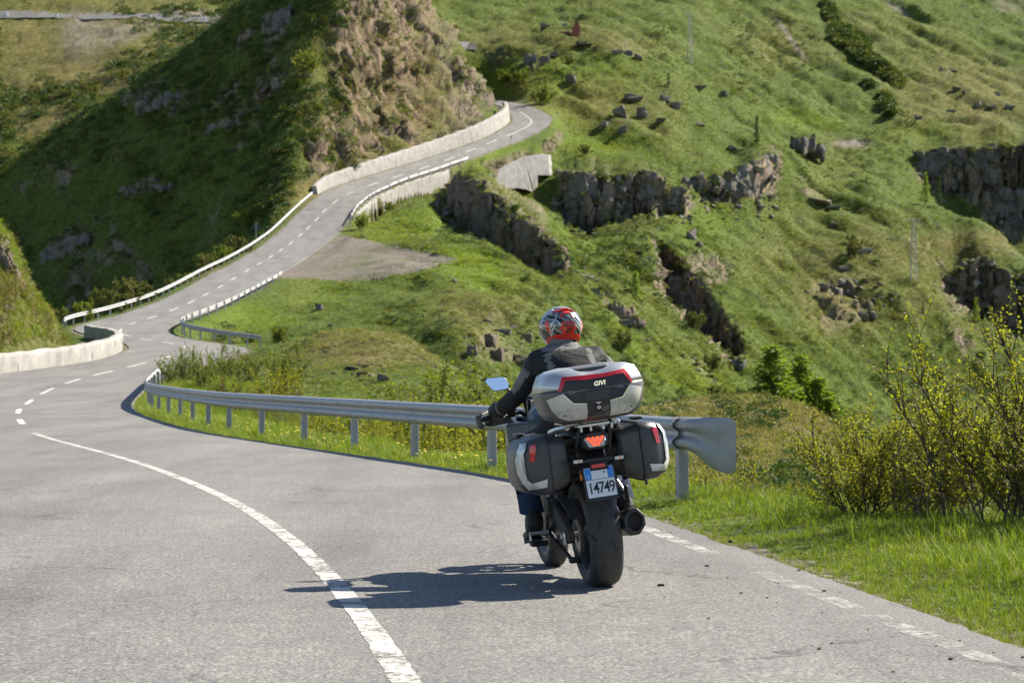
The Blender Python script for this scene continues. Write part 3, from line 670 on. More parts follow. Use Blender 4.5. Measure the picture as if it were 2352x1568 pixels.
def strip(name, ys, off_fn, width, dz=0.006, wear=0.0, parent=road, ragged=0.012):
    """painted line following the road"""
    ys = np.asarray(ys, float); vs = []
    for i, y in enumerate(ys):
        x = off_fn(y); x1 = off_fn(y + 0.2)
        tx, ty = x1 - x, 0.2; L = math.hypot(tx, ty); nx, ny = ty / L, -tx / L
        w = width / 2
        for s in (-1, 1):
            q = s * (w + random.uniform(-ragged, ragged)); X, Y_ = x + nx * q, y + ny * q
            vs.append((X, Y_, float(road_top(X, Y_)) + dz + 0.00002 * y))
    fs = [(2*i, 2*i+1, 2*i+3, 2*i+2) for i in range(len(ys) - 1)]
    o = MB().add(vs, fs).build(name, MAT_PAINT, parent, smooth=False, fixn=False)
    a = o.data.attributes.new('wear', 'FLOAT', 'POINT'); a.data.foreach_set('value', [wear] * len(o.data.vertices))
    return o
def road_top(x, y):
    l, c, r, zl, zc, zr = road_at(y)
    xs = [l, (l+c)/2, c, (c+r)/2, r - 0.3, r]; zs = [zl, (zl+zc)/2 + .01, zc + .015, (zc+zr)/2 + .01, zr + .002, zr]
    return np.interp(x, xs, zs)
random.seed(3)
cen = lambda y: float(np.interp(y, YS, RC))
strip('centre_line', np.arange(-12, 47.6, 0.08), cen, 0.122, wear=0.035, dz=0.0025, ragged=0.006)
# edge line of the near lane, worn away in places
for a, b, w in ((6.0, 14.9, 0.23), (16.4, 21.0, 0.15), (21.2, 29.0, 0.27)):
    strip('edge_line', np.arange(a, b, 0.08), lambda y: float(np.interp(y, YS, RR)) - 0.30, 0.13, wear=w, dz=0.0025, ragged=0.01)
# centre dashes
def along(y0, step):
    x0 = cen(y0); y = y0
    d = 0.0
    while d < step:
        y1 = y + 0.25; d += math.hypot(cen(y1) - cen(y), 0.25); y = y1
    return y
for yc, ln in [(57.6, 5.0), (70.0, 6.0), (82.5, 6.0), (95, 6.0), (105, 5.0), (114, 5.0), (122.5, 4.6), (131.0, 4.4), (138.6, 3.0), (145.6, 3.2), (152.0, 3.2), (158.2, 3.2), (165.2, 3.4), (172.5, 3.4)]:
    strip('lane_dash', np.linspace(yc - ln/2, yc + ln/2, 8), cen, 0.15, wear=-0.22)
for yc in [183, 192.5, 202, 211, 220, 230, 240, 250, 260, 270, 280, 290, 300, 308, 316, 324, 332.5, 343, 352, 361, 370, 378.5, 386, 393.5]:
    strip('lane_dash', np.linspace(yc - 1.9, yc + 1.9, 6), cen, 0.17, wear=-0.2)
strip('curve_line', np.arange(399, 432, 1.0), cen, 0.2, wear=-0.1)
for a, b in ((178, 182), (186, 190), (196, 199)):
    strip('edge_line', np.linspace(a, b, 8), lambda y: float(np.interp(y, YS, RL)) + 0.35, 0.16, wear=0.35)
for a, b in ((104, 118), (126, 134), (243, 247), (262, 268), (276, 282)):
    strip('edge_line', np.linspace(a, b, 10), lambda y: float(np.interp(y, YS, RL)) + 0.5, 0.15, wear=0.5)
# ------------------------------------------------------------------ roadside materials
def galv_material(name='galvanised_steel', base=0.32):
    t = NT(name); c = t.coord('Object')
    n = t.noise(5, 5, 0.65, c); n2 = t.noise(60, 4, 0.7, c)
    col = t.ramp(n, (0.3, (base*.70, base*.715, base*.72)), (0.55, (base, base, base*.99)), (0.75, (base*1.18, base*1.18, base*1.17)))
    col = t.mix(0.3, col, t.ramp(n2, (0.35, 0.28), (0.65, 0.62)))
    st = t.math('MULTIPLY', t.ramp(t.noise(3, 5, 0.8, t.coord('Object', (6, 6, 0.5))), (0.62, 0.0), (0.72, 0.6)), t.ramp(n, (0.4, 0.0), (0.6, 1.0)))
    col = t.mix(st, col, (0.20, 0.13, 0.08))
    return t.fin(col, t.ramp(n2, (0.3, 0.42), (0.7, 0.66)), 0.5, t.bump(n, 0.15, 0.01))
GALV = galv_material()
GALV_POST = galv_material('galvanised_post', 0.28)
def concrete_material(name, tone=(0.36, 0.33, 0.295), sc=1.0):
    t = NT(name); c = t.coord('Object')
    n = t.noise(0.9 * sc, 6, 0.65, c); n2 = t.noise(7 * sc, 5, 0.7, c); st = t.noise(1.6 * sc, 5, 0.7, t.coord('Object', (1, 1, 0.16)))
    col = t.ramp(n, (0.3, tuple(x * 0.62 for x in tone)), (0.5, tone), (0.7, tuple(min(.8, x * 1.28) for x in tone)))
    col = t.mix(0.3, col, t.ramp(n2, (0.3, tuple(x * .6 for x in tone)), (0.7, tuple(min(.8, x * 1.3) for x in tone))))
    col = t.mix(t.ramp(st, (0.54, 0.0), (0.70, 0.6)), col, tuple(x * 0.5 for x in tone))
    col = t.mix(t.ramp(t.noise(2.2 * sc, 4, 0.6, c), (0.62, 0.0), (0.72, 0.5)), col, (0.36, 0.26, 0.14))
    return t.fin(col, 0.9, 0.0, t.bump(t.math('ADD', n2, n), 0.6, 0.05), Specular_IOR_Level=0.2)
CONC = concrete_material('weathered_concrete')
CONC_PALE = concrete_material('pale_concrete', (0.34, 0.322, 0.298))
WHITE_PAINT = plain('white_paint', (0.72, 0.72, 0.70), 0.5)
BLACK_PAINT = plain('black_paint', (0.02, 0.02, 0.022), 0.5)
RED_PAINT = plain('red_reflector', (0.55, 0.02, 0.02), 0.35)
DARK_METAL = plain('dark_grey_metal', (0.075, 0.085, 0.10), 0.55, 0.3)

W = [(0.0, .155), (.040, .142), (.075, .112), (.083, .085), (.075, .058), (.022, .020), (.022, -.020), (.075, -.058), (.083, -.085), (.075, -.112), (.040, -.142), (0.0, -.155)]
W2 = W + [(a - 0.006, b * 0.97) for a, b in W[::-1]]

def frame_at(pts, i):
    a = pts[max(i-1, 0)]; b = pts[min(i+1, len(pts)-1)]
    t = (b - a); t.z = 0; t.normalize(); return t

def guardrail(name, label, xs_of_y, y0, y1, side, post=4.0, beam=4.0, terminal=False, red=None, group='guardrails along the road', hh=0.595, zfix=None, rise=0.0):
    """side = +1: the road lies on -x of the rail"""
    root = empty(name, (0, 0, 0), 0, label, 'guardrail', group)
    ys = np.arange(y0, y1 + 1e-6, 0.25); xs = np.array([xs_of_y(v) for v in ys])
    dist = np.concatenate([[0], np.cumsum(np.hypot(np.diff(xs), np.diff(ys)))])
    tot = dist[-1]
    rz = road_z(xs, ys)
    def at(d):
        x = float(np.interp(d, dist, xs)); y = float(np.interp(d, dist, ys)); z = float(np.interp(d, dist, rz)); return Vector((x, y, z))
    root.location = at(0)
    o0 = root.location.copy()
    k = 0; d = 0.0
    while d < tot - 0.3:
        e = min(d + beam, tot); n = max(2, int((e - d) / 0.5) + 1)
        rings = []
        pts = [at(d + (e - d) * i / (n - 1)) for i in range(n)]
        for i, p in enumerate(pts):
            t = (at(min(tot, d + (e - d) * i / (n - 1) + 0.2)) - at(max(0, d + (e - d) * i / (n - 1) - 0.2))); t.z = 0; t.normalize()
            out = Vector((-t.y, t.x, 0)) * side
            ov = 0.004 if k % 2 else 0.0
            rings.append([p - o0 + out * (a + ov) + Vector((0, 0, hh + b)) for a, b in W2])
        if side < 0: rings = [r[::-1] for r in rings]
        MB().loft(rings).build('beam', GALV, root, angle=50)
        d = e; k += 1
    m = MB(); m.box((0, 0, -0.05), (0.055, 0.11, 1.55)); m.box((0.0, 0.0, 0.60), (0.03, 0.07, 0.10))
    pm = None
    npost = int(tot / post) + 1
    for i in range(npost):
        q = min(tot, 0.12 + i * post); p = at(q); t = (at(min(tot, q + .3)) - at(max(0, q - .3))); t.z = 0; t.normalize()
        out = Vector((-t.y, t.x, 0)) * side
        if pm is None:
            po = MB(); po.box((0, 0, -0.03), (0.10, 0.125, 1.50)).box((0, 0, 0.60), (0.13, 0.06, 0.06))
            po = po.build('post', GALV_POST, root, smooth=False, bevel=0.006); pm = po
        else:
            po = bpy.data.objects.new('post', pm.data); link(po, root)
            b = po.modifiers.new('bevel', 'BEVEL'); b.width = .006; b.segments = 1
        po.location = p - o0 - out * 0.06; po.rotation_euler = (random.uniform(-.02, .02), random.uniform(-.02, .02), math.atan2(t.y, t.x) + math.pi / 2)
    if red:
        for q in red:
            p = at(q); t = (at(q + .2) - at(q - .2)).normalized(); out = Vector((-t.y, t.x, 0)) * side
            mm = MB(); c = p - o0 + out * 0.09 + Vector((0, 0, hh))
            a = t * 0.07
            mm.prism([(-1, -.11), (1, -.07), (1, .07), (-1, .11)], lambda u, v: c - a * u + Vector((0, 0, v)) + out * .012, lambda u, v: c - a * u + Vector((0, 0, v)) - out * .01)
            mm.build('reflector', RED_PAINT, root, smooth=False)
    if terminal:
        t = (at(0.2) - at(0)); t.z = 0; t.normalize(); back = -t; out = Vector((-t.y, t.x, 0)) * side
        rings = []; pos = back * -0.15; last = -0.15
        for s_, half, flat, cz, turn in ((-0.15, .157, 1.0, 0, 0), (-.05, .158, 1.0, 0, 20), (.02, .160, .92, 0, 45), (.09, .178, .70, -.018, 66), (.16, .208, .42, -.050, 72), (.24, .243, .22, -.086, 74), (.32, .263, .11, -.107, 75), (.39, .268, .05, -.114, 75), (.435, .263, .03, -.116, 75), (.465, .245, .025, -.116, 75), (.48, .220, .02, -.116, 75)):
            dr = Matrix.Rotation(math.radians(turn), 3, 'Z') @ back; pos = pos + dr * (s_ - last); last = s_
            o2 = Matrix.Rotation(math.radians(turn), 3, 'Z') @ out
            rings.append([pos + o2 * ((a - .03) * flat + .03 + .010) + Vector((0, 0, hh + cz + b / .155 * half)) for a, b in W2])
        MB().loft(rings).build('end_plate', GALV, root, angle=25)
        for bz, bx in ((.115, .12), (.085, .04), (-.125, -.03), (-.135, .06)):
            MB().tube([back * bx + out * .09 + Vector((0, 0, hh + bz)), back * bx + out * .11 + Vector((0, 0, hh + bz))], .013, 6).build('bolt', GALV_POST, root)
    return root
offR = lambda ya, oa: (lambda y: float(np.interp(y, YS, RR) + np.interp(y, ya, oa)))
offL = lambda ya, oa: (lambda y: float(np.interp(y, YS, RL) - np.interp(y, ya, oa)))
random.seed(5)
guardrail('guardrail', 'long steel guardrail on the near bend behind the motorcycle, with a flattened end plate', offR([23.3, 24.5, 26, 33.7, 38.4, 43.2, 51, 64, 73, 80, 92, 105], [.84, .75, .68, .60, .72, .76, .62, .66, .52, .50, .5, .42]), 23.3, 104, 1, terminal=True, red=[61.5], hh=.635)
guardrail('guardrail', 'steel guardrail round the inside of the second bend, below the gravel layby', offR([148, 160, 175, 240], [1.0, 1.2, 1.0, .7]), 147, 241, 1, red=[24])
guardrail('guardrail', 'bright steel guardrail along the left edge of the uphill straight', offL([172, 338], [.75, .7]), 175, 336, -1)
guardrail('guardrail', 'steel guardrail on top of the concrete retaining wall beside the upper road', offR([305, 380], [.55, .5]), 309, 378, 1)
guardrail('guardrail', 'short guardrail curving behind the far end of the long concrete wall', offL([430, 460], [.5, .5]), 430, 452, -1)

# ------------------------------------------------------------------ walls
def edge_wall(label, fx, ya, yb, h_of_y, th, panel, mat, side, group=None, lean=0.0, wob=0.06, base=-0.4, fz=None):
    root = empty('concrete_wall', (fx(ya), ya, float(road_z(np.array(fx(ya)), ya))), 0, label, 'wall', group)
    o0 = root.location.copy(); y = ya; k = 0
    while y < yb - 0.5:
        e = min(y + panel * (0.85 + 0.3 * random.random()), yb)
        n = max(3, int((e - y) / 1.0) + 1); rings = []
        for i in range(n):
            v = y + 0.012 + (e - y - 0.024) * i / (n - 1); x = fx(v); x2 = fx(v + .3)
            t = Vector((x2 - x, .3, 0)).normalized(); out = Vector((t.y, -t.x, 0)) * side
            z = float(road_z(np.array(x), v)) if fz is None else fz(v)
            h = h_of_y(v) + 0.05 * math.sin(v * 1.7) * (h_of_y(v) / 1.5) + (random.uniform(-.03, .03) if 0 < i < n - 1 else 0)
            c = Vector((x, v, z)) - o0; w_ = [random.uniform(-wob, wob) * .5 for _ in range(4)]
            ring = []
            for a, b in ((0.0, base), (w_[0], .25 * h), (w_[1], .5 * h), (w_[2], .78 * h), (-.02, h - .07), (-.09, h), (-.5*th, h + .02), (-th + .07, h - .01), (-th, h - .1), (-th, base)):
                ring.append(c + out * (a - lean * max(0, b)) + Vector((0, 0, b)))
            rings.append(ring)
        MB().loft(rings).build('wall_panel', mat, root, angle=40)
        y = e; k += 1
    return root
random.seed(8)
edge_wall('low weathered concrete wall at the left edge of the first bend', lambda y: float(np.interp(y, YS, RL)) - .35, 99, 164, lambda y: .88 if y < 150 else .88 - (y - 150) * .01, .55, 6.5, CONC_PALE, 1)
edge_wall('long pale concrete wall under the rock face beside the upper road', lambda y: float(np.interp(y, YS, RL)) - .45, 338.5, 428, lambda y: float(np.interp(y, [338, 345, 372, 415, 428], [1.2, 1.75, 2.1, 2.55, 2.4])), .7, 7.0, CONC_PALE, 1, lean=0.12)
edge_wall('concrete retaining wall under the guardrail of the upper road', lambda y: float(np.interp(y, YS, RR)) + 1.15, 318, 370, lambda y: 3.4, .8, 9.0, CONC_PALE, 1, wob=.1, base=-2.5, lean=0.05, fz=lambda v: float(road_z(np.array(np.interp(v, YS, RR)), v)) - 3.55)

# cracked slab of an old retaining wall
sl = empty('retaining_slab', P(1190, 456, 384), 0, 'broken pale concrete retaining wall above the cliff, split by a long crack', 'wall')
def slab(poly, dy):
    dep = lambda px: 380 + (px - 1126) / 135 * 10 + dy
    poly2 = []
    for i, p in enumerate(poly):
        q = poly[(i+1) % len(poly)]
        for k in range(4):
            f_ = k / 4; poly2.append((p[0] + (q[0]-p[0])*f_ + (random.uniform(-1, 1) if k else 0), p[1] + (q[1]-p[1])*f_ + (random.uniform(-1, 1) if k else 0)))
    c = sl.location
    MB().prism(poly2, lambda a, b: P(a, b, dep(a) - (b - 400) * .03) - c, lambda a, b: P(a, b, dep(a) - (b - 400) * .03) - c + Vector((.5, 3.2, 0.3))).build('slab', CONC_PALE, sl, smooth=False)
slab([(1124, 402), (1163, 378), (1182, 370), (1184, 400), (1188, 432), (1170, 433), (1157, 458), (1149, 425)], 0)
slab([(1183, 369), (1200, 361), (1210, 392), (1222, 440), (1205, 434), (1189, 432), (1185, 400)], .25)
slab([(1202, 360), (1232, 355), (1259, 356), (1262, 380), (1262, 403), (1235, 402), (1232, 426), (1226, 440), (1213, 393)], .5)

# ------------------------------------------------------------------ signs, posts, pylons, brick pillar
def tri_sign(px, py, y0, y1, hgt, size, facing, label):
    b = hit(px, py, y0, y1); root = empty('warning_sign', b, 0, label, 'road sign')
    MB().tube([(0, 0, -.3), (0, 0, hgt)], .04, 8).build('pole', GALV_POST, root)
    tri = [(-.5*size, 0), (.5*size, 0), (0, .87*size)]; tri2 = [(-.33*size, .10*size), (.33*size, .10*size), (0, .67*size)]
    z0 = hgt - .87 * size; s = -1 if facing else 1
    MB().prism(tri, lambda u, v: Vector((u, -.045 * -s * -1, z0 + v)) if False else Vector((u, s * .045, z0 + v)), lambda u, v: Vector((u, s * .06, z0 + v))).build('plate', RED_PAINT if facing else DARK_METAL, root, smooth=False)
    if facing:
        MB().prism(tri2, lambda u, v: Vector((u, -.064, z0 + v)), lambda u, v: Vector((u, -.058, z0 + v))).build('face', WHITE_PAINT, root, smooth=False)
        MB().box((0, -.068, z0 + .27 * size), (.10 * size, .006, .26 * size)).build('symbol', BLACK_PAINT, root, smooth=False)
    return root
tri_sign(588, 552, 270, 315, 2.7, 1.0, False, 'triangular road sign seen from behind, left of the uphill straight')
tri_sign(806, 527, 300, 320, 1.9, .85, True, 'red-bordered triangular warning sign at the start of the upper guardrail')
def marker(px, py, y0, y1, h, label):
    b = hit(px, py, y0, y1); root = empty('marker_post', b, 0, label, 'post', 'white marker posts along the road')
    MB().box((0, 0, h*.36), (.16, .12, h*.78), taper=.85).build('shaft', WHITE_PAINT, root, smooth=False, bevel=.01)
    MB().box((0, 0, h*.87), (.138, .105, h*.24)).build('cap', BLACK_PAINT, root, smooth=False)
marker(1174, 330, 385, 402, 1.3, 'white marker post with dark top at the right edge of the upper road')
marker(1280, 272, 412, 430, 1.1, 'white marker post outside the sharp upper bend')

def pylon(px, py, y0, y1, h, label):
    b = hit(px, py, y0, y1); root = empty('lattice_pylon', b, 0, label, 'pylon', 'lattice pylons on the slopes')
    m = MB(); w0, w1 = .62, .24; n = 9
    def c(k, i):
        w = w0 + (w1 - w0) * i / n; sx, sy = ((-1, -1), (1, -1), (1, 1), (-1, 1))[k % 4]; return Vector((sx * w, sy * w, h * i / n - .3))
    for k in range(4): m.tube([c(k, 0), c(k, n)], .045, 4)
    m.build('leg_frame', GALV_POST, root)
    m = MB()
    for i in range(n):
        for k in range(4): m.tube([c(k, i), c(k+1, i+1)], .025, 4); m.tube([c(k, i+1), c(k+1, i+1)], .025, 4)
    m.build('lattice', GALV_POST, root)
    m = MB(); m.box((0, 0, h - .35), (1.9, .12, .12)); m.build('cross_arm', GALV_POST, root, smooth=False)
    for s in (-1, 0, 1): MB().tube([(s * .85, 0, h - .3), (s * .85, 0, h + .1)], [.07, .05], 8).build('insulator', WHITE_PAINT, root)
pylon(1585, 145, 530, 640, 11.5, 'thin lattice pylon high on the grass slope behind the knoll')
pylon(2099, 652, 380, 440, 10.6, 'thin lattice pylon on the slope above the gorge at the right')

def brick_material():
    t = NT('red_brick'); b = t.n('TexBrick'); b.inputs['Scale'].default_value = 1.6
    t.set(b.inputs['Color1'], (0.30, 0.075, 0.045)); t.set(b.inputs['Color2'], (0.22, 0.06, 0.04)); t.set(b.inputs['Mortar'], (0.25, 0.17, 0.13))
    m = t.n('Mapping'); m.inputs['Rotation'].default_value = (math.pi / 2, 0, 0); t.t.links.new(t.coord(), m.inputs[0]); t.t.links.new(m.outputs[0], b.inputs['Vector'])
    return t.fin(t.mix(.4, b.outputs[0], t.ramp(t.noise(2, 4, .6, t.coord()), (.3, (.16, .045, .03)), (.7, (.36, .12, .08)))), .9)
BRICK = brick_material()
bp = hit(1323, 80, 470, 512); bp.z -= .1
bk = empty('brick_pillar', bp, .15, 'red brick pillar with a low brick wall on the grassy knoll', 'pillar')
MB().box((0, 0, .75), (1.45, 1.2, 1.9), taper=.93).build('shaft', BRICK, bk, smooth=False)
MB().box((.12, 0, 2.12), (.95, 1.0, .9), taper=.9).build('upper_shaft', BRICK, bk, smooth=False)
MB().box((-2.2, .2, .2), (2.4, .6, .85)).build('low_wall', BRICK, bk, smooth=False)

# upper continuation of the road glimpsed behind the pointed hill, and the road across the far-left slope
def ribbon(name, pts, width, mat, label, lift=.25):
    vs = []
    for i, p in enumerate(pts):
        a = pts[max(0, i-1)]; b = pts[min(len(pts)-1, i+1)]; t = (b - a); t.z = 0; t.normalize(); nn = Vector((-t.y, t.x, 0))
        for s in (-1, 1):
            q = p + nn * s * width / 2; vs.append((q.x, q.y, gz(q.x, q.y) + lift))
    o = MB().add(vs, [(2*i, 2*i+1, 2*i+3, 2*i+2) for i in range(len(pts)-1)]).build(name, mat, None, smooth=True)
    return tag(o, label, 'road', kind='structure')
fr = [hit(px, 37 + max(0, px) * .018, 590, 712) for px in range(-260, 640, 20)]
for _ in range(3): fr = [fr[0]] + [(a + b * 2 + c) / 4 for a, b, c in zip(fr[:-2], fr[1:-1], fr[2:])] + [fr[-1]]
ribbon('road_far', fr, 6.5, plain('far_asphalt', (.12, .115, .11), .9, scale=.4), 'narrow road crossing the far left hillside', .35)
for k, (px, lb) in enumerate(((15, 'white marker stone at the far left end of the road across the far hillside'), (130, 'second white marker stone from the left on the far hillside road'), (345, 'white marker stone at the middle of the far hillside road, left of the brown scree'), (470, 'white marker stone on the far hillside road above the brown scree'), (552, 'left one of two close white marker stones where the far road meets the ridge'), (572, 'right one of two close white marker stones where the far road meets the ridge'))):
    b = hit(px, 40 + px * .018, 590, 712); root = empty('marker_stone', b, 0, lb, 'stone', 'white marker stones on the far left hillside')
    MB().box((0, 0, .55), (.9, .6, 1.5), taper=.6).build('shaft', WHITE_PAINT, root, smooth=False)
ur = [hit(px, py, 440, 560) for px, py in ((1020, 82), (1040, 90), (1058, 98), (1070, 108), (1074, 118))]
ribbon('road_upper', ur, 4.0, plain('upper_asphalt', (.07, .068, .065), .95, scale=.4), 'short stretch of road rising behind the pointed hill', .12)
# ------------------------------------------------------------------ rocks
def rock_material(name, tone):
    t = NT(name); c = t.coord('Object'); g = t.n('NewGeometry')
    cs = t.coord('Object', (1, 1, 0.4))
    r = t.ramp(t.noise(0.8, 6, .7, cs), (.28, tuple(x * .35 for x in tone)), (.45, tuple(x * .8 for x in tone)), (.6, tone), (.78, tuple(min(.7, x * 1.5) for x in tone)))
    r = t.mix(.35, r, t.ramp(t.noise(3.5, 5, .7, c), (.3, tuple(x * .5 for x in tone)), (.7, tuple(x * 1.35 for x in tone))))
    r = t.mix(t.ramp(t.noise(1.5, 4, .6, c), (.58, 0.0), (.68, .6)), r, (.25, .21, .10))
    sx = t.n('SeparateXYZ'); t.t.links.new(g.outputs['Normal'], sx.inputs[0])
    moss = t.math('MULTIPLY', t.ramp(sx.outputs[2], (.50, 0.0), (.80, .95)), t.ramp(t.noise(1.1, 4, .6, c), (.34, 0.0), (.50, 1.0)))
    r = t.mix(moss, r, t.ramp(t.noise(2.4, 4, .6, c), (.3, (.04, .055, .012)), (.7, (.15, .15, .04))))
    return t.fin(r, .92, 0.0, t.bump(t.noise(2.2, 6, .75, c), .9, .25), Specular_IOR_Level=.15)
ROCK_WARM = rock_material('warm_grey_rock', (.20, .16, .127))
ROCK_GREY = rock_material('grey_rock', (.175, .160, .145))
ROCK_PALE = rock_material('pale_rock', (.27, .25, .225))

def hull_block(bm, c, size, seed, rot=0.0, tilt=0.0, npt=16, cuts=1, rough=.05):
    rnd = random.Random(seed); M = Matrix.Rotation(rot, 4, 'Z') @ Matrix.Rotation(tilt, 4, 'X')
    sub = bmesh.new()
    for _ in range(npt):
        p = Vector([rnd.uniform(-1, 1) for _ in range(3)]); m = max(abs(x) for x in p); p = p / m * rnd.uniform(.78, 1.0)
        sub.verts.new(p)
    r = bmesh.ops.convex_hull(sub, input=sub.verts)
    bmesh.ops.delete(sub, geom=[v for v in sub.verts if not v.link_faces], context='VERTS')
    if cuts: bmesh.ops.subdivide_edges(sub, edges=sub.edges, cuts=cuts, use_grid_fill=True)
    vs = list(sub.verts)
    arr = np.array([v.co[:] for v in vs]); nz = fbm(arr * 1.7 + seed * 3.1, 3)
    for v, q in zip(vs, nz): v.co *= 1 + q * rough * 4
    vs_, fs_ = [], []
    mp = {}
    for v in vs: mp[v] = bm.verts.new(Vector(c) + (M @ Vector((v.co.x * size[0] / 2, v.co.y * size[1] / 2, v.co.z * size[2] / 2))))
    for f in sub.faces: bm.faces.new([mp[v] for v in f.verts])
    sub.free()

def rock_obj(name, bm, mat):
    me = bpy.data.meshes.new(name); bmesh.ops.recalc_face_normals(bm, faces=bm.faces); bm.to_mesh(me); bm.free(); me.materials.append(mat)
    return bpy.data.objects.new(name, me)

BOULDERS = []
for k in range(7):
    bm = bmesh.new(); hull_block(bm, (0, 0, 0), (2, 1.8, 1.6), 100 + k, npt=18, cuts=2, rough=.07)
    b0 = rock_obj('boulder', bm, ROCK_WARM); var = [b0.data]
    for m in (ROCK_GREY, ROCK_PALE):
        d_ = b0.data.copy(); d_.materials[0] = m; var.append(d_)
    bpy.data.objects.remove(b0); BOULDERS.append(var)

bcount = 0
def boulder(px, py, wpx, hpx, y0, y1, label, tone=1, group='boulders on the slopes', sink=.32):
    global bcount
    p = hit(px, py + hpx * .5, y0, y1); sc = p.y / F
    src = BOULDERS[bcount % 7][tone]; bcount += 1
    o = bpy.data.objects.new('boulder', src); link(o)
    o.scale = (wpx * sc / 2, wpx * sc / 2 * random.uniform(.7, 1.1), hpx * sc / 1.6)
    o.rotation_euler = (random.uniform(-.2, .2), random.uniform(-.2, .2), random.uniform(0, 6.28) if wpx < 1.6 * hpx else random.uniform(-.3, .3))
    o.location = (p.x, p.y, p.z + hpx * sc * (.5 - sink))
    return tag(o, label, 'boulder', group)

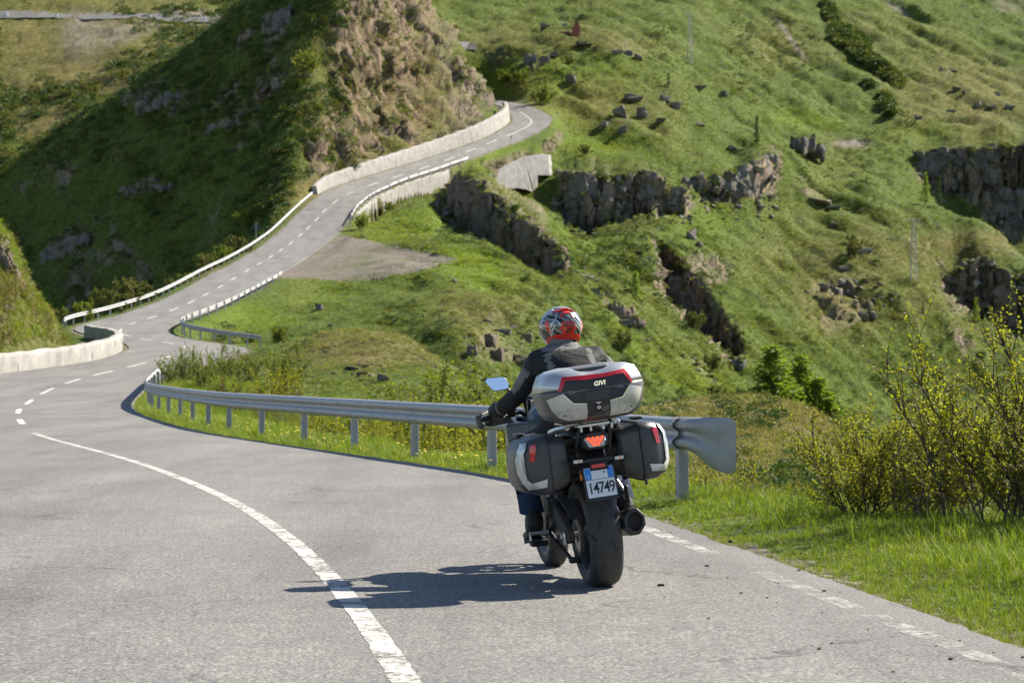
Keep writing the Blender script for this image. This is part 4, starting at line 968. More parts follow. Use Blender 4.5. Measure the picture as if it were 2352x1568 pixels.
random.seed(21)
for a in [
 (1218, 128, 34, 36, 440, 500, 'large square grey boulder at the left of the bright meadow above the upper bend', 1),
 (1250, 132, 26, 26, 440, 500, 'smaller grey boulder leaning on the right of the large square boulder on the meadow', 0),
 (1270, 122, 28, 16, 440, 500, 'flat dark ledge boulder between two grassy humps of the knoll', 1),
 (1312, 176, 30, 26, 430, 480, 'block-shaped grey boulder below the brick pillar, half sunk in grass', 1),
 (1252, 57, 26, 14, 500, 600, 'long pale boulder on the slope left of the brick pillar', 2),
 (1240, 214, 18, 14, 430, 470, 'small pale boulder above the outer edge of the upper bend', 2),
 (1298, 55, 16, 8, 500, 620, 'small pale boulder just left of the top of the brick pillar', 2),
 (1417, 116, 26, 16, 470, 500, 'left boulder of the row on the knoll rim', 1),
 (1442, 118, 24, 18, 470, 500, 'middle boulder of the row on the knoll rim', 1),
 (1466, 124, 26, 22, 470, 500, 'right boulder of the row on the knoll rim', 0),
 (1340, 100, 40, 12, 470, 505, 'low flat boulder on the bare path below the brick pillar', 0),
 (1425, 258, 40, 44, 430, 465, 'tall grey boulder in the middle of the boulder field right of the upper bend', 1),
 (1386, 282, 34, 28, 420, 455, 'dark boulder nearest the grassy shoulder of the upper bend', 1),
 (1474, 258, 30, 32, 435, 465, 'rounded grey boulder right of the tall boulder in the boulder field', 1),
 (1432, 292, 22, 26, 420, 455, 'narrow boulder below the tall grey boulder', 1),
 (1455, 222, 42, 16, 440, 470, 'long low boulder at the top of the boulder field', 1),
 (1528, 222, 34, 26, 440, 480, 'big boulder with a sloping top at the right of the boulder field', 1),
 (1553, 236, 30, 28, 440, 480, 'dark angular boulder beside the sloping-topped boulder', 1),
 (1518, 272, 26, 12, 430, 465, 'flat boulder below the dark angular boulder', 1),
 (1605, 176, 38, 18, 470, 520, 'long boulder on the skyline of the knoll left of the small conifer', 0),
 (1662, 192, 22, 18, 470, 530, 'dark boulder beside the small conifer at the knoll edge', 1),
 (1610, 283, 22, 8, 430, 480, 'pale slab lying in the grass left of the lone spruce', 2),
 (1683, 337, 20, 10, 430, 470, 'small pale boulder under the lone spruce', 2),
 (1588, 530, 26, 44, 340, 390, 'upright dark boulder alone on the green slope below the cliffs', 1),
 (1606, 556, 18, 20, 340, 390, 'small dark boulder at the foot of the upright boulder', 1),
 (1880, 458, 60, 18, 400, 450, 'long pale slab tilted on the slope in the middle right', 2),
 (1915, 474, 40, 14, 400, 450, 'lower pale slab beside the long tilted slab', 2),
 (2109, 267, 20, 10, 560, 640, 'lone boulder on the smooth far slope left of the far boulder row', 1),
 (2184, 252, 22, 12, 560, 640, 'boulder at the left end of the far boulder row', 1),
 (2247, 236, 18, 14, 560, 640, 'pale boulder second in the far boulder row', 2),
 (2276, 241, 22, 10, 560, 640, 'flat boulder third in the far boulder row', 2),
 (2320, 243, 24, 14, 560, 640, 'largest boulder at the right end of the far boulder row', 1),
 (2198, 202, 24, 12, 570, 660, 'dark boulder above the left end of the far boulder row', 1),
 (2215, 213, 14, 10, 570, 660, 'small boulder touching the dark boulder above the far row', 1),
 (2162, 158, 14, 12, 580, 680, 'pale upright boulder high on the far right slope', 2),
 (2186, 158, 30, 10, 580, 680, 'wide boulder beside the pale upright one high on the far right slope', 1),
 (2292, 214, 14, 10, 570, 660, 'small pale boulder above the far boulder row', 2),
 (1940, 640, 36, 24, 370, 420, 'pale boulder at the top of the rubble patch on the open slope', 2),
 (1918, 664, 44, 28, 360, 420, 'large grey boulder in the middle of the rubble patch on the open slope', 1),
 (1946, 668, 20, 14, 360, 420, 'small pale boulder below the topmost of the rubble patch', 2),
 (1890, 655, 30, 26, 360, 420, 'dark boulder at the left of the rubble patch on the open slope', 1),
 (1938, 612, 22, 12, 370, 430, 'flat boulder above the rubble patch', 2),
 (1985, 570, 40, 16, 380, 430, 'pale ledge beside the round bush on the open slope', 2),
 (1975, 722, 44, 24, 350, 400, 'dark broken boulder above the lower gorge slope', 1),
 (2005, 715, 24, 26, 350, 400, 'upright boulder right of the dark broken one', 1),
 (1920, 512, 30, 14, 390, 440, 'small boulder group stone in the brown patch of the open slope', 0),
 (808, 842, 34, 16, 100, 132, 'largest flat grey boulder on the dry grass mound', 1),
 (838, 838, 20, 12, 100, 132, 'grey boulder right of the largest on the dry mound', 1),
 (752, 806, 22, 10, 110, 135, 'small boulder near the top of the dry mound', 0),
 (836, 882, 24, 12, 96, 128, 'pale boulder low on the dry mound', 2),
 (880, 862, 28, 16, 96, 128, 'pale boulder at the right foot of the dry mound', 2),
 (993, 838, 26, 20, 110, 160, 'dark boulder in the hollow right of the dry mound', 1),
 (1128, 772, 34, 46, 160, 220, 'tall rock standing in the tussocks left of the rider', 0),
 (1148, 806, 40, 46, 160, 210, 'big grey rock low on the slope left of the rider', 0),
 (1196, 820, 46, 36, 170, 215, 'rounded rock just left of the rider', 0),
 (1085, 795, 30, 40, 160, 210, 'dark rock in the tussocks above the mirror', 0),
 (1212, 768, 40, 34, 180, 225, 'grey rock behind the left of the helmet', 0),
 (1045, 640, 14, 14, 225, 262, 'little rock at the rim of the layby slope', 1),
 (735, 700, 18, 26, 190, 240, 'grey rock on the green bank below the layby', 1),
 (760, 745, 16, 12, 180, 230, 'small rock at the foot of the green bank', 0),
 (1348, 632, 30, 14, 262, 320, 'pale rock on the green strip below the cliff', 2),
 (1366, 645, 18, 10, 262, 320, 'small pale rock right of it on the green strip', 2),
 (1440, 735, 40, 22, 250, 300, 'grey rock on the rib above the green flank', 1),
 (1640, 586, 22, 16, 320, 370, 'pale pointed rock on the second rib', 2),
 (1320, 770, 22, 8, 220, 260, 'thin pale slab on the green flank right of the helmet', 2),
 (1245, 540, 16, 12, 290, 330, 'small pale stone below the cracked slab', 2),
]: boulder(*a[:6], a[6], a[7])

TOPS = []    # grass grows on the ledges
def outcrop(label, cols, y0, y1, mat, seed, wfac=1.5, deep=1.5, vox=.0009):
    """cols: (px, top row, bottom row); jointed blocks fused into one craggy mass"""
    rnd = random.Random(seed); bm = bmesh.new(); base = None; s = 0
    cc = []
    for (a, b) in zip(cols[:-1], cols[1:]): cc += [a, tuple((p + q) / 2 for p, q in zip(a, b))]
    cc.append(cols[-1]); ym = 0
    for (a, b) in zip(cols[:-1], cols[1:]):   # massive core of the crag
        px, pt, pb = [(p + q) / 2 for p, q in zip(a, b)]; yv_ = hit(px, (pt * .45 + pb * .55), y0, y1).y; sc = yv_ / F; g_ = abs(b[0] - a[0])
        c = P(px, (pt + pb) / 2 + 3, yv_ + g_ * sc * 1.15)
        if base is None: base = Vector((c.x, c.y, P(px, pb, yv_).z))
        hull_block(bm, c - base, (g_ * sc * 2.3, g_ * sc * 2.6, (pb - pt) * 1.12 * sc), seed * 77 + int(px), rot=rnd.uniform(-.3, .3), npt=26, cuts=0)
    for i, (px, pt, pb) in enumerate(cc):
        yv_ = hit(px, (pt * .45 + pb * .55), y0, y1).y; sc = yv_ / F; ym = max(ym, yv_)
        nb = max(1, int(round((pb - pt) / 34)))
        gap = abs(cc[min(i+1, len(cc)-1)][0] - cc[max(i-1, 0)][0]) / (2 if 0 < i < len(cc)-1 else 1)
        for j in range(nb):
            t0 = pt + (pb - pt) * j / nb; t1 = pt + (pb - pt) * (j + 1) / nb
            w = gap * wfac * rnd.uniform(.7, 1.8) * sc; h = (t1 - t0) * rnd.uniform(1.1, 1.7) * sc
            c = P(px + rnd.uniform(-.3, .3) * gap, (t0 + t1) / 2 + rnd.uniform(-.1, .15) * (t1 - t0), yv_ - (j - nb / 2) * w * .15 + rnd.uniform(-.5, .6) * w + w * .5)
            if base is None: base = Vector((c.x, c.y, P(px, pb, yv_).z))
            hull_block(bm, c - base, (w, w * deep, h), seed * 40 + s, rot=rnd.uniform(-.6, .6), tilt=rnd.uniform(-.12, .12), npt=14, cuts=0); s += 1
    o = rock_obj('rock_outcrop', bm, mat); COL.objects.link(o)
    md_ = o.modifiers.new('fuse', 'REMESH'); md_.mode = 'VOXEL'; md_.voxel_size = max(.1, ym * vox)
    bpy.context.view_layer.update()
    me = bpy.data.meshes.new_from_object(o.evaluated_get(bpy.context.evaluated_depsgraph_get())); bpy.data.objects.remove(o)
    n_ = len(me.vertices); V0 = np.empty(n_ * 3); me.vertices.foreach_get('co', V0); V0 = V0.reshape(-1, 3); N0 = np.empty(n_ * 3); me.vertices.foreach_get('normal', N0); N0 = N0.reshape(-1, 3)
    k = ym / 350.0; W0 = V0 + np.array(base)
    jt = np.abs(pnoise(np.column_stack([W0[:, 0], W0[:, 1], W0[:, 2] * .3]) / (1.9 * k))); bd = np.abs(pnoise(np.column_stack([W0[:, 0] * .25, W0[:, 1] * .25, W0[:, 2]]) / (1.3 * k) + 7))
    dd = fbm(W0 / (1.2 * k), 3) * .55 * k - (1 - sstep(0, .12, jt)) * .42 * k - (1 - sstep(0, .10, bd)) * .22 * k
    V1 = V0 + N0 * dd[:, None]; me.vertices.foreach_set('co', V1.ravel()); me.materials.clear(); me.materials.append(mat)
    me.polygons.foreach_set('use_smooth', [True] * len(me.polygons)); me.update(); me.set_sharp_from_angle(angle=math.radians(38))
    top = np.where((N0[:, 2] > .72))[0]
    if len(top): TOPS.append((V1 + np.array(base))[top][::3])
    o = bpy.data.objects.new('rock_outcrop', me); o.location = base; link(o)
    return tag(o, label, 'rock', 'rock outcrops')
outcrop('jagged rock buttress below the guardrail end of the upper road', [(1036, 420, 482), (1056, 402, 515), (1074, 406, 540), (1092, 420, 565), (1110, 434, 590), (1130, 446, 605)], 315, 372, ROCK_WARM, 1)
outcrop('lower jagged buttress right of the layby', [(1146, 462, 612), (1166, 476, 620), (1188, 490, 630), (1212, 506, 640), (1238, 525, 648), (1264, 548, 655), (1290, 575, 655)], 302, 370, ROCK_WARM, 2)
outcrop('small dark rock step at the left of the buttress', [(1006, 458, 490), (1022, 455, 500), (1036, 472, 515)], 300, 360, ROCK_GREY, 3)
outcrop('tall grey pillar cliff in the middle, under the grass shoulder', [(1300, 410, 500), (1320, 400, 530), (1342, 396, 538), (1364, 400, 532), (1384, 408, 515)], 360, 400, ROCK_GREY, 4)
outcrop('dark overhanging cliff right of the tall pillar', [(1398, 412, 508), (1418, 402, 505), (1440, 400, 502), (1462, 402, 495), (1486, 400, 488), (1512, 410, 486)], 365, 400, ROCK_GREY, 5)
outcrop('isolated grey crag right of the dark cliff', [(1524, 440, 496), (1546, 428, 498), (1568, 440, 488)], 365, 402, ROCK_GREY, 6)
outcrop('long low cliff band on the open slope right of the crag', [(1576, 408, 440), (1600, 404, 448), (1626, 404, 456), (1652, 400, 462), (1678, 395, 460), (1704, 385, 455), (1728, 370, 440)], 385, 435, ROCK_GREY, 7)
outcrop('slanting pale crag at the top end of the cliff band', [(1744, 352, 420), (1760, 346, 410), (1776, 350, 395)], 405, 450, ROCK_PALE, 8)
outcrop('small split crag above the cliff band', [(1826, 316, 350), (1844, 308, 352), (1862, 314, 350), (1884, 342, 370)], 430, 485, ROCK_GREY, 9)
outcrop('dark far cliff at the right edge under the smooth slope', [(2110, 348, 400), (2140, 345, 420), (2170, 342, 430), (2200, 340, 440), (2230, 345, 445), (2260, 345, 430), (2285, 340, 420)], 505, 552, ROCK_GREY, 10)
outcrop('pale-streaked cliff at the right edge below the dark far cliff', [(2290, 440, 520), (2315, 432, 530), (2340, 425, 540), (2365, 430, 545)], 500, 552, ROCK_GREY, 11)
outcrop('brown cliff under the rounded ridge at the right edge', [(2180, 640, 690), (2210, 610, 720), (2240, 600, 720), (2270, 610, 730), (2300, 620, 760), (2330, 640, 790)], 395, 440, ROCK_WARM, 12)
outcrop('broken dark rib running down the middle of the slope', [(1520, 620, 680), (1545, 630, 710), (1570, 640, 730), (1596, 650, 760), (1620, 680, 790), (1645, 720, 815)], 300, 372, ROCK_GREY, 13)
outcrop('lower end of the rib above the larches', [(1670, 790, 850), (1690, 810, 870), (1706, 830, 880)], 285, 345, ROCK_GREY, 14)
outcrop('small rocky rib behind the right of the rider', [(1400, 690, 740), (1422, 700, 750), (1446, 715, 765), (1470, 740, 780)], 245, 300, ROCK_WARM, 15)
outcrop('brown rock face beside the stone wall at the left edge', [(-14, 548, 640), (4, 560, 660), (22, 590, 670), (38, 620, 675)], 112, 135, ROCK_WARM, 16)
outcrop('shaded grey crag high on the dark side of the pointed hill', [(618, 30, 90), (640, 25, 80), (662, 20, 70)], 330, 400, ROCK_GREY, 17)
outcrop('shaded ledge crossing the dark side of the pointed hill', [(300, 430, 455), (330, 420, 450), (362, 415, 445), (395, 425, 450)], 330, 420, ROCK_GREY, 18)
outcrop('shaded grey crag low on the dark side above the left guardrail', [(110, 575, 620), (140, 555, 610), (170, 545, 595), (200, 530, 575)], 320, 420, ROCK_GREY, 19)
outcrop('shaded slabs just under the left skyline of the pointed hill', [(330, 235, 275), (360, 225, 268), (395, 218, 262), (425, 205, 250)], 360, 425, ROCK_GREY, 20)
outcrop('shaded rock patch near the centre of the dark slope', [(490, 290, 320), (520, 275, 310), (550, 262, 300)], 330, 420, ROCK_GREY, 21)
outcrop('shaded rocks beneath the lone yellow bush on the pointed hill', [(610, 195, 225), (640, 185, 215), (668, 175, 205)], 330, 400, ROCK_GREY, 22)
# ------------------------------------------------------------------ plants
def leaf_material(name, c0, c1, c2, trans=.35, rough=.6):
    t = NT(name); oi = t.n('ObjectInfo'); g = t.n('NewGeometry')
    n = t.noise(9.0, 3, .6, t.coord('Object')); n = t.math('ADD', t.math('MULTIPLY', n, .7), t.math('MULTIPLY', g.outputs['Random Per Island'], .3))
    col = t.ramp(n, (.28, c0), (.5, c1), (.74, c2))
    t.fin(col, rough, 0.0, Specular_IOR_Level=.3)
    tr = t.n('BsdfTranslucent'); t.set(tr.inputs[0], t.mix(1.0, col, (1.0, 1.15, .55), 'MULTIPLY'))
    mx = t.n('MixShader'); mx.inputs[0].default_value = trans
    t.t.links.new(t.b.outputs[0], mx.inputs[1]); t.t.links.new(tr.outputs[0], mx.inputs[2]); t.t.links.new(mx.outputs[0], t.out.inputs[0])
    return t.mat
def bark_material(name, tone):
    t = NT(name); c = t.coord('Object'); n = t.noise(14, 5, .7, t.coord('Object', (1, 1, .25)))
    return t.fin(t.ramp(n, (.3, tuple(x * .35 for x in tone)), (.55, tone), (.75, tuple(min(.6, x * 1.8) for x in tone))), .85, 0.0, t.bump(n, .5, .01))
LEAF_SPRING = leaf_material('spring_leaf', (.16, .12, .015), (.29, .285, .022), (.47, .42, .05), .45)
LEAF_MID = leaf_material('bush_leaf', (.085, .115, .015), (.18, .205, .025), (.31, .30, .05), .42)
LEAF_OLIVE = leaf_material('olive_leaf', (.07, .075, .018), (.14, .14, .03), (.23, .21, .06), .35)
LEAF_RUST = leaf_material('rusty_leaf', (.08, .055, .012), (.17, .115, .02), (.26, .18, .03), .35)
NEEDLE_LARCH = leaf_material('larch_needle', (.09, .13, .012), (.19, .25, .025), (.32, .36, .05), .5)
NEEDLE_DARK = leaf_material('spruce_needle', (.022, .045, .010), (.05, .09, .018), (.09, .135, .03), .25)
BARK_DARK = bark_material('dark_twig_bark', (.085, .065, .052))
BARK_GREY = bark_material('grey_twig_bark', (.20, .165, .135))

def tri_tube(V, Fc, pts, r0, r1, n=4):
    """thin branch appended to vertex / face lists"""
    k = len(pts); b0 = len(V); a = None
    for i, p in enumerate(pts):
        t = pts[min(i+1, k-1)] - pts[max(i-1, 0)]
        t = t.normalized() if t.length > 1e-9 else Vector((0, 0, 1))
        if a is None: a = t.orthogonal().normalized()
        else:
            a = a - t * a.dot(t); a = a.normalized() if a.length > 1e-6 else t.orthogonal().normalized()
        b = t.cross(a); r = r0 + (r1 - r0) * i / (k - 1)
        for j in range(n):
            q = 2 * math.pi * j / n; V.append(p + a * (r * math.cos(q)) + b * (r * math.sin(q)))
    for i in range(k - 1):
        for j in range(n): Fc.append((b0+i*n+j, b0+i*n+(j+1) % n, b0+(i+1)*n+(j+1) % n, b0+(i+1)*n+j))

def leaf(V, Fc, p, d, L, w, rnd):
    side = d.cross(Vector((rnd.uniform(-1, 1), rnd.uniform(-1, 1), rnd.uniform(-1, 1))))
    side = side.normalized() if side.length > 1e-5 else d.orthogonal().normalized()
    nrm = d.cross(side); b = len(V)
    V += [p, p + d * L * .5 + side * w * .5 + nrm * L * .06, p + d * L, p + d * L * .5 - side * w * .5 + nrm * L * .06]
    Fc.append((b, b+1, b+2, b+3))

def mk(name, V, Fc, mat, smooth=False):
    me = bpy.data.meshes.new(name); me.from_pydata([tuple(v) for v in V], [], Fc); me.materials.append(mat)
    me.polygons.foreach_set('use_smooth', [smooth] * len(Fc)); me.update(); return me

def rand_unit(rnd, up=0.0):
    v = Vector((rnd.gauss(0, 1), rnd.gauss(0, 1), rnd.gauss(0, 1) + up)); return v.normalized()

def shrub_mesh(seed, h, w, stems, subs, leaves, leaf_l, leafmat, barkmat, r0=.012, spread=1.0, bare=.3, tn=4, catkin=0):
    rnd = random.Random(seed); SV, SF, LV, LF = [], [], [], []
    for s in range(stems):
        a = rnd.uniform(0, 6.28); out = Vector((math.cos(a), math.sin(a), 0)); sp = rnd.random() ** .7 * spread
        L = h * rnd.uniform(.6, 1.05); p = Vector((rnd.gauss(0, w * .10), rnd.gauss(0, w * .10), -.05)); d = (Vector((0, 0, 1)) + out * sp * .9).normalized()
        pts = [p.copy()]; nseg = 6
        for i in range(nseg):
            d = (d + Vector((rnd.gauss(0, .20), rnd.gauss(0, .20), .08 + rnd.gauss(0, .12)))).normalized(); p = p + d * (L / nseg)
            hr = math.hypot(p.x, p.y)
            if hr > w * .5: p.x *= w * .5 / hr; p.y *= w * .5 / hr
            pts.append(p.copy())
        rr = r0 * rnd.uniform(.5, 1.2); tri_tube(SV, SF, pts, rr, rr * .3, tn)
        for q in range(subs):
            i = rnd.randint(1, nseg - 1); t = rnd.random(); b = pts[i].lerp(pts[i+1], t)
            dd = ((pts[i+1] - pts[i]).normalized() + rand_unit(rnd, .3) * .75).normalized(); l2 = L * rnd.uniform(.14, .36) * (1.15 - i / nseg * .5)
            sp_ = [b]; 
            for _ in range(3):
                dd = (dd + rand_unit(rnd, .35) * .22).normalized(); sp_.append(sp_[-1] + dd * l2 / 3)
            tri_tube(SV, SF, sp_, rr * .42, rr * .15, 3)
            for _ in range(leaves):
                t = rnd.random(); m = min(2, int(t * 3)); c = sp_[m].lerp(sp_[m+1], t * 3 - m)
                if c.z < h * bare * rnd.uniform(.2, 1.2): continue
                leaf(LV, LF, c, (rand_unit(rnd, .5) + dd * .5).normalized(), leaf_l * rnd.uniform(.6, 1.3), leaf_l * rnd.uniform(.5, .8), rnd)
        for _ in range(leaves):
            i = rnd.randint(nseg // 2, nseg - 1); c = pts[i].lerp(pts[i+1], rnd.random())
            leaf(LV, LF, c, rand_unit(rnd, .6), leaf_l * rnd.uniform(.6, 1.3), leaf_l * rnd.uniform(.5, .8), rnd)
    return mk('stems', SV, SF, barkmat, True), mk('foliage', LV, LF, leafmat)

def place_shrub(meshes, loc, sc, rz, label, group, name='shrub', cat='shrub'):
    root = empty(name, loc, rz, label, cat, group); root.scale = (sc, sc, sc) if not isinstance(sc, tuple) else sc
    for nm, me in zip(('stems', 'foliage'), meshes): link(bpy.data.objects.new(nm, me), root)
    return root

# near bush at the right edge: four plants growing into each other
G1 = 'leafing bushes at the right edge'
big = [shrub_mesh(31, 1.60, 1.9, 38, 26, 13, .032, LEAF_SPRING, BARK_DARK, .012, 1.0, .12, 5), shrub_mesh(32, 1.3, 1.9, 36, 26, 13, .030, LEAF_SPRING, BARK_GREY, .011, 1.35, .10, 5), shrub_mesh(33, 1.1, 1.5, 28, 22, 12, .030, LEAF_SPRING, BARK_DARK, .009, 1.3, .12, 4)]
for m_, x_, y_, s_, r_, lb in ((0, 3.95, 18.6, 1.1, .3, 'tallest leafing bush at the right edge of the photo'), (1, 3.55, 19.9, .92, 2.0, 'wide leafing bush with dark bent stems left of the tallest bush'), (1, 4.7, 20.6, 1.05, 4.2, 'leafing bush behind the tallest one, cut by the right edge'), (2, 4.25, 17.3, .9, 1.1, 'low leafing bush at the front right corner of the thicket'), (2, 3.45, 21.8, 1.0, 5.0, 'thin leafing bush at the left rear of the right-hand thicket'), (2, 2.95, 20.2, .82, 2.6, 'low airy bush at the left front of the right-hand thicket')):
    place_shrub(big[m_], (x_, y_, gz(x_, y_)), s_, r_, lb, G1)
# small sapling shrubs beside the end plate
G2 = 'young shrubs near the guardrail end'
sm = [shrub_mesh(41, .8, .55, 9, 5, 7, .032, LEAF_SPRING, BARK_GREY, .006, .45, .25), shrub_mesh(42, .6, .7, 9, 5, 6, .03, LEAF_SPRING, BARK_DARK, .005, .8, .2)]
for x, y, m, s, r, lb in ((2.32, 23.6, 0, .78, 0, 'small upright shrub with pale leaves right of the guardrail end'), (2.05, 24.3, 1, .9, 1, 'twiggy shrub directly behind the guardrail end plate'), (2.75, 23.9, 1, .5, 2, 'tiny shrub in the grass between the end plate and the thicket'), (1.55, 23.9, 1, .55, 4, 'low twig by the last guardrail post'), (2.2, 22.9, 1, .34, 3, 'low leafy sprout in the grass in front of the upright shrub')):
    place_shrub(sm[m], (x, y, gz(x, y)), s, r, lb, G2)
# shrubs behind the near guardrail
G3 = 'shrubs behind the near guardrail'
md = [shrub_mesh(51, 1.5, 1.7, 24, 11, 13, .050, LEAF_MID, BARK_GREY, .010, .8, .15), shrub_mesh(52, 1.6, 1.5, 22, 11, 13, .052, LEAF_MID, BARK_DARK, .010, .7, .15), shrub_mesh(53, 1.3, 1.9, 26, 11, 13, .052, LEAF_SPRING, BARK_GREY, .009, 1.1, .1), shrub_mesh(54, 1.6, 1.1, 18, 7, 9, .05, LEAF_RUST, BARK_DARK, .010, .5, .1)]
SHR = [  # px, distance, mesh, scale, words
 (395, 98, 1, 1.0, 'olive shrub at the far left end of the near guardrail'), (430, 95, 0, 1.0, 'pale shrub second from the far end of the near guardrail'), (470, 92, 1, 1.05, 'tall feathery shrub behind the tight bend of the guardrail'), (505, 86, 0, .85, 'yellow-green shrub between the feathery and the rust-brown shrubs'),
 (548, 82, 3, 1.0, 'rust-brown bush behind the near guardrail'), (515, 106, 1, 1.1, 'tall olive shrub in front of the second bend'), (575, 100, 0, 1.25, 'broad pale shrub behind the rust-brown bush'), (590, 78, 3, .55, 'small rust-brown bush beside the larger one'), (620, 84, 2, 1.0, 'sparse pale shrub at the foot of the dry mound'), (655, 92, 1, 1.1, 'bare-twigged shrub in front of the dry mound'),
 (690, 74, 0, .8, 'twiggy shrub with few leaves left of the dip in the guardrail'), (740, 68, 2, .9, 'low spreading shrub behind the dip in the guardrail'), (790, 62, 0, .9, 'pale shrub rising above the straight part of the guardrail'), (850, 58, 2, .95, 'spreading yellow-green shrub in the middle of the guardrail'), (905, 54, 0, .95, 'bushy yellow-green shrub left of the mirror'),
 (955, 50, 2, .95, 'dense spreading shrub below the boulders left of the mirror'), (1005, 47, 1, .95, 'thick shrub just left of the mirror'), (1045, 52, 0, 1.2, 'tall thin shrub rising behind the mirror'), (1090, 45, 2, 1.0, 'dense shrub behind the handguard'), (1140, 48, 0, 1.15, 'tall shrub behind the riders left arm'), (1185, 43, 2, .95, 'shrub half hidden by the riders left arm'),
 (1235, 40, 2, .9, 'shrub seen under the riders arm'), (1490, 37, 0, .62, 'thin red-tipped shrub above the right pannier'), (1540, 35, 2, .66, 'low twiggy shrub behind the beam right of the right pannier'), (1440, 39, 2, .7, 'low shrub behind the top case'), (1610, 33, 2, .45, 'short shrub above the end plate'), (700, 52, 2, .55, 'low leafy clump under the beam left of the fourth post'), (880, 44, 2, .55, 'dark leafy clump under the beam by the third post'), (960, 41, 2, .55, 'leafy clump under the beam between posts'), (1080, 38, 2, .5, 'leafy clump under the beam left of the motorcycle')]
random.seed(77)
for px, y, m, s, lb in SHR:
    p = on_ground(px, y); s = s * ((1.0 if px < 610 else 1.3 if px < 780 else 1.5) if px < 1250 and s > .56 else 1.0); place_shrub(md[m], (p.x, p.y, p.z - .05), s, random.uniform(0, 6.3), lb, G3)
# bushes below the road bends and on the slopes
G4 = 'bushes beside the uphill road'
fb = [shrub_mesh(61, 2.4, 3.0, 22, 8, 16, .16, LEAF_OLIVE, BARK_GREY, .02, .8, .05, 3), shrub_mesh(62, 2.2, 3.4, 22, 8, 16, .16, LEAF_MID, BARK_GREY, .02, .9, .05, 3)]
for px, py, y0, y1, m, s, lb in [
 (250, 700, 190, 235, 0, 1.0, 'brown-green bush left of the guardrail near its lower end'), (290, 690, 190, 240, 0, 1.25, 'largest brown-green bush beside the lower left guardrail'), (330, 672, 195, 245, 0, .9, 'bush right of the largest beside the lower left guardrail'), (180, 722, 180, 225, 1, .8, 'bush at the very start of the left guardrail'), (130, 735, 165, 225, 0, .7, 'low bush between the bank and the left guardrail'), (390, 655, 200, 260, 0, .6, 'small bush behind the middle of the left guardrail'),
 (440, 560, 260, 330, 1, 1.1, 'bush at the foot of the shaded slope, left of a group'), (480, 545, 270, 330, 1, 1.2, 'pale bush in the group at the foot of the shaded slope'), (520, 540, 275, 330, 1, 1.1, 'middle bush of the group at the foot of the shaded slope'), (565, 520, 280, 335, 1, 1.3, 'tallest bush at the foot of the shaded slope near the road sign'), (600, 500, 285, 335, 0, 1.0, 'bush above the road sign'), (550, 560, 270, 320, 0, 1.0, 'bush below the tallest at the foot of the shaded slope'), (640, 470, 300, 340, 0, .7, 'low bush where the rock face meets the guardrail'), (470, 590, 255, 320, 0, 1.0, 'olive bush low behind the left guardrail'),
 (705, 175, 330, 380, 1, 1.7, 'lone yellow-green bush lit on the ridge of the pointed hill'), (690, 200, 330, 380, 1, .6, 'small lit bush under the lone bush on the ridge'),
 (830, 524, 295, 320, 1, .85, 'round bush beside the red-bordered warning sign'), (893, 470, 320, 345, 1, .7, 'small bush in front of the retaining wall'),
 (575, 790, 160, 190, 1, .55, 'bush at the lower end of the second guardrail'), (640, 785, 150, 190, 1, .6, 'bush right of the second guardrail end'),
 (1430, 800, 230, 262, 0, .8, 'round brownish bush on the green flank right of the helmet'), (1640, 850, 245, 285, 0, .9, 'grey-green bush on the green flank left of the larches'), (1640, 920, 235, 268, 0, .8, 'dark bush at the bottom of the green flank'),
 (1250, 240, 430, 460, 1, 1.7, 'bright bush outside the upper bend'), (1158, 190, 440, 480, 1, 1.2, 'dark green bush on the meadow beside the pointed hill'), (1190, 195, 440, 480, 1, 1.3, 'bush right of the dark green one on the meadow'), (1305, 150, 440, 490, 0, .9, 'rusty low bush above the block-shaped boulder'), (1960, 590, 370, 420, 0, 1.35, 'round dark bush on the open slope'), (1958, 560, 370, 430, 0, .8, 'small bush above the round dark bush'), (1345, 355, 395, 425, 0, .8, 'dark bush on the grass shoulder above the pillar cliff'), (1590, 740, 290, 340, 0, 1.1, 'rusty bush clinging to the dark rib')]:
    p = hit(px, py, y0, y1); place_shrub(fb[m], (p.x, p.y, p.z - .15), s, random.uniform(0, 6.3), lb, G4, 'bush', 'bush')

# conifers
def conifer_mesh(seed, h, r, layers, per, needle, mat, gap=.0):
    rnd = random.Random(seed); TV, TF, LV, LF = [], [], [], []
    tri_tube(TV, TF, [Vector((0, 0, -.2)), Vector((.03, 0, h * .4)), Vector((0, .02, h * .97))], h * .016, h * .003, 6)
    for i in range(layers):
        f = (i + rnd.random() * .8) / layers; z = h * (.06 + .92 * f); R = r * (1 - f) ** (.5 if needle > .38 else .8) * (.78 + .22 * math.sin(f * 19 + seed)) * rnd.uniform(.45, 1.15) + .03 * h * (1 - f) * .3
        for k in range(per):
            if rnd.random() < gap: continue
            a = rnd.uniform(0, 6.28); L = R * rnd.uniform(.65, 1.15); d = Vector((math.cos(a), math.sin(a), rnd.uniform(-.15, .25)))
            p0 = Vector((0, 0, z)); p1 = p0 + d * L
            tri_tube(TV, TF, [p0, p0.lerp(p1, .5) + Vector((0, 0, .03 * L)), p1], h * .004, h * .0012, 3)
            for q in range(max(3, int(L / needle * 2.2))):
                t = rnd.uniform(.15, 1.0); c = p0.lerp(p1, t)
                leaf(LV, LF, c, (rand_unit(rnd, .1) + d * .6).normalized(), needle * rnd.uniform(.7, 1.3), needle * .42, rnd)
    return mk('trunk', TV, TF, BARK_DARK, True), mk('crown', LV, LF, mat)
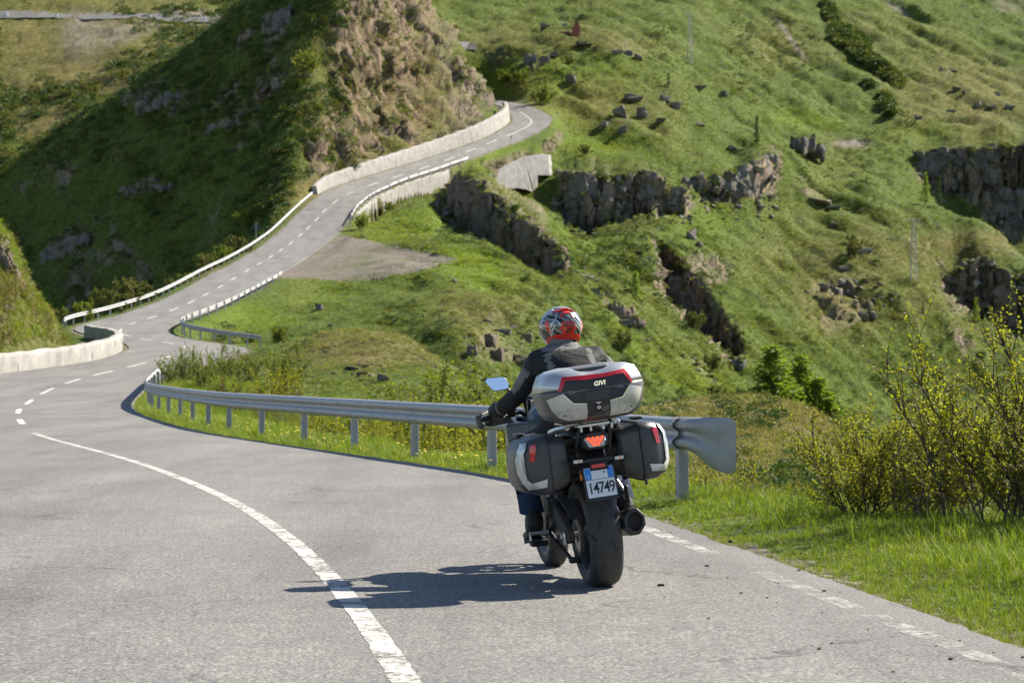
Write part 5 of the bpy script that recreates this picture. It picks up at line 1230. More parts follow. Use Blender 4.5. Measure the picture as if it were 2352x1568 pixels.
def place_tree(meshes, p, sc, rz, label, name):
    root = empty(name, p, rz, label, 'tree', 'conifers on the slopes'); root.scale = (sc * 1.5, sc * 1.5, sc * .92) if name == 'larch_tree' else (sc, sc, sc)
    for nm, me in zip(('trunk', 'crown'), meshes): link(bpy.data.objects.new(nm, me), root)
L1 = conifer_mesh(71, 8.0, 3.0, 30, 15, .50, NEEDLE_LARCH, .12); L2 = conifer_mesh(72, 6.6, 3.3, 24, 16, .50, NEEDLE_LARCH, .12); D1 = conifer_mesh(73, 5.0, 1.25, 22, 10, .26, NEEDLE_DARK); D2 = conifer_mesh(74, 4.0, 1.3, 18, 9, .26, NEEDLE_LARCH)
for px, py, y0, y1, m, s, lb, nm in [
 (1775, 945, 250, 300, L1, .98, 'tall left larch of the bright group below the gorge slope', 'larch_tree'), (1838, 955, 250, 300, L1, .96, 'tall right larch of the bright group below the gorge slope', 'larch_tree'), (1880, 968, 255, 300, L2, .85, 'shorter larch at the right of the bright group', 'larch_tree'), (1808, 960, 245, 290, L2, .75, 'short larch in the middle of the bright group', 'larch_tree'), (1905, 985, 255, 300, L2, .6, 'smallest larch at the right end of the bright group', 'larch_tree'),
 (1738, 330, 420, 470, D1, 1.02, 'lone spruce standing on the slope above the cliff band', 'spruce_tree'), (1535, 200, 450, 500, D1, .55, 'tiny dark spruce on the knoll right of the brick pillar', 'spruce_tree'), (1682, 178, 470, 540, D2, .7, 'small conifer on the knoll edge beside a dark boulder', 'spruce_tree'), (2126, 462, 430, 510, D2, 1.5, 'left conifer of the pair below the far cliff', 'spruce_tree'), (2156, 472, 430, 510, D1, 1.1, 'right conifer of the pair below the far cliff', 'spruce_tree'), (1990, 425, 440, 500, D1, .38, 'tiny dark conifer on the slope left of the far cliff', 'spruce_tree'),
 (2242, 745, 380, 420, D2, 1.15, 'conifer under the brown cliff at the right edge', 'spruce_tree'), (1460, 690, 260, 330, D2, .95, 'thin young larch on the green strip behind the helmet', 'larch_tree'), (2120, 720, 360, 410, D1, .35, 'tiny conifer near the lower pylon', 'spruce_tree')]:
    p = hit(px, py, y0, y1); place_tree(m, p, s, random.uniform(0, 6), lb, nm)
# ------------------------------------------------------------------ grass: real blades, instanced on points of the ground
def grass_material(name, instancer=True):
    t = NT(name); g = t.n('NewGeometry'); oi = t.n('ObjectInfo')
    at = t.n('Attribute', attribute_name='cover', attribute_type='INSTANCER'); sep = t.n('SeparateColor'); t.t.links.new(at.outputs['Color'], sep.inputs[0])
    n = t.math('ADD', t.math('MULTIPLY', oi.outputs['Random'], .6), t.math('MULTIPLY', g.outputs['Random Per Island'], .4))
    col = t.ramp(n, (.05, (0.041, 0.074, 0.010)), (.40, (0.099, 0.147, 0.017)), (.75, (0.172, 0.215, 0.029)), (.97, (0.292, 0.315, 0.093)))
    lush = t.ramp(n, (.05, (.095, .130, .010)), (.5, (.200, .262, .018)), (.95, (.34, .38, .04)))
    dry = t.ramp(n, (.05, (.075, .070, .022)), (.5, (.20, .165, .065)), (.95, (.36, .30, .15)))
    col = t.mix(sep.outputs[2], col, lush); col = t.mix(sep.outputs[1], col, dry)
    t.fin(col, .55, 0.0, Specular_IOR_Level=.35)
    tr = t.n('BsdfTranslucent'); t.set(tr.inputs[0], t.mix(1.0, col, (1.05, 1.15, .5), 'MULTIPLY'))
    mx = t.n('MixShader'); mx.inputs[0].default_value = .4
    t.t.links.new(t.b.outputs[0], mx.inputs[1]); t.t.links.new(tr.outputs[0], mx.inputs[2]); t.t.links.new(mx.outputs[0], t.out.inputs[0])
    return t.mat
GRASS = grass_material('grass_blade')

def tuft(seed, blades, h, spread, width, seg=3, lean=.5):
    rnd = random.Random(seed); V, Fc = [], []
    for _ in range(blades):
        a = rnd.uniform(0, 6.28); r = spread * math.sqrt(rnd.random()); p = Vector((math.cos(a) * r, math.sin(a) * r, -.02))
        d = Vector((math.cos(a + rnd.gauss(0, .8)), math.sin(a + rnd.gauss(0, .8)), 0)); L = h * rnd.uniform(.5, 1.15); ln = rnd.uniform(.1, 1.0) * lean
        s = Vector((-d.y, d.x, 0)).normalized() * width * rnd.uniform(.6, 1.2) * .5; b = len(V)
        for i in range(seg):
            t = i / seg; q = p + Vector((0, 0, L * t)) * (1 - .35 * ln * t) + d * (L * ln * t * t); w = 1 - t * .6
            V += [q - s * w, q + s * w]
        V.append(p + Vector((0, 0, L * (1 - .45 * ln))) + d * L * ln)
        for i in range(seg - 1): Fc.append((b+2*i, b+2*i+1, b+2*i+3, b+2*i+2))
        Fc.append((b+2*seg-2, b+2*seg-1, b+2*seg))
    return mk('tuft', V, Fc, GRASS)

def scatter(name, label, protos, pos, scl, rotz, cover, nrm=None, kind_=None, cat='grass'):
    n = len(pos); me = bpy.data.meshes.new(name); me.vertices.add(n); me.vertices.foreach_set('co', np.asarray(pos, np.float32).ravel())
    def att(nm, ty, key, arr): a = me.attributes.new(nm, ty, 'POINT'); a.data.foreach_set(key, np.asarray(arr, np.float32).ravel())
    rot = np.zeros((n, 3)); rot[:, 2] = rotz
    if nrm is not None:
        rot[:, 0] = -np.arctan2(nrm[:, 1], nrm[:, 2]) * .6 * 1.0; rot[:, 1] = np.arctan2(nrm[:, 0], nrm[:, 2]) * .6
    att('rot', 'FLOAT_VECTOR', 'vector', rot); att('scl', 'FLOAT_VECTOR', 'vector', scl); att('cover', 'FLOAT_COLOR', 'color', cover)
    a = me.attributes.new('pick', 'INT', 'POINT'); a.data.foreach_set('value', (np.arange(n) * 7919 % len(protos)).astype(np.int32))
    o = bpy.data.objects.new(name, me); link(o); tag(o, label, cat, kind='stuff')
    ng = bpy.data.node_groups.new(name, 'GeometryNodeTree')
    ng.interface.new_socket('Geometry', in_out='INPUT', socket_type='NodeSocketGeometry'); ng.interface.new_socket('Geometry', in_out='OUTPUT', socket_type='NodeSocketGeometry')
    N = ng.nodes; gi = N.new('NodeGroupInput'); go = N.new('NodeGroupOutput'); ip = N.new('GeometryNodeInstanceOnPoints'); ip.inputs['Pick Instance'].default_value = True
    jn = N.new('GeometryNodeGeometryToInstance')
    for p in protos[::-1]:
        oi = N.new('GeometryNodeObjectInfo'); oi.inputs['Object'].default_value = p; ng.links.new(oi.outputs['Geometry'], jn.inputs[0])
    def named(nm, ty):
        x = N.new('GeometryNodeInputNamedAttribute'); x.data_type = ty; x.inputs['Name'].default_value = nm; return x.outputs['Attribute']
    er = N.new('FunctionNodeEulerToRotation'); ng.links.new(named('rot', 'FLOAT_VECTOR'), er.inputs[0])
    ng.links.new(gi.outputs[0], ip.inputs['Points']); ng.links.new(jn.outputs[0], ip.inputs['Instance']); ng.links.new(er.outputs[0], ip.inputs['Rotation'])
    ng.links.new(named('scl', 'FLOAT_VECTOR'), ip.inputs['Scale']); ng.links.new(named('pick', 'INT'), ip.inputs['Instance Index']); ng.links.new(ip.outputs[0], go.inputs[0])
    md_ = o.modifiers.new('scatter', 'NODES'); md_.node_group = ng
    return o
def proto(me): return bpy.data.objects.new('tuft', me)
RNG = np.random.RandomState(5)

# near verge
NEAR = [proto(tuft(200 + k, 16, .105, .05, .0055, 3, .75)) for k in range(4)]
TALL = [proto(tuft(210 + k, 15, .20, .06, .006, 3, .7)) for k in range(3)]
def verge_points(n, ya, yb, dmax, dens=1.0):
    y = np.exp(RNG.uniform(math.log(ya), math.log(yb), n)); r = np.interp(y, YS, RR)
    d = RNG.uniform(-.012, 1, n) * dmax; x = r + d
    z = ground_z(x, y)
    return x, y, z, d
x, y, z, d = verge_points(30000, 8.5, 30, 4.2)
nz = fbm(np.column_stack([x, y, z]) / .9, 3)
keep = (RNG.rand(len(x)) < np.clip(1.10 + nz * 1.9 - .75 * np.exp(-d / .22), .05, 1))
x, y, z, d, nz = [a[keep] for a in (x, y, z, d, nz)]
s = (.36 + .52 * np.clip(d / 1.5, 0, 1)) * (1 + .6 * nz) * RNG.uniform(.7, 1.25, len(x))
cov = np.zeros((len(x), 4)); cov[:, 2] = np.clip(.75 + nz * .6, 0, 1); cov[:, 1] = np.clip(.65 * np.exp(-d / .16) + np.clip(-nz * 1.1 - .22, 0, .5) + (RNG.rand(len(x)) < .05) * .5, 0, 1); cov[:, 3] = 1
scatter('verge_grass', 'bright green grass on the verge at the right of the road', NEAR, np.column_stack([x, y, z]), np.column_stack([s, s, s]), RNG.uniform(0, 6.28, len(x)), cov)
x, y, z, d = verge_points(5200, 12, 33, 4.5); k = d > .9
x, y, z, d = x[k], y[k], z[k], d[k]; nz = fbm(np.column_stack([x, y, z]) / 1.1 + 4, 3); k = nz > -.05 - .3 * (d > 2.2); x, y, z, nz = x[k], y[k], z[k], nz[k]
s = RNG.uniform(.6, 1.15, len(x)); cov = np.zeros((len(x), 4)); cov[:, 2] = .85
scatter('tall_grass', 'longer grass tufts under the bushes and along the guardrail', TALL, np.column_stack([x, y, z]), np.column_stack([s, s, s]), RNG.uniform(0, 6.28, len(x)), cov)
# strip along the near guardrail
MIDT = [proto(tuft(220 + k, 15, .22, .11, .011, 2, .7)) for k in range(4)]
x, y, z, d = verge_points(21000, 26, 108, 4.6)
keep = d > .08 + .1 * RNG.rand(len(x)); x, y, z, d = x[keep], y[keep], z[keep], d[keep]
nz = fbm(np.column_stack([x, y, z]) / 1.6, 3); s = (.55 + .55 * np.clip(d / 1.2, 0, 1)) * RNG.uniform(.6, 1.2, len(x)) * np.clip(y / 45, .8, 1.5)
cov = np.zeros((len(x), 4)); cov[:, 2] = np.clip(.6 + nz * .8, 0, 1); cov[:, 1] = np.clip(nz - .15, 0, .6)
scatter('roadside_grass', 'grass strip between the road edge and the near guardrail', MIDT, np.column_stack([x, y, z]), np.column_stack([s, s, s]), RNG.uniform(0, 6.28, len(x)), cov)

# slopes: tussocks spread over the ground in proportion to how large they show
def slope_scatter(name, label, n, ya, yb, size, protos, seed, rockmax=.45):
    R_ = np.random.RandomState(seed)
    Yg, Xg = YG.ravel(), XG.ravel()
    vis = (Yg > ya) & (Yg < yb) & (TPX > -60) & (TPX < 2420) & (TPY > -40) & (TPY < 1200) & (rock < rockmax) & (~gravel) & (RD > .35)
    idx = np.where(vis)[0]
    # area seen from the camera of the cell at each vertex
    w = np.maximum(-(NRM[:, 1] * Yg + NRM[:, 0] * Xg + NRM[:, 2] * (TZ - EYE)) / np.sqrt(Xg**2 + Yg**2), .05)
    ca_ = (np.gradient(YG, axis=1) * np.gradient(XG, axis=0)).ravel() / np.maximum(NRM[:, 2], .2)
    pw = (np.abs(ca_) * w / Yg**2)[idx] + 1e-12; pw /= pw.sum()
    c = R_.choice(idx, n, p=pw)
    jx = R_.uniform(-.6, .6, n) * np.abs(np.gradient(XG, axis=0)).ravel()[c]; t = R_.uniform(-.6, .6, n); gy = np.gradient(YG, axis=1).ravel()[c]; gzz = np.gradient(TZ2.reshape(NU, NV), axis=1).ravel()[c]
    pos = np.column_stack([TX2[c] + jx, TY2[c] + t * gy, TZ2[c] + t * gzz - .03])
    big_ = fbm(pos / 6.0, 3)
    s = size * R_.uniform(.55, 1.35, n) * (1 + .6 * big_) * (.55 + .45 * pos[:, 1] / yb)
    s *= sstep(.3, 4.5, RD[c]) * .72 + .28
    cv = np.column_stack([rock[c], np.clip(dry[c] * .9 + (R_.rand(n) < .24) * .6 + big_ * .25, 0, 1), np.clip(lush[c] * .9 + R_.uniform(-.1, .25, n) + big_ * .2, 0, 1), dirt[c]])
    k = R_.rand(n) > dirt[c] * .85
    return scatter(name, label, protos, pos[k], np.column_stack([s, s, s * .9])[k], R_.uniform(0, 6.28, n)[k], cv[k], NRM[c][k])
TUS = [proto(tuft(230 + k, 16, .40, .26, .045, 2, .9)) for k in range(5)]
slope_scatter('slope_grass', 'tussocky grass on the nearer slopes and mounds', 80000, 30, 250, .62, TUS, 1)
TUF = [proto(tuft(240 + k, 13, .60, .45, .10, 2, .95)) for k in range(5)]
# turf on the ledges of the outcrops
_tp = np.concatenate(TOPS); _tp = _tp[RNG.rand(len(_tp)) < min(1.0, 14000 / len(_tp))]; _n = len(_tp); _s = RNG.uniform(.35, .9, _n) * np.clip(_tp[:, 1] / 350, .35, 1.4)
scatter('ledge_grass', 'grass growing on the ledges of the rock outcrops', TUF, _tp - [0, 0, .05], np.column_stack([_s, _s, _s]), RNG.uniform(0, 6.28, _n), np.column_stack([np.zeros(_n), RNG.rand(_n) * .5, RNG.rand(_n) * .4, np.zeros(_n)]))
slope_scatter('hillside_grass', 'rough grass covering the farther hillsides', 210000, 240, 760, .62, TUF, 2)
# tussocks on the bank behind the stone wall
_k = np.where((TPX > -150) & (TPX < 300) & (TY > 108) & (TY < 140) & (RD > 1.2))[0]; _c = np.random.RandomState(9).choice(_k, 7000); _n = len(_c)
_p = np.column_stack([TX2[_c] + RNG.uniform(-.2, .2, _n), TY2[_c], TZ2[_c] - .04]); _b = fbm(_p / 1.5, 3); _s = RNG.uniform(.35, .95, _n) * (1 + .7 * _b)
scatter('bank_grass', 'dry and green tussocks on the bank behind the stone wall', TUS, _p, np.column_stack([_s, _s, _s]), RNG.uniform(0, 6.28, _n), np.column_stack([np.zeros(_n), np.clip(.35 + _b * 2.4, 0, 1), np.clip(.5 - _b * 1.8, 0, 1), np.zeros(_n)]), NRM[_c])
# scattered dandelions
def flower_mesh():
    t = plain('yellow_petal', (.75, .50, .02), .6); me = bpy.data.meshes.new('flower'); m = MB(); n = 8
    m.add([(.03 * math.cos(6.28*i/n), .03 * math.sin(6.28*i/n), .15 + .01 * (i % 2)) for i in range(n)], [tuple(range(n))]); me.from_pydata(m.v, [], m.f); me.materials.append(t); return me
x, y, z, d = verge_points(300, 30, 88, 2.6); k = d > .35
x, y, z = x[k], y[k], z[k]; s = RNG.uniform(.6, 1.2, len(x))
scatter('dandelions', 'yellow dandelions in the grass under the near guardrail', [proto(flower_mesh())], np.column_stack([x, y, z]), np.column_stack([s, s, s]), RNG.uniform(0, 6, len(x)), np.zeros((len(x), 4)), cat='flowers')

# dwarf shrubs: dark clumps on the slopes and along the gullies
def clump(seed, mat, n=80, r=.8, h=.75, L=.26):
    rnd = random.Random(seed); V, Fc = [], []
    for _ in range(n):
        d = rand_unit(rnd, .3); d.z = abs(d.z); p = Vector((d.x * r, d.y * r, d.z * h)) * rnd.uniform(.5, 1.0)
        leaf(V, Fc, p, (d + rand_unit(rnd) * .8).normalized(), L * rnd.uniform(.6, 1.3), L * rnd.uniform(.5, .9), rnd)
    return proto(mk('clump', V, Fc, mat))
CL = [clump(300 + k, m) for k, m in enumerate((NEEDLE_DARK, NEEDLE_DARK, LEAF_OLIVE, NEEDLE_DARK, LEAF_OLIVE))]
def clumps(name, label, n, cond, size, seed, thr):
    R_ = np.random.RandomState(seed); idx = np.where(cond & (RD > 2.5) & (~gravel))[0]; c = R_.choice(idx, n)
    pos = np.column_stack([TX2[c], TY2[c], TZ2[c]]); f_ = fbm(pos / (pos[:, 1:2] * .035) + seed, 3) + R_.uniform(-.12, .12, n); k = f_ > thr
    pos = pos[k]; m = len(pos); s = size * R_.uniform(.5, 1.5, m)
    return scatter(name, label, CL, pos, np.column_stack([s, s, s * R_.uniform(.6, 1.1, m)]), R_.uniform(0, 6.28, m), np.zeros((m, 4)), cat='shrubs')
inf = (TPX > -40) & (TPX < 2400) & (TPY > -30) & (TPY < 1000)
clumps('far_left_heath', 'dark dwarf shrubs dotted over the far left hillside', 5200, inf & (TPX < 620) & (TY > 500), 1.35, 3, .02)
clumps('hillside_heath', 'dark dwarf shrubs dotted over the right-hand slopes', 7000, inf & (TPX > 1000) & (TY > 280), .7, 4, .14)
clumps('slope_heath', 'low dark shrubs among the tussocks of the nearer slope', 3600, inf & (TY > 150) & (TY < 290) & (TPX > 380), .42, 5, .12)
clumps('shaded_heath', 'brown and dark shrubs on the shaded side of the pointed hill', 5000, inf & (TPX < 800) & (TY > 300) & (TY < 430), .9, 6, .0)
gl_ = np.zeros(len(TX), bool)
for (x0, y0, x1, y1, w_) in ((1900, 15, 1925, 80, 9), (1925, 80, 1975, 110, 20), (1960, 115, 2010, 150, 14), (2010, 150, 2060, 190, 12), (2030, 225, 2045, 262, 8), (1990, 190, 2000, 200, 5)):
    ax, ay = x1 - x0, y1 - y0; tt = np.clip(((TPX - x0) * ax + (TPY - y0) * ay) / (ax * ax + ay * ay), 0, 1); gl_ |= np.hypot(TPX - x0 - tt * ax, TPY - y0 - tt * ay) < w_
clumps('gully_shrubs', 'dark band of shrubs filling the gully on the upper right slope', 1500, gl_ & (TY > 520), 1.5, 7, -2)

# rubble at the foot of the cliffs and turf on their ledges
def stone(seed, mat):
    bm = bmesh.new(); hull_block(bm, (0, 0, 0), (1, .9, .75), seed, npt=12, cuts=0); o_ = rock_obj('stone', bm, mat); return o_
ST = [stone(900 + k, m) for k, m in enumerate((ROCK_GREY, ROCK_WARM, ROCK_PALE, ROCK_GREY))]
_R = np.random.RandomState(31); foot = np.zeros(len(TX)); 
for c in CLIFFS[:6] + CLIFFS[7:]:
    ok = (TPX > c[0, 0]) & (TPX < c[-1, 0]); yc = np.interp(TPX, c[:, 0], c[:, 3]); foot = np.maximum(foot, ok * np.exp(-np.clip(yc - 1 - TY, 0, 99) / 6.0) * (TY < yc + 1) * (TY > yc - 22))
for (px_, py_, rx_, ry_, y0_, y1_, w_, a_) in ((1350, 650, 90, 14, 262, 330, .5, 45), (1440, 735, 80, 14, 255, 320, .6, 45), (1640, 880, 100, 9, 235, 275, .9, 45), (1530, 640, 140, 14, 290, 350, .4, 45), (1150, 770, 90, 40, 160, 230, .25, 0), (1960, 690, 110, 40, 340, 420, .4, 0), (850, 850, 80, 20, 98, 130, .5, 0), (900, 370, 160, 10, 340, 400, .0, 0)):
    foot = np.maximum(foot, blob([(px_, py_, rx_, ry_, y0_, y1_, w_, a_)]))
foot = foot * (RD > 3) + 1e-9; _c = _R.choice(len(TX), 2600, p=foot / foot.sum()); _p = np.column_stack([TX2[_c], TY2[_c], TZ2[_c]]); _s = _R.lognormal(-.75, .55, len(_c)) * np.clip(_p[:, 1] / 350, .25, 1.3)
scatter('scree', 'loose rubble and stones below the cliffs and along the ribs', ST, _p, np.column_stack([_s, _s, _s]), _R.uniform(0, 6.28, len(_c)), np.zeros((len(_c), 4)), cat='rubble')
face = (rock > .5) * (slope > .35) * (TY > 250) * (fbm(Q3 / 3.0 + 2, 2) > .05) * inf + 1e-12; _c = _R.choice(len(TX), 6500, p=face / face.sum()); _p = np.column_stack([TX2[_c], TY2[_c] - .2, TZ2[_c]]); _s = _R.uniform(.3, .95, len(_c)); _n = len(_c)
scatter('cliff_turf', 'grass and small shrubs growing out of the rock faces', TUF + CL[2:4], _p, np.column_stack([_s, _s, _s]), _R.uniform(0, 6.28, _n), np.column_stack([np.zeros(_n), _R.rand(_n) * .6, _R.rand(_n) * .5, np.zeros(_n)]))

clumps('mound_heath', 'low brown and green heath on the mound beyond the guardrail end', 2600, (TPX > 1380) & (TPX < 2020) & (TY > 38) & (TY < 96), .20, 8, -.05)
_x, _y, _z, _d = verge_points(70, 9.5, 22, .9); _x = _x - RNG.uniform(.1, 1.5, len(_x)); _z = np.array([float(road_top(a, b)) for a, b in zip(_x, _y)]); _s = RNG.lognormal(-4.1, .45, len(_x))
scatter('pebbles', 'small loose stones on the asphalt near the right edge', ST, np.column_stack([_x, _y, _z]), np.column_stack([_s, _s, _s]), RNG.uniform(0, 6.28, len(_x)), np.zeros((len(_x), 4)), cat='stones')
# ------------------------------------------------------------------ motorcycle (x right, y forward, z up; origin at the rear contact patch)
BIKE_M = Matrix.Translation((.523, 13.88, 0.0)) @ Matrix.Rotation(math.radians(10), 4, 'Z') @ Matrix.Rotation(math.radians(-8), 4, 'Y')
bike = empty('motorcycle', (0, 0, 0), 0, 'dark touring motorcycle with silver top case and two panniers, seen from behind', 'motorcycle')
bike.matrix_world = BIKE_M

BLK = plain('black_plastic', (.018, .018, .019), .48, 0, .25, 60, .15)
BLK_GLOSS = plain('black_gloss', (.012, .012, .013), .2, 0, .2, 20)
BLK_METAL = plain('black_metal', (.03, .03, .032), .4, .6, .25, 40)
DUSTY = plain('dusty_plastic', (.055, .046, .038), .8, 0, .45, 16)
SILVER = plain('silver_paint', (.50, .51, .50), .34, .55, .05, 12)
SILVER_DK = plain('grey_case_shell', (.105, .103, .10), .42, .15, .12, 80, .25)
CASE_BLK = plain('case_black', (.020, .021, .024), .5, 0, .15, 120, .3)
PANNIER = plain('pannier_shell', (.042, .043, .045), .38, 0, .15, 140, .35)
ALU = plain('cast_aluminium', (.55, .55, .54), .38, .85, .1, 40)
CHROME = plain('chrome', (.80, .80, .80), .12, 1.0, .04, 10)
GUNMETAL = plain('gunmetal', (.10, .10, .105), .42, .7, .15, 30)
RED_LENS = plain('red_lens', (.50, .012, .018), .22, 0, .12, 25, Coat_Weight=.5)
PINK_LENS = plain('sunlit_red_lens', (.55, .03, .03), .25, 0, .1, 25)
AMBER = plain('amber_lens', (.75, .22, .02), .25)
BLUEGREY = plain('blue_grey_paint', (.085, .115, .135), .3, .35, .1, 20)
CLEAR = plain('clear_lens', (.55, .56, .57), .18, .2, .15, 60)
PLATE_W = plain('plate_white', (.66, .68, .69), .4, 0, .04, 30)
PLATE_B = plain('plate_blue', (.03, .22, .62), .4, 0, .06, 30)
INK = plain('plate_ink', (.015, .015, .018), .5)
GLASS = plain('mirror_glass', (.86, .88, .90), .02, 1.0, .01, 5)
SCREEN = plain('smoked_screen', (.02, .022, .025), .15)

def tyre_material():
    t = NT('tyre_rubber'); c = t.coord('Object'); sp = t.n('SeparateXYZ'); t.t.links.new(c, sp.inputs[0])
    X, Y_, Z_ = sp.outputs
    ang = t.math('ARCTAN2', Z_, Y_)
    ax = t.math('ABSOLUTE', X)
    def groove(k, slope, off, lo, hi, wd):
        sx = t.math('MULTIPLY', X, slope); v = t.math('FRACT', t.math('ADD', t.math('ADD', t.math('MULTIPLY', ang, k / (2 * math.pi)), sx), off))
        d = t.math('ABSOLUTE', t.math('SUBTRACT', v, .5)); m = t.ramp(d, (0.0, 1.0), (wd, 1.0), (wd * 1.5, 0.0))
        m = t.math('MULTIPLY', m, t.math('GREATER_THAN', X, lo)); return t.math('MULTIPLY', m, t.math('LESS_THAN', X, hi))
    g = t.math('MAXIMUM', groove(8, 10, .1, -.05, -.02, .022), groove(8, -10, .6, .02, .05, .022))
    g = t.math('MAXIMUM', g, t.math('MAXIMUM', groove(8, 7, .45, .06, .082, .03), groove(8, -7, .95, -.082, -.06, .03)))
    n = t.noise(40, 5, .7, c); n2 = t.noise(6, 4, .6, c)
    col = t.ramp(n2, (.3, (.030, .030, .031)), (.7, (.055, .054, .052)))
    col = t.mix(.4, col, t.ramp(n, (.3, .02), (.7, .075))); col = t.mix(g, col, (.006, .006, .006))
    return t.fin(col, .68, 0.0, t.bump(t.math('SUBTRACT', t.math('MULTIPLY', n, .3), g), .6, .006), Specular_IOR_Level=.35)
TYRE = tyre_material()

def wheel(name, y, R, half, rim_r, spokes, disc, steer=0.0):
    w = empty(name, (0, 0, 0)); w.parent = bike; w.location = (0, y, R); w.rotation_euler = (0, 0, steer)
    th = R - rim_r
    prof = [(-half*.86, 0), (-half*.97, th*.30), (-half, th*.46), (-half*.95, th*.62), (-half*.82, th*.78), (-half*.58, th*.92), (-half*.3, th*.985), (0, th), (half*.3, th*.985), (half*.58, th*.92), (half*.82, th*.78), (half*.95, th*.62), (half, th*.46), (half*.97, th*.30), (half*.86, 0), (half*.6, -.012), (-half*.6, -.012)]
    MB().torus((0, 0, 0), rim_r, prof, n=72).build('tyre', TYRE, w, angle=60)
    rp = [(-half*.84, .002), (-half*.84, -.012), (-half*.5, -.03), (half*.5, -.03), (half*.84, -.012), (half*.84, .002), (half*.5, -.016), (-half*.5, -.016)]
    MB().torus((0, 0, 0), rim_r, rp, n=60).build('rim', GUNMETAL, w, angle=40)
    MB().tube([(-half*.55, 0, 0), (half*.55, 0, 0)], .045, 20).build('hub', GUNMETAL, w)
    for k in range(spokes):
        q = 2 * math.pi * k / spokes
        M_ = Matrix.Rotation(q, 3, 'X')
        MB().loft([[M_ @ Vector(p) for p in ((-.022, -.02, .035), (.022, -.02, .035), (.022, .02, .035), (-.022, .02, .035))], [M_ @ Vector(p) for p in ((-.016, .0, rim_r-.025), (.016, .0, rim_r-.025), (.016, .025, rim_r-.025), (-.016, .025, rim_r-.025))]]).build('spoke', GUNMETAL, w, bevel=.004)
    for s in disc: MB().torus((s, 0, 0), .10, [(-.0025, -.02), (.0025, -.02), (.0025, .025), (-.0025, .025)], n=40).build('brake_disc', ALU, w)
    return w
rw = wheel('rear_wheel', 0, .325, .097, .222, 5, (.075,))
fw = wheel('front_wheel', 1.45, .305, .062, .218, 5, (-.05, .05), math.radians(1.5))
# sprocket and chain
MB().torus((-.105, 0, 0), .075, [(-.004, -.03), (.004, -.03), (.004, .033), (-.004, .033)], n=44).build('sprocket', ALU, rw)
n = 64; ch = MB()
path = []
for k in range(17): q = math.radians(-90 - 180 * k / 16); path.append(Vector((-.105, .112 * math.cos(q), .325 + .112 * math.sin(q))))
path += [Vector((-.105, .56, .45))] + [Vector((-.105, .60, .42)), Vector((-.105, .56, .385))]
ch.tube(path + [path[0]], .011, 6); ch.build('chain', plain('chain_steel', (.12, .10, .08), .5, .6, .4, 90), bike)
# swing arm, left and right
for s, nm in ((-1, 'swing_arm'), (1, 'swing_arm')):
    x = s * .155
    MB().loft([[Vector((x + a, y_, z_ + b)) for a, b in ((-.022, -hh_), (.022, -hh_), (.022, hh_), (-.022, hh_))] for y_, z_, hh_ in ((-.07, .325, .030), (0, .33, .055), (.18, .40, .06), (.36, .47, .055), (.56, .44, .07))]).build(nm, DUSTY if s < 0 else BLK_METAL, bike, bevel=.01)
MB().box((0, .52, .44), (.30, .08, .09)).build('swing_arm_pivot', BLK_METAL, bike, bevel=.01)
MB().tube([(-.205, 0, .325), (.19, 0, .325)], .018, 10).build('axle', ALU, bike)
MB().box((-.186, -.005, .31), (.012, .05, .075)).build('axle_block', ALU, bike, bevel=.004)
MB().loft([[Vector((-.15, -.13, .42)), Vector((-.09, -.13, .42)), Vector((-.09, -.125, .43)), Vector((-.15, -.125, .43))], [Vector((-.155, .02, .475)), Vector((-.085, .02, .475)), Vector((-.085, .02, .49)), Vector((-.155, .02, .49))], [Vector((-.15, .3, .545)), Vector((-.09, .3, .545)), Vector((-.09, .3, .56)), Vector((-.15, .3, .56))]]).build('chain_guard', DUSTY, bike)
# hugger over the tyre
rings = []
for q in range(20, 118, 7):
    a = math.radians(q); r = .355
    rings.append([Vector((x, r_ * math.cos(a), .325 + r_ * math.sin(a))) for x, r_ in ((-.115, r - .045), (-.105, r - .01), (0, r), (.105, r - .01), (.115, r - .045), (.108, r - .045), (.098, r - .016), (0, r - .007), (-.098, r - .016), (-.108, r - .045))])
MB().loft(rings).build('rear_mudguard', DUSTY, bike)
# frame, engine, seat, tank
MB().loft([[Vector((sx * w_, y_, z_ + b)) for sx, b in ((-1, -h_), (1, -h_), (1, h_), (-1, h_))] for y_, z_, w_, h_ in ((.50, .55, .11, .17), (.60, .50, .17, .22), (.95, .47, .19, .22), (1.08, .50, .13, .16))]).build('engine', GUNMETAL, bike, bevel=.03, seg=3)
MB().loft([[Vector((sx * w_, y_, z_ + b)) for sx, b in ((-1, -h_), (1, -h_), (1, h_), (-1, h_))] for y_, z_, w_, h_ in ((.30, .70, .10, .09), (.55, .64, .13, .12), (.9, .80, .12, .10), (1.08, .88, .07, .10))]).build('frame', BLK_METAL, bike, bevel=.02)
MB().loft([[Vector((w_ * math.cos(q), y_, z_ + h_ * math.sin(q))) for q in [2 * math.pi * k / 16 for k in range(16)]] for y_, z_, w_, h_ in ((.52, .86, .10, .05), (.60, .90, .15, .09), (.75, .95, .17, .12), (.90, .97, .15, .11), (1.0, .96, .09, .07))]).build('fuel_tank', BLUEGREY, bike)
MB().loft([[Vector((w_ * math.cos(q), y_, z_ + h_ * math.sin(q))) for q in [2 * math.pi * k / 16 for k in range(16)]] for y_, z_, w_, h_ in ((-.18, .895, .10, .03), (-.08, .90, .13, .045), (.20, .88, .14, .05), (.28, .84, .15, .05), (.50, .83, .12, .05), (.58, .86, .08, .04))]).build('seat', BLK, bike)
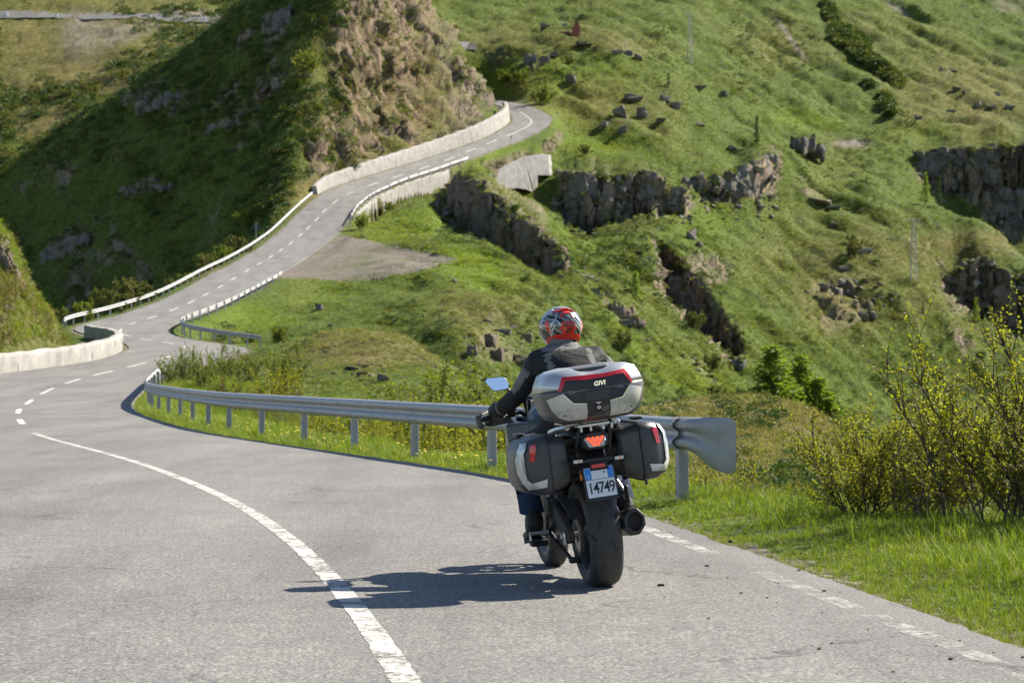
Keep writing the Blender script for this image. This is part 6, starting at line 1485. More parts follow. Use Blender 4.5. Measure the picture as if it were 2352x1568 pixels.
# tail unit
MB().loft([[Vector((w_ * c_, y_, z_ + h_ * s_)) for c_, s_ in ((-1, -.5), (-.6, -1), (.6, -1), (1, -.5), (.85, .6), (.5, 1), (-.5, 1), (-.85, .6))] for y_, z_, w_, h_ in ((.35, .80, .12, .08), (.10, .835, .13, .07), (-.15, .85, .12, .065), (-.30, .86, .095, .058), (-.36, .862, .078, .050))]).build('tail_unit', BLK, bike, bevel=.008)
# tail light
OX = -.012
tl = empty('tail_light'); tl.parent = bike
poly = [(-.062, .884), (.055, .884), (.058, .874), (.040, .828), (-.046, .828), (-.066, .874)]
MB().prism(poly, lambda x, z: Vector((x, -.378 + (z - .85) * .25, z)), lambda x, z: Vector((x, -.34, z))).build('lens', CLEAR, tl, smooth=False, bevel=.004)
def led_material():
    t = NT('glowing_led'); t.fin((.9, .12, .03), .3); t.set(t.b.inputs['Emission Color'], (1.0, .10, .02)); t.b.inputs['Emission Strength'].default_value = .55; t.mat.cycles.emission_sampling = 'NONE'; return t.mat
LED = led_material()
for r_, xs_ in ((.877, (-.045, -.018, .008, .036)), (.860, (-.030, -.004, .022)), (.842, (-.016, .008))):
    for x in xs_: MB().torus((0, 0, 0), .0001, [(0, 0), (.003, .0075), (0, .0095), (-.003, .0075)], n=12).build('led', LED, tl).location = (x, -.384 + (r_ - .85) * .25, r_)
for o_ in tl.children:
    if o_.name.startswith('led'): o_.rotation_euler = (0, 0, math.pi / 2)
for x, z in ((-.052, .858), (-.042, .842), (.046, .858), (.034, .842)): 
    o_ = MB().torus((0, 0, 0), .0001, [(0, 0), (.002, .007), (0, .009), (-.002, .007)], n=12).build('reflector_cell', ALU, tl); o_.location = (x, -.382 + (z - .85) * .25, z); o_.rotation_euler = (0, 0, math.pi / 2)
# plate holder and indicators
MB().loft([[Vector((OX + sx * w_, y_ + dy, z_)) for sx, dy in ((-1, -.02), (1, -.02), (1, .03), (-1, .03))] for y_, z_, w_ in ((-.20, .83, .07), (-.30, .785, .06), (-.375, .755, .05), (-.405, .70, .055))]).build('plate_arm', BLK, bike, bevel=.006)
MB().box((OX - .005, -.385, .757), (.20, .028, .024)).build('indicator_bar', BLK, bike, bevel=.008)
for s, x0, x1, z in ((-1, -.157, -.095, .763), (1, .078, .138, .752)):
    ind = empty('indicator'); ind.parent = bike; c = ((x0 + x1) / 2, -.395, z)
    MB().box(c, (x1 - x0, .03, .028)).build('housing', BLK, ind, bevel=.009, seg=3)
    MB().box((c[0], -.412, z), ((x1 - x0) * .84, .008, .019)).build('lens', CLEAR, ind, bevel=.003)
    MB().box((c[0] + .006, -.417, z), (.012, .004, .008)).build('bulb', AMBER, ind)
MB().box((OX - .005, -.418, .724), (.078, .008, .022)).build('red_reflector', RED_LENS, bike, bevel=.002)
MB().tube([(-.118, -.40, .675), (-.124, -.40, .675)], .022, 16).build('amber_reflector', AMBER, bike)
# licence plate
def PL(u, v, off=0.0):
    """point on the plate: u to the right, v up from its lower edge, off towards the rear"""
    return Vector((OX - .008 + u, -.405 - .052 * (1 - v / .19) - off, .533 + v - off * .2))
lp = empty('licence_plate'); lp.parent = bike
def rr2(x0, x1, y0, y1, r, k=4):
    pts = []
    for cx, cy, a0 in ((x1 - r, y0 + r, -90), (x1 - r, y1 - r, 0), (x0 + r, y1 - r, 90), (x0 + r, y0 + r, 180)):
        for i in range(k + 1): q = math.radians(a0 + 90 * i / k); pts.append((cx + r * math.cos(q), cy + r * math.sin(q)))
    return pts
def on_plate(nm, poly, o0, o1, mat, par=lp): return MB().prism(poly, lambda u, v: PL(u, v, o1), lambda u, v: PL(u, v, o0)).build(nm, mat, par, smooth=False)
on_plate('plate_frame', rr2(-.092, .092, 0, .192, .010), -.012, .004, BLK)
on_plate('plate_lower', rr2(-.082, .082, .022, .118, .005), .003, .006, PLATE_W)
on_plate('plate_upper', rr2(-.082, .082, .121, .184, .005), .003, .006, PLATE_W)
on_plate('blue_band', rr2(-.080, -.045, .1225, .1825, .003), .005, .0068, PLATE_B)
on_plate('blue_band', rr2(.048, .080, .1225, .1825, .003), .005, .0068, PLATE_B)
on_plate('country_mark', [(-.0645, .127), (-.0605, .127), (-.0605, .150), (-.0645, .150)], .006, .0076, PLATE_W)
on_plate('seal', [(.030 + .006 * math.cos(k * .7854), .155 + .006 * math.sin(k * .7854)) for k in range(8)], .005, .0066, GUNMETAL)
def text_mesh(s, size, shear=0.0, extr=.001, bold=0.0):
    cu = bpy.data.curves.new('txt', 'FONT'); cu.body = s; cu.size = size; cu.align_x = 'CENTER'; cu.align_y = 'CENTER'; cu.shear = shear; cu.extrude = extr; cu.offset = bold; cu.resolution_u = 3
    ob = bpy.data.objects.new('txt', cu); COL.objects.link(ob); bpy.context.view_layer.update()
    me = bpy.data.meshes.new_from_object(ob.evaluated_get(bpy.context.evaluated_depsgraph_get())); bpy.data.objects.remove(ob); return me
for i, chd in enumerate('14749'):
    me = text_mesh(chd, .092, 0, .0008, .0008); me.materials.clear(); me.materials.append(INK)
    o_ = bpy.data.objects.new('digit', me); link(o_, lp); o_.scale = (.80, 1, 1); o_.location = PL(-.060 + .0305 * i, .070, .0066); o_.rotation_euler = (math.radians(90 - 15), 0, 0)
# exhaust
ex = empty('exhaust'); ex.parent = bike
def hexring(c, w, h, tw=0.0): return [Vector((c[0] + w * math.cos(q + tw), c[1], c[2] + h * math.sin(q + tw))) for q in [math.radians(v) for v in (20, 70, 110, 160, 200, 250, 290, 340)]]
MB().loft([hexring((.135, .36, .30), .035, .035), hexring((.155, .26, .315), .058, .065), hexring((.165, -.10, .355), .064, .078), hexring((.168, -.26, .372), .066, .080)]).build('muffler', plain('muffler_steel', (.10, .085, .07), .38, .8, .3, 14), ex, bevel=.008)
MB().loft([hexring((.168, -.255, .372), .070, .084), hexring((.170, -.31, .376), .064, .078), hexring((.170, -.315, .376), .046, .054), hexring((.170, -.25, .376), .040, .046)], cap=False).build('end_cap', BLK, ex, bevel=.004)
MB().tube([(.170, -.22, .376), (.170, -.30, .376)], [.036, .042], 14).build('outlet', plain('soot', (.01, .009, .008), .9), ex)
MB().tube([(.08, .75, .22), (.11, .55, .20), (.135, .34, .30)], [.03, .03, .032], 10).build('pipe', GUNMETAL, ex)
# side stand, pegs
MB().tube([(-.20, .40, .34), (-.165, .25, .24), (-.13, .16, .17)], [.014, .013, .013], 8).build('side_stand', BLK_METAL, bike)
MB().box((-.118, .15, .165), (.055, .05, .035)).build('stand_foot', BLK, bike, bevel=.008)
for s in (-1, 1):
    MB().loft([[Vector((s * .20 + a, y_, z_)) for a in (-.012, .012)] + [Vector((s * .20 + a, y_ + dd, z_)) for a in (.012, -.012)] for y_, z_, dd in ((.42, .30, .06), (.32, .42, .05), (.20, .56, .04), (.12, .66, .04))]).build('foot_bracket', GUNMETAL, bike, bevel=.006)
    MB().tube([(s * .21, .33, .335), (s * .325, .33, .335)], .012, 8).build('foot_peg', ALU, bike)
    MB().box((s * .235, .10, .50), (.025, .04, .11)).build('passenger_peg', BLK, bike, bevel=.01)
    MB().tube([(s * .20, .20, .60), (s * .22, .12, .53)], .010, 8).build('peg_arm', ALU, bike)
MB().tube([(-.30, .38, .34), (-.315, .55, .315)], .008, 6).build('shift_lever', ALU, bike)
MB().box((-.322, .335, .318), (.01, .012, .05)).build('peg_feeler', ALU, bike)
# rack, grab rails, struts
rk_ = empty('luggage_rack'); rk_.parent = bike
MB().prism(rr2(-.155, .13, -.36, .02, .03), lambda x, y: Vector((x, y, .962)), lambda x, y: Vector((x, y, .972))).build('rack_plate', ALU, rk_, bevel=.003)
MB().prism(rr2(-.10, .085, -.40, -.30, .012), lambda x, y: Vector((x, y, .945)), lambda x, y: Vector((x, y, .962))).build('mounting_block', ALU, rk_, bevel=.004)
for s in (-1, 1): MB().tube([(s * .135 + OX, -.34, .955), (s * .17 + OX, -.25, .945), (s * .185 + OX, -.10, .925), (s * .15 + OX, .05, .90), (s * .12 + OX, .10, .88)], [.018, .02, .022, .02, .016], 8).build('grab_rail', ALU, rk_)
for x in (-.075, -.02, .05, .1): MB().box((x, -.365, .935), (.014, .02, .035)).build('lug', ALU, rk_, bevel=.003)
MB().tube([(-.066, -.36, .968), (-.110, -.34, .845), (-.105, -.28, .78)], .010, 8).build('strut', BLK_METAL, bike)
MB().tube([(.096, -.36, .975), (.085, -.35, .87), (.073, -.33, .765)], .011, 8).build('strut', BLK_METAL, bike)
for s in (-1, 1):
    MB().tube([(s * .08, -.22, .82), (s * .17, -.22, .82)], .010, 8).build('pannier_bracket', BLK_METAL, bike)
    MB().tube([(s * .17, -.26, .82), (s * .075, -.28, .71)], .010, 8).build('pannier_bracket', BLK_METAL, bike)
    MB().tube([(s * .165, -.28, .84), (s * .165, .08, .84), (s * .165, .10, .66), (s * .165, -.28, .66), (s * .165, -.28, .84)], .009, 8).build('pannier_frame', BLK_METAL, bike)

# ------------------------------------------------------------------ top case
tc = empty('top_case'); tc.parent = bike
half = [(0.0, 1.266), (.07, 1.272), (.118, 1.286), (.20, 1.276), (.250, 1.256), (.277, 1.205), (.291, 1.155), (.283, 1.10), (.266, 1.045), (.238, 1.004), (.19, .984), (.10, .979), (0.0, .978)]
OUT = half + [(-x, z) for x, z in half[-2:0:-1]]
TCC = Vector((0, 0, 1.13))
def out_scale(x, z):
    """how far (0..1) the point lies from the middle of the case towards its outline"""
    q = math.atan2(z - TCC.z, x); best = 1.0
    for i in range(len(OUT)):
        (x0, z0), (x1, z1) = OUT[i], OUT[(i+1) % len(OUT)]
        dx, dz = math.cos(q), math.sin(q); ex_, ez_ = x1 - x0, z1 - z0; den = dx * ez_ - dz * ex_
        if abs(den) < 1e-9: continue
        t = (x0 * ez_ - (z0 - TCC.z) * ex_) / den; u = (x0 * dz - (z0 - TCC.z) * dx) / den
        if t > 0 and -1e-6 <= u <= 1 + 1e-6: best = t; break
    return min(1.0, math.hypot(x, z - TCC.z) / best)
def y_rear(x, z): return -.575 + .105 * out_scale(x, z) ** 4.5
def case_ring(s, y): return [Vector((x * s, y, TCC.z + (z - TCC.z) * s)) for x, z in OUT]
rings = [case_ring(s, -.575 + .105 * s ** 4.5) for s in (.05, .3, .5, .66, .78, .87, .93, .97, 1.0)] + [case_ring(1.0, -.30), case_ring(.995, -.16), case_ring(.95, -.09), case_ring(.86, -.05), case_ring(.6, -.03)]
full = MB().loft(rings)
def half_case(nm, keep_top, mat):
    o_ = MB(); o_.v, o_.f, o_.m = full.v, full.f, full.m; o_ = o_.build(nm, mat, tc, angle=55)
    bm = bmesh.new(); bm.from_mesh(o_.data)
    r = bmesh.ops.bisect_plane(bm, geom=bm.verts[:] + bm.edges[:] + bm.faces[:], plane_co=(0, 0, 1.158 if keep_top else 1.154), plane_no=(0, .03, 1), clear_inner=keep_top, clear_outer=not keep_top)
    bmesh.ops.holes_fill(bm, edges=[e for e in bm.edges if e.is_boundary]); bm.to_mesh(o_.data); bm.free(); return o_
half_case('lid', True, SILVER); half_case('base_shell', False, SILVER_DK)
def on_case(nm, poly, mat, proud=.004, cuts=2, par=tc, fn=y_rear, bevel=.0):
    """a trim piece lying on the curved rear of the case"""
    bm = bmesh.new(); f_ = bm.faces.new([bm.verts.new((x, 0, z)) for x, z in poly]); bmesh.ops.triangulate(bm, faces=[f_])
    if cuts: bmesh.ops.subdivide_edges(bm, edges=bm.edges, cuts=cuts, use_grid_fill=True)
    r = bmesh.ops.extrude_face_region(bm, geom=bm.faces[:]); top = [v for v in r['geom'] if isinstance(v, bmesh.types.BMVert)]; ts = set(top)
    for v in bm.verts: v.co.y = fn(v.co.x, v.co.z) - (proud if v in ts else -.008)
    bmesh.ops.recalc_face_normals(bm, faces=bm.faces)
    me = bpy.data.meshes.new(nm); bm.to_mesh(me); bm.free(); me.materials.append(mat); me.polygons.foreach_set('use_smooth', [True] * len(me.polygons)); me.set_sharp_from_angle(angle=math.radians(35))
    return link(bpy.data.objects.new(nm, me), par)
mir = lambda p: [(-x, z) for x, z in p[::-1]]
on_case('lid_panel', [(-.200, 1.1605), (-.163, 1.222), (-.05, 1.214), (.05, 1.214), (.163, 1.222), (.200, 1.1605)], CASE_BLK, .003, 3)
on_case('light_strip', [(-.214, 1.166), (-.178, 1.243), (-.05, 1.234), (.05, 1.234), (.178, 1.243), (.214, 1.166), (.199, 1.163), (.163, 1.221), (.05, 1.2125), (-.05, 1.2125), (-.163, 1.221), (-.199, 1.163)], RED_LENS, .007, 1)
on_case('base_panel', [(-.192, 1.153), (.192, 1.153), (.138, 1.083), (.062, 1.077), (.060, .988), (-.060, .988), (-.062, 1.077), (-.138, 1.083)], CASE_BLK, .0035, 2)
wing = [(-.272, 1.128), (-.196, 1.150), (-.144, 1.090), (-.066, 1.078), (-.066, .995), (-.170, .998), (-.222, 1.024), (-.252, 1.070)]
on_case('side_trim', wing, SILVER, .007, 2); on_case('side_trim', mir(wing), SILVER, .007, 2)
for x in (-.168, -.118, .118, .168): on_case('rib', [(x - .007, 1.058), (x + .007, 1.058), (x + .005, 1.015), (x - .005, 1.015)], SILVER, .013, 0)
on_case('trim_edge', [(-.196, 1.152), (-.188, 1.152), (-.139, 1.094), (-.066, 1.083), (-.066, 1.078), (-.144, 1.089)], CHROME, .010, 0); on_case('trim_edge', mir([(-.196, 1.152), (-.188, 1.152), (-.139, 1.094), (-.066, 1.083), (-.066, 1.078), (-.144, 1.089)]), CHROME, .010, 0)
on_case('centre_hatch', [(-.072, 1.142), (.072, 1.142), (.058, 1.094), (-.058, 1.094)], plain('hatch_black', (.032, .033, .036), .45), .0055, 0)
on_case('badge', [(-.016, 1.082), (.016, 1.082), (0, 1.070)], WHITE_PAINT, .006, 0)
on_case('badge_mark', [(-.006, 1.0795), (.006, 1.0795), (0, 1.0745)], RED_LENS, .0075, 0)
for k, (z, a, b, m_) in enumerate(((1.052, .010, .010, CHROME), (1.022, .019, .010, BLK_GLOSS))):
    on_case(('lock', 'latch_button')[k], [(a * math.cos(q * .5236), z + b * math.sin(q * .5236)) for q in range(12)], m_, .009, 0)
on_case('keyhole', [(-.002, 1.046), (.002, 1.046), (.002, 1.058), (-.002, 1.058)], INK, .011, 0)
me = text_mesh('GIVI', .034, .22, .0012, .0012); me.materials.clear(); me.materials.append(CHROME)
lg = bpy.data.objects.new('logo', me); link(lg, tc); lg.location = (.018, -.581, 1.183); lg.rotation_euler = (math.radians(90), 0, 0); lg.scale = (1.05, 1, 1)
MB().loft([[Vector((x, y, z)) for x, z in ((-w_, z_), (w_, z_), (w_ * .92, z_ + .012), (-w_ * .92, z_ + .012))] for y, w_, z_ in ((-.50, .10, 1.264), (-.44, .112, 1.272), (-.2, .112, 1.272), (-.12, .10, 1.262))]).build('lid_pad', plain('lid_rubber', (.10, .105, .11), .55, .1, .1, 90, .4), tc, bevel=.004)

# ------------------------------------------------------------------ panniers
def rr3(y0, y1, z0, z1, r, x, k=3): return [Vector((x, a, b)) for a, b in rr2(y0, y1, z0, z1, r, k)]
def pannier(s, xo):
    pn = empty('pannier'); pn.parent = bike
    A = lambda d: s * d + xo
    inner = [rr3(-.335, .06, .655, .895, .05, A(.150)), rr3(-.36, .075, .635, .905, .055, A(.165)), rr3(-.405, .10, .608, .925, .055, A(.262))]
    lid = [rr3(-.412, .105, .602, .930, .055, A(.266)), rr3(-.415, .105, .600, .932, .055, A(.285)), rr3(-.405, .10, .604, .926, .06, A(.345)), rr3(-.375, .085, .622, .905, .07, A(.395)), rr3(-.325, .05, .655, .868, .075, A(.432)), rr3(-.27, .0, .70, .82, .06, A(.446))]
    if s < 0: inner = [r[::-1] for r in inner]; lid = [r[::-1] for r in lid]
    MB().loft(inner).build('shell', PANNIER, pn, angle=60, bevel=.004)
    MB().loft(lid).build('lid', PANNIER, pn, angle=60)
    MB().loft([rr3(-.417, .108, .597, .935, .056, A(.262)), rr3(-.417, .108, .597, .935, .056, A(.267))]).build('seal', BLK, pn)
    # trim on the bevelled rear corner of the lid; d is the distance from the bike's middle
    prof_d = [.266, .285, .345, .395, .432, .446]; prof_y = [-.412, -.415, -.405, -.375, -.325, -.27]
    def yr(x, z):
        d = abs(x - xo); y = float(np.interp(d, prof_d, prof_y)); m = .062
        z0 = float(np.interp(d, prof_d, [.602, .600, .604, .622, .655, .70])); z1_ = float(np.interp(d, prof_d, [.930, .932, .926, .905, .868, .82]))
        e = max(0, (z0 + m - z) / m, (z - z1_ + m) / m); return y + (m * (1 - math.sqrt(max(0, 1 - min(1, e) ** 2))))
    def trim(nm, pts, mat, pr=.004, cuts=3): return on_case(nm, [(A(d), z) for d, z in (pts if s > 0 else pts)], mat, pr, cuts, pn, yr)
    trim('reflector', [(.335, .893), (.368, .886), (.362, .868), (.380, .800), (.354, .798), (.338, .862)], RED_LENS, .008, 2)
    trim('silver_trim', [(.372, .668), (.402, .700), (.414, .745), (.414, .80), (.404, .845), (.385, .885), (.378, .905), (.404, .900), (.428, .858), (.440, .81), (.440, .74), (.426, .685), (.396, .640)], SILVER, .011, 2)
    trim('silver_foot', [(.296, .692), (.385, .676), (.400, .640), (.304, .648)], SILVER, .009, 2)
    MB().box((A(.262), -.415, .592), (.016, .012, .026)).build('hinge', BLK, pn, bevel=.003)
    MB().box((A(.35), .02, .935), (.05, .14, .016)).build('handle', BLK, pn, bevel=.006)
    return pn
pannier(-1, -.015); pannier(1, -.02)

# ------------------------------------------------------------------ front end
for s in (-1, 1):
    MB().tube([(s * .10, 1.06, .92), (s * .10, 1.45, .30)], [.026, .022], 12).build('fork_leg', BLK_METAL, bike)
MB().loft([[Vector((w_ * c_, 1.45 + .33 * math.cos(a), .305 + .33 * math.sin(a) - .02 * (1 - abs(c_)) * 0)) for c_, w_ in ((-1, .075), (0, .075), (1, .075))] + [Vector((w_ * c_, 1.45 + .322 * math.cos(a), .305 + .322 * math.sin(a))) for c_, w_ in ((1, .07), (0, .07), (-1, .07))] for a in [math.radians(v) for v in range(40, 165, 10)]]).build('front_mudguard', BLK, bike)
hb = empty('handlebar'); hb.parent = bike
MB().tube([(-.40, .93, 1.015), (-.25, .985, 1.025), (-.16, 1.02, 1.02), (-.09, 1.03, .975), (0, 1.03, .965), (.09, 1.03, .975), (.16, 1.02, 1.02), (.25, .985, 1.025), (.40, .93, 1.015)], .0135, 10).build('bar', BLK_METAL, hb)
for s in (-1, 1):
    MB().tube([(s * .255, .983, 1.025), (s * .385, .936, 1.016)], .018, 10).build('grip', BLK, hb)
    MB().tube([(s * .385, .936, 1.016), (s * .425, .921, 1.013)], .017, 10).build('bar_end', GUNMETAL, hb)
    MB().box((s * .225, .99, 1.025), (.06, .04, .05)).build('switch_box', BLK_GLOSS, hb, bevel=.008)
    MB().tube([(s * .20, 1.01, 1.035), (s * .215, .99, 1.07)], .02, 10).build('reservoir', CHROME, hb)
    MB().tube([(s * .22, 1.03, 1.02), (s * .30, 1.05, 1.005), (s * .40, 1.0, .995)], .007, 6).build('lever', ALU, hb)
    MB().loft([[Vector((s * x, y + (.016 if q else 0), z)) for x, y, z in ((.445, .93, .985), (.45, .93, 1.035))][::1] + [Vector((s * x, y, z)) for x, y, z in ((.455, .955, 1.035), (.45, .955, .985))] if q == 0 else [Vector((s * .34, 1.06, .955)), Vector((s * .34, 1.06, 1.06)), Vector((s * .34, 1.078, 1.06)), Vector((s * .34, 1.078, .955))] if q == 1 else [Vector((s * .21, 1.06, .965)), Vector((s * .21, 1.06, 1.03)), Vector((s * .21, 1.075, 1.03)), Vector((s * .21, 1.075, .965))] for q in range(3)]).build('hand_guard', SILVER_DK, hb, bevel=.006)
    MB().box((s * .432, .935, .985), (.035, .05, .06), Matrix.Rotation(s * .3, 3, 'Y')).build('guard_end', SILVER_DK, hb, bevel=.01)
for s, cx in ((-1, -.272), (1, .40)):
    mr = empty('mirror'); mr.parent = bike
    zc = 1.212 if s < 0 else 1.195; yc = 1.04
    shp = [(-.075, .032), (-.06, .044), (.038, .040), (.052, .032), (.074, -.012), (.070, -.028), (.058, -.042), (-.020, -.046), (-.035, -.040), (-.074, .014)]
    if s > 0: shp = mir(shp)
    Mr = Matrix.Rotation(math.radians(6 * s), 3, 'Z') @ Matrix.Rotation(math.radians(-9), 3, 'X')
    MB().prism(shp, lambda x, z: Vector((cx, yc, zc)) + Mr @ Vector((x, 0, z)), lambda x, z: Vector((cx, yc, zc)) + Mr @ Vector((x * .8, .045, z * .8))).build('housing', BLK_GLOSS, mr, bevel=.004)
    MB().prism([(x * .93, z * .91) for x, z in shp], lambda x, z: Vector((cx, yc, zc)) + Mr @ Vector((x, -.003, z)), lambda x, z: Vector((cx, yc, zc)) + Mr @ Vector((x, .004, z))).build('glass', GLASS, mr, smooth=False)
    MB().tube([(cx - s * .055, yc + .02, zc - .03), (cx - s * .085, yc, zc - .08), (s * .235, .99, 1.05)], [.010, .009, .008], 8).build('stem', BLK_METAL, mr)
# fairing, screen, dash
for s in (-1, 1):
    MB().loft([[Vector((s * x, y, z)) for x, y, z in r] for r in (
        [(.13, .80, .88), (.13, .80, .955), (.10, .80, .96), (.10, .80, .88)], [(.27, .95, .86), (.275, .95, .955), (.20, .95, .975), (.18, .95, .86)], [(.26, 1.12, .80), (.25, 1.12, .93), (.18, 1.12, 1.0), (.16, 1.12, .80)], [(.16, 1.36, .82), (.14, 1.36, .92), (.08, 1.36, 1.0), (.08, 1.36, .82)])]).build('side_fairing', BLUEGREY, bike, bevel=.01)
    MB().loft([[Vector((s * x, y, z)) for x, y, z in r] for r in ([(.17, .85, .55), (.17, .85, .85), (.14, .85, .85), (.14, .85, .55)], [(.24, 1.05, .50), (.25, 1.05, .86), (.20, 1.05, .86), (.19, 1.05, .50)], [(.20, 1.22, .60), (.21, 1.22, .86), (.17, 1.22, .86), (.16, 1.22, .60)])]).build('radiator_cowl', BLK, bike, bevel=.01)
MB().loft([[Vector((-.10, 1.16, 1.0)), Vector((.10, 1.16, 1.0)), Vector((.09, 1.30, .98)), Vector((-.09, 1.30, .98))], [Vector((-.12, 1.16, 1.10)), Vector((.12, 1.16, 1.10)), Vector((.08, 1.20, 1.11)), Vector((-.08, 1.20, 1.11))]]).build('wind_screen', SCREEN, bike, bevel=.008)
MB().box((-.02, 1.06, 1.045), (.17, .03, .095), Matrix.Rotation(.35, 3, 'X')).build('dash', BLK_GLOSS, bike, bevel=.008)
MB().box((-.035, 1.04, 1.045), (.10, .006, .075), Matrix.Rotation(.35, 3, 'X')).build('dash_screen', plain('dash_paper', (.62, .62, .60), .5), bike)
MB().loft([[Vector((sx * w_, y_, z_ + b)) for sx, b in ((-1, -h_), (1, -h_), (1, h_), (-1, h_))] for y_, z_, w_, h_ in ((1.15, .93, .13, .07), (1.35, .90, .12, .08), (1.47, .86, .07, .05))]).build('headlight_cowl', BLUEGREY, bike, bevel=.02)
# ------------------------------------------------------------------ rider
rider = empty('person', (0, 0, 0), 0, 'rider in black and grey jacket, jeans and red-black helmet, riding away', 'person')
rider.matrix_world = BIKE_M
def cloth(name, col, rough=.85, wrinkle=.6, sc=9, vary=.25):
    t = NT(name); c = t.coord('Object'); w = t.noise(sc, 4, .55, t.coord('Object', (1, 1, 2.2)), dist=1.2); f_ = t.noise(260, 2, .5, c)
    d_ = tuple(x * (1 - vary) for x in col); l_ = tuple(x * (1 + vary) for x in col)
    return t.fin(t.mix(.25, t.ramp(w, (.3, d_), (.7, l_)), t.ramp(f_, (.3, d_), (.7, l_))), rough, 0.0, t.bump(t.math('ADD', w, t.math('MULTIPLY', f_, .12)), wrinkle, .03), Specular_IOR_Level=.25)
JACKET = cloth('black_textile', (.020, .021, .022), .75, .5); JGREY = cloth('grey_textile', (.145, .143, .140), .8, .4); JEANS = cloth('blue_denim', (.020, .036, .068), .9, .5, 12, .35); LEATHER = cloth('black_leather', (.014, .013, .013), .5, .4, 14)
SK = {  # joint: (position, radius x, radius y)
 'pelvis': ((0, .40, .90), .150, .125), 'waist': ((.02, .43, 1.02), .148, .115), 'chest': ((.05, .50, 1.17), .172, .125), 'upper': ((.075, .57, 1.285), .170, .105), 'neck': ((.09, .63, 1.375), .062, .062), 'head': ((.10, .70, 1.47), .06, .06),
 'shL': ((-.095, .61, 1.315), .082, .078), 'upL': ((-.150, .66, 1.225), .070, .066), 'elL': ((-.205, .71, 1.140), .062, .060), 'foL': ((-.275, .81, 1.085), .058, .056), 'wrL': ((-.325, .90, 1.050), .046, .044),
 'shR': ((.258, .59, 1.300), .082, .078), 'upR': ((.335, .64, 1.215), .070, .066), 'elR': ((.395, .70, 1.130), .062, .060), 'foR': ((.375, .81, 1.08), .058, .056), 'wrR': ((.345, .90, 1.050), .046, .044),
 'hipL': ((-.105, .47, .87), .105, .10), 'thL': ((-.18, .64, .835), .092, .088), 'knL': ((-.235, .82, .775), .074, .072), 'caL': ((-.262, .62, .60), .070, .068), 'anL': ((-.270, .42, .455), .062, .064),
 'hipR': ((.105, .47, .87), .105, .10), 'thR': ((.18, .64, .835), .092, .088), 'knR': ((.235, .82, .775), .074, .072), 'caR': ((.255, .62, .60), .070, .068), 'anR': ((.262, .42, .455), .062, .064)}
ED = [('pelvis', 'waist'), ('waist', 'chest'), ('chest', 'upper'), ('upper', 'neck'), ('neck', 'head'), ('upper', 'shL'), ('shL', 'upL'), ('upL', 'elL'), ('elL', 'foL'), ('foL', 'wrL'), ('upper', 'shR'), ('shR', 'upR'), ('upR', 'elR'), ('elR', 'foR'), ('foR', 'wrR'),
      ('pelvis', 'hipL'), ('hipL', 'thL'), ('thL', 'knL'), ('knL', 'caL'), ('caL', 'anL'), ('pelvis', 'hipR'), ('hipR', 'thR'), ('thR', 'knR'), ('knR', 'caR'), ('caR', 'anR')]
def skinned(name, joints, edges, root, sub=2):
    keys = list(joints); me = bpy.data.meshes.new(name); me.from_pydata([joints[k][0] for k in keys], [(keys.index(a), keys.index(b)) for a, b in edges], [])
    o_ = bpy.data.objects.new(name, me); COL.objects.link(o_)
    o_.modifiers.new('skin', 'SKIN'); sv = me.skin_vertices[0].data
    for i, k in enumerate(keys): sv[i].radius = joints[k][1:3]; sv[i].use_root = (k == root); sv[i].use_loose = False
    sb = o_.modifiers.new('sub', 'SUBSURF'); sb.levels = sb.render_levels = sub
    bpy.context.view_layer.update()
    ev = bpy.data.meshes.new_from_object(o_.evaluated_get(bpy.context.evaluated_depsgraph_get())); bpy.data.objects.remove(o_); ev.name = name
    return ev
body = skinned('body', SK, ED, 'pelvis', 3)
V_ = np.empty(len(body.vertices) * 3); body.vertices.foreach_get('co', V_); V_ = V_.reshape(-1, 3)
N_ = np.empty(len(body.vertices) * 3); body.vertices.foreach_get('normal', N_); N_ = N_.reshape(-1, 3)
fold = fbm(np.column_stack([V_[:, 0] * 9, V_[:, 1] * 9, V_[:, 2] * 22]), 3) * .007 + fbm(V_ * 30 + 4, 2) * .003
V_ = V_ + N_ * fold[:, None]; body.vertices.foreach_set('co', V_.ravel())
body.materials.clear()
for m in (JACKET, JGREY, JEANS): body.materials.append(m)
mi = []
def dseg(p, a, b):
    a, b = Vector(a), Vector(b); t = max(0, min(1, (p - a).dot(b - a) / (b - a).length_squared)); return (p - a.lerp(b, t)).length, t
for f_ in body.polygons:
    p = f_.center; m = 0
    if p.z < .885 and abs(p.x) + (p.y - .4) * .2 > -1: m = 2
    if p.z < .93 and p.y > .5: m = 2
    if m == 0:
        for sd in ('L', 'R'):
            d1, t1 = dseg(p, SK['sh' + sd][0], SK['el' + sd][0]); d2, t2 = dseg(p, SK['el' + sd][0], SK['wr' + sd][0])
            sx = -1 if sd == 'L' else 1
            out = (p.x - (SK['sh' + sd][0][0] + (SK['el' + sd][0][0] - SK['sh' + sd][0][0]) * t1)) * sx + (p.z - (SK['sh' + sd][0][2] + (SK['el' + sd][0][2] - SK['sh' + sd][0][2]) * t1)) * .5
            if d1 < .10 and d1 < d2 and .18 < t1 < .98 and out > .018 + .02 * t1: m = 1
            if d2 < .09 and d2 < d1 and .70 < t2 < .97: m = 1
        if m == 0 and p.z > 1.372 and abs(p.x - .09) < .13 + (p.y < .6) * .02: m = 1
        cx = .085
        if m == 0 and p.y < .62 and 1.20 < p.z < 1.36:
            q = (p.x - cx)
            if -.150 - (1.36 - p.z) * -.12 < q < -.118 - (1.36 - p.z) * -.22 - .0: m = 1
            if .118 - (1.36 - p.z) * .05 < q < .150 - (1.36 - p.z) * .02: m = 1
    mi.append(m)
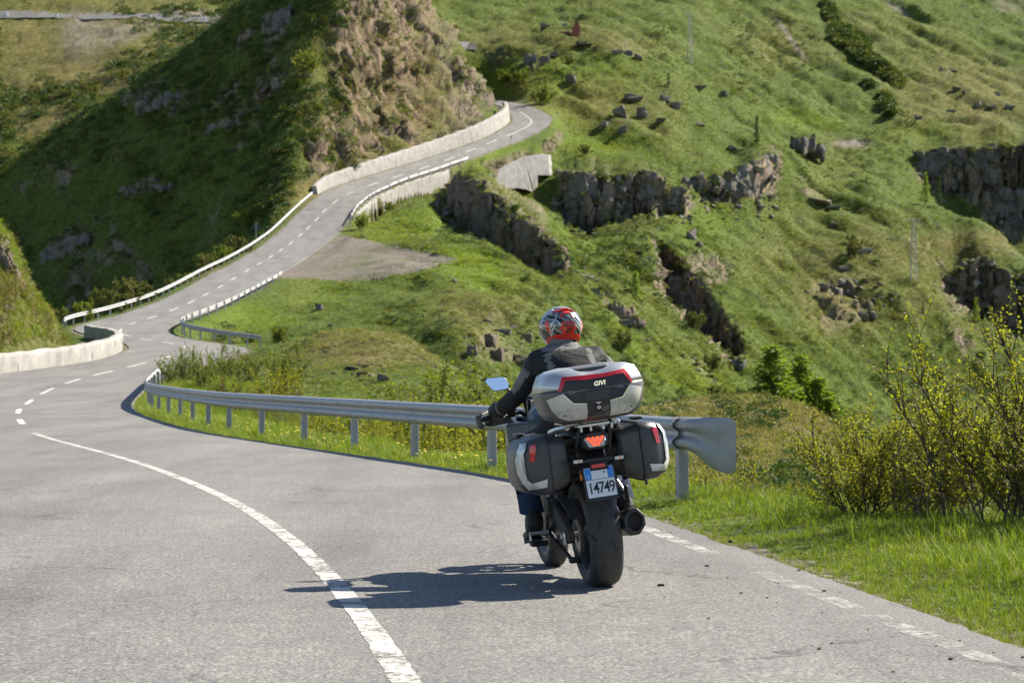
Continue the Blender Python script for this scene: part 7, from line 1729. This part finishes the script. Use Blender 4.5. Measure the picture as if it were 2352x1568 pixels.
body.polygons.foreach_set('material_index', mi); body.polygons.foreach_set('use_smooth', [True] * len(mi)); body.update()
link(bpy.data.objects.new('body', body), rider)
# collar
MB().loft([[Vector((.092 + r * 1.05 * math.cos(q), .635 + r * math.sin(q) + dy, z)) for q in [2 * math.pi * k / 20 for k in range(20)]] for r, z, dy in ((.098, 1.350, -.012), (.088, 1.385, .0), (.080, 1.405, .012), (.072, 1.405, .012), (.074, 1.37, .0))], cap=False).build('collar', JGREY, rider)
# boots
for s in (-1, 1):
    x = s * .275
    bt = {'t': ((x, .42, .49), .062, .064), 'a': ((x, .375, .40), .064, .068), 'h': ((x, .32, .335), .058, .056), 'b': ((x + s * .004, .42, .325), .050, .045), 'm': ((x + s * .008, .52, .315), .050, .036), 'e': ((x + s * .008, .60, .305), .044, .030)}
    me = skinned('boot', bt, [('t', 'a'), ('a', 'h'), ('a', 'b'), ('b', 'm'), ('m', 'e')], 'a'); me.materials.clear(); me.materials.append(LEATHER); me.polygons.foreach_set('use_smooth', [True] * len(me.polygons))
    bo = link(bpy.data.objects.new('boot', me), rider)
    so = []
    MB().prism([(-.046, .27), (.046, .27), (.052, .34), (.044, .42), (.052, .54), (.034, .64), (-.034, .64), (-.052, .54), (-.044, .42), (-.052, .34)], lambda a, b: Vector((x + a, b, .262 + (.012 if .38 < b < .46 else 0))), lambda a, b: Vector((x + a, b, .296))).build('sole', plain('boot_sole', (.012, .012, .012), .9), bo, bevel=.004)
    # trouser cuff
    MB().loft([[Vector((x + r * math.cos(q), .44 + dy + r * 1.08 * math.sin(q), z + .012 * math.sin(q))) for q in [2 * math.pi * k / 18 for k in range(18)]] for r, z, dy in ((.068, .57, .05), (.070, .51, .02), (.074, .455, -.005), (.069, .452, -.005), (.06, .50, .01))], cap=False).build('trouser_cuff', JEANS, rider)
# gloved hands closed on the grips: palm, four fingers, thumb
for s in (-1, 1):
    g = {'w': ((s * .322, .895, 1.052), .040, .036), 'p': ((s * .335, .935, 1.050), .040, .028)}
    ee = [('w', 'p')]
    for k, (o_, L_) in enumerate(((-.034, .9), (-.011, 1.0), (.012, .97), (.034, .8))):
        bx = s * (.322 + -o_ * -1 * s * 0) + o_ * s * -1 * -1
        yb = .952 - abs(bx - s * .255) * .34 + .03
        g[f'k{k}'] = ((bx, yb, 1.052), .0125, .0115); g[f'm{k}'] = ((bx, yb + .022 * L_, 1.028), .011, .0105); g[f'e{k}'] = ((bx, yb + .008, 1.000), .010, .0095)
        ee += [('p', f'k{k}'), (f'k{k}', f'm{k}'), (f'm{k}', f'e{k}')]
    g['t0'] = ((s * .285, .935, 1.035), .015, .014); g['t1'] = ((s * .262, .955, 1.012), .012, .012); g['t2'] = ((s * .262, .985, 1.0), .011, .011); ee += [('p', 't0'), ('t0', 't1'), ('t1', 't2')]
    me = skinned('glove', g, ee, 'p', 2); me.materials.clear(); me.materials.append(LEATHER); me.polygons.foreach_set('use_smooth', [True] * len(me.polygons))
    link(bpy.data.objects.new('glove', me), rider)
    a = Vector((s * .30, .862, 1.062)); b = Vector((s * .335, .918, 1.045))
    MB().tube([a, a.lerp(b, .5), b], [.054, .056, .05], 14).build('glove_cuff', LEATHER, rider)

# ------------------------------------------------------------------ helmet
HC = Vector((.106, .735, 1.500)); HRX, HRY, HRZ = .130, .158, .128
hel = empty('helmet'); hel.parent = rider; hel.location = HC; hel.rotation_euler = (math.radians(-8), math.radians(6), math.radians(7))
def helm(az, el, k=1.0):
    """point on the shell; az 0 = straight back, positive to the right, el up"""
    a, e = math.radians(az), math.radians(el)
    rx, ry, rz = HRX, HRY, HRZ
    low = max(0, -el) / 60.0
    x = math.sin(a) * math.cos(e) * rx * (1 - .10 * low); y = -math.cos(a) * math.cos(e) * ry * (1 - .13 * low * (math.cos(a) > 0)); z = math.sin(e) * rz * (1.0 if el > 0 else 1.12)
    return Vector((x * k, y * k, z * k))
def bottom_el(az):
    a = abs(((az + 180) % 360) - 180); return -36 - 22 * sstep(40, 150, np.array(float(a))).item() + 0
def helm_mat():
    t = NT('helmet_shell'); c = t.coord('Object')
    w = t.n('TexWave', wave_type='BANDS', bands_direction='X'); w.inputs['Scale'].default_value = 7.0; w.inputs['Distortion'].default_value = 9.0; w.inputs['Detail'].default_value = 1.0; w.inputs['Detail Scale'].default_value = .8
    mp = t.n('Mapping'); mp.inputs['Rotation'].default_value = (.5, .7, .2); t.t.links.new(c, mp.inputs[0]); t.t.links.new(mp.outputs[0], w.inputs['Vector'])
    col = t.ramp(w.outputs['Fac'], (0.0, (.010, .012, .014)), (.40, (.012, .014, .017)), (.44, (.50, .50, .48)), (.62, (.56, .56, .54)), (.65, (.10, .11, .12)), (1.0, (.11, .12, .13)))
    return t.fin(col, .16, .15, None, Coat_Weight=.6)
rings = []
els = [88, 75, 62, 50, 38, 27, 16, 6, -4, -13, -21, -28]
for e_ in els: rings.append([helm(k * 7.5, e_) for k in range(48)])
rings.append([helm(k * 7.5, bottom_el(k * 7.5)) for k in range(48)]); rings.append([helm(k * 7.5, bottom_el(k * 7.5) - 3, .90) for k in range(48)]); rings.append([helm(k * 7.5, bottom_el(k * 7.5) + 14, .80) for k in range(48)])
hs = MB().loft(rings, cap=False); b0 = len(hs.v); hs.add([helm(0, 90)], []); hs.f += [(k, (k + 1) % 48, b0) for k in range(48)]; hs.m += [0] * 48
hs.build('shell', helm_mat(), hel, angle=70)
HRED = plain('helmet_red', (.60, .022, .012), .28, 0, .08, 30, Coat_Weight=.4); HBLK = plain('helmet_black', (.01, .01, .012), .3)
def decal(nm, poly, mat, k0=1.0, k1=1.018, cuts=2):
    bm = bmesh.new(); f_ = bm.faces.new([bm.verts.new((a, e, 0)) for a, e in poly]); bmesh.ops.triangulate(bm, faces=[f_])
    if cuts: bmesh.ops.subdivide_edges(bm, edges=bm.edges, cuts=cuts, use_grid_fill=True)
    r = bmesh.ops.extrude_face_region(bm, geom=bm.faces[:]); top = set(v for v in r['geom'] if isinstance(v, bmesh.types.BMVert))
    for v in bm.verts: v.co = helm(v.co.x, v.co.y, k1 if v in top else k0 - .01)
    bmesh.ops.recalc_face_normals(bm, faces=bm.faces); me = bpy.data.meshes.new(nm); bm.to_mesh(me); bm.free(); me.materials.append(mat); me.polygons.foreach_set('use_smooth', [True] * len(me.polygons)); me.set_sharp_from_angle(angle=math.radians(40))
    return link(bpy.data.objects.new(nm, me), hel)
decal('rear_patch', [(-15, 6), (15, 6), (27, -14), (20, -14), (17, -26), (-17, -26), (-20, -14), (-27, -14)], HRED, 1.0, 1.012)
for s in (-1, 1):
    decal('vent_slot', [(s * 12, 30), (s * 19, 30), (s * 20, 18), (s * 15, 16)], HRED, 1.0, 1.02, 1)
    decal('red_flash', [(s * 52, 12), (s * 64, 16), (s * 66, 2), (s * 58, -16), (s * 52, -22)], HRED, 1.0, 1.010)
    decal('red_flash', [(s * 92, 18), (s * 104, 18), (s * 106, 0), (s * 95, -4)], HRED, 1.0, 1.010)
    decal('pale_line', [(s * 27, 36), (s * 31, 36), (s * 36, 14), (s * 48, 4), (s * 58, -20), (s * 53, -20), (s * 44, 0), (s * 32, 12)], SILVER, 1.0, 1.008)
    decal('pale_line', [(s * 34, -2), (s * 38, 0), (s * 50, -16), (s * 58, -30), (s * 52, -30), (s * 44, -15)], SILVER, 1.0, 1.009, 1)
decal('crown_sky_glint', [(-70, 62), (-35, 60), (0, 58), (35, 60), (70, 62), (70, 86), (-70, 86)], SILVER, 1.0, 1.010)  # sky reflection on the crown, painted in as a raised silver patch
for s in (-1, 1): decal('crown_stripe', [(s * 48, 34), (s * 78, 30), (s * 82, 52), (s * 50, 56)], SILVER, 1.0, 1.008)
decal('top_vent', [(-13, 50), (13, 50), (10, 30), (-10, 30)], HRED, 1.0, 1.03)
sp_ = [helm(a, 47 - abs(a) * .16, 1.0) for a in range(-40, 41, 5)]
MB().loft([[helm(a, 50 - abs(a) * .16, 1.0), helm(a, 50 - abs(a) * .16, 1.07 - abs(a) * .0012), helm(a, 44 - abs(a) * .16, 1.10 - abs(a) * .0014), helm(a, 43 - abs(a) * .16, 1.0)] for a in range(-42, 43, 6)]).build('spoiler', HRED, hel)
MB().loft([[helm(a, bottom_el(a) + 13 - abs(a) * .03, .99), helm(a, bottom_el(a) + 13 - abs(a) * .03, 1.015), helm(a, bottom_el(a) + 3, 1.05), helm(a, bottom_el(a) - 3, 1.02), helm(a, bottom_el(a) - 3, .95)] for a in range(-84, 85, 6)]).build('rim_trim', HRED, hel)
MB().loft([[helm(a, e_, 1.012) for a in range(98, 263, 6)] for e_ in (38, 28, 18, 8, -2, -10)], closed=False, cap=False).build('visor', plain('visor_smoke', (.10, .115, .13), .06, .3), hel)
lin = MB().loft([[helm(k * 7.5, bottom_el(k * 7.5) + 2, .86) for k in range(48)], [helm(k * 7.5, bottom_el(k * 7.5) + 20, .80) for k in range(48)]], cap=False); lin.build('lining', HBLK, hel)
for txt, sz, el_, wd in (('GIVI', .034, -3, 1.0), ('27', .030, -17, 1.15)):
    me = text_mesh(txt, sz, .15, .0006, .0014); me.materials.clear(); me.materials.append(HBLK)
    vv = np.empty(len(me.vertices) * 3); me.vertices.foreach_get('co', vv); vv = vv.reshape(-1, 3)
    nv = np.array([helm(p[0] * wd / HRX * 57.3, el_ + p[1] / HRZ * 57.3, 1.0125 + (.004 if p[2] > 0 else 0))[:] for p in vv]); me.vertices.foreach_set('co', nv.ravel())
    link(bpy.data.objects.new('helmet_lettering', me), hel)
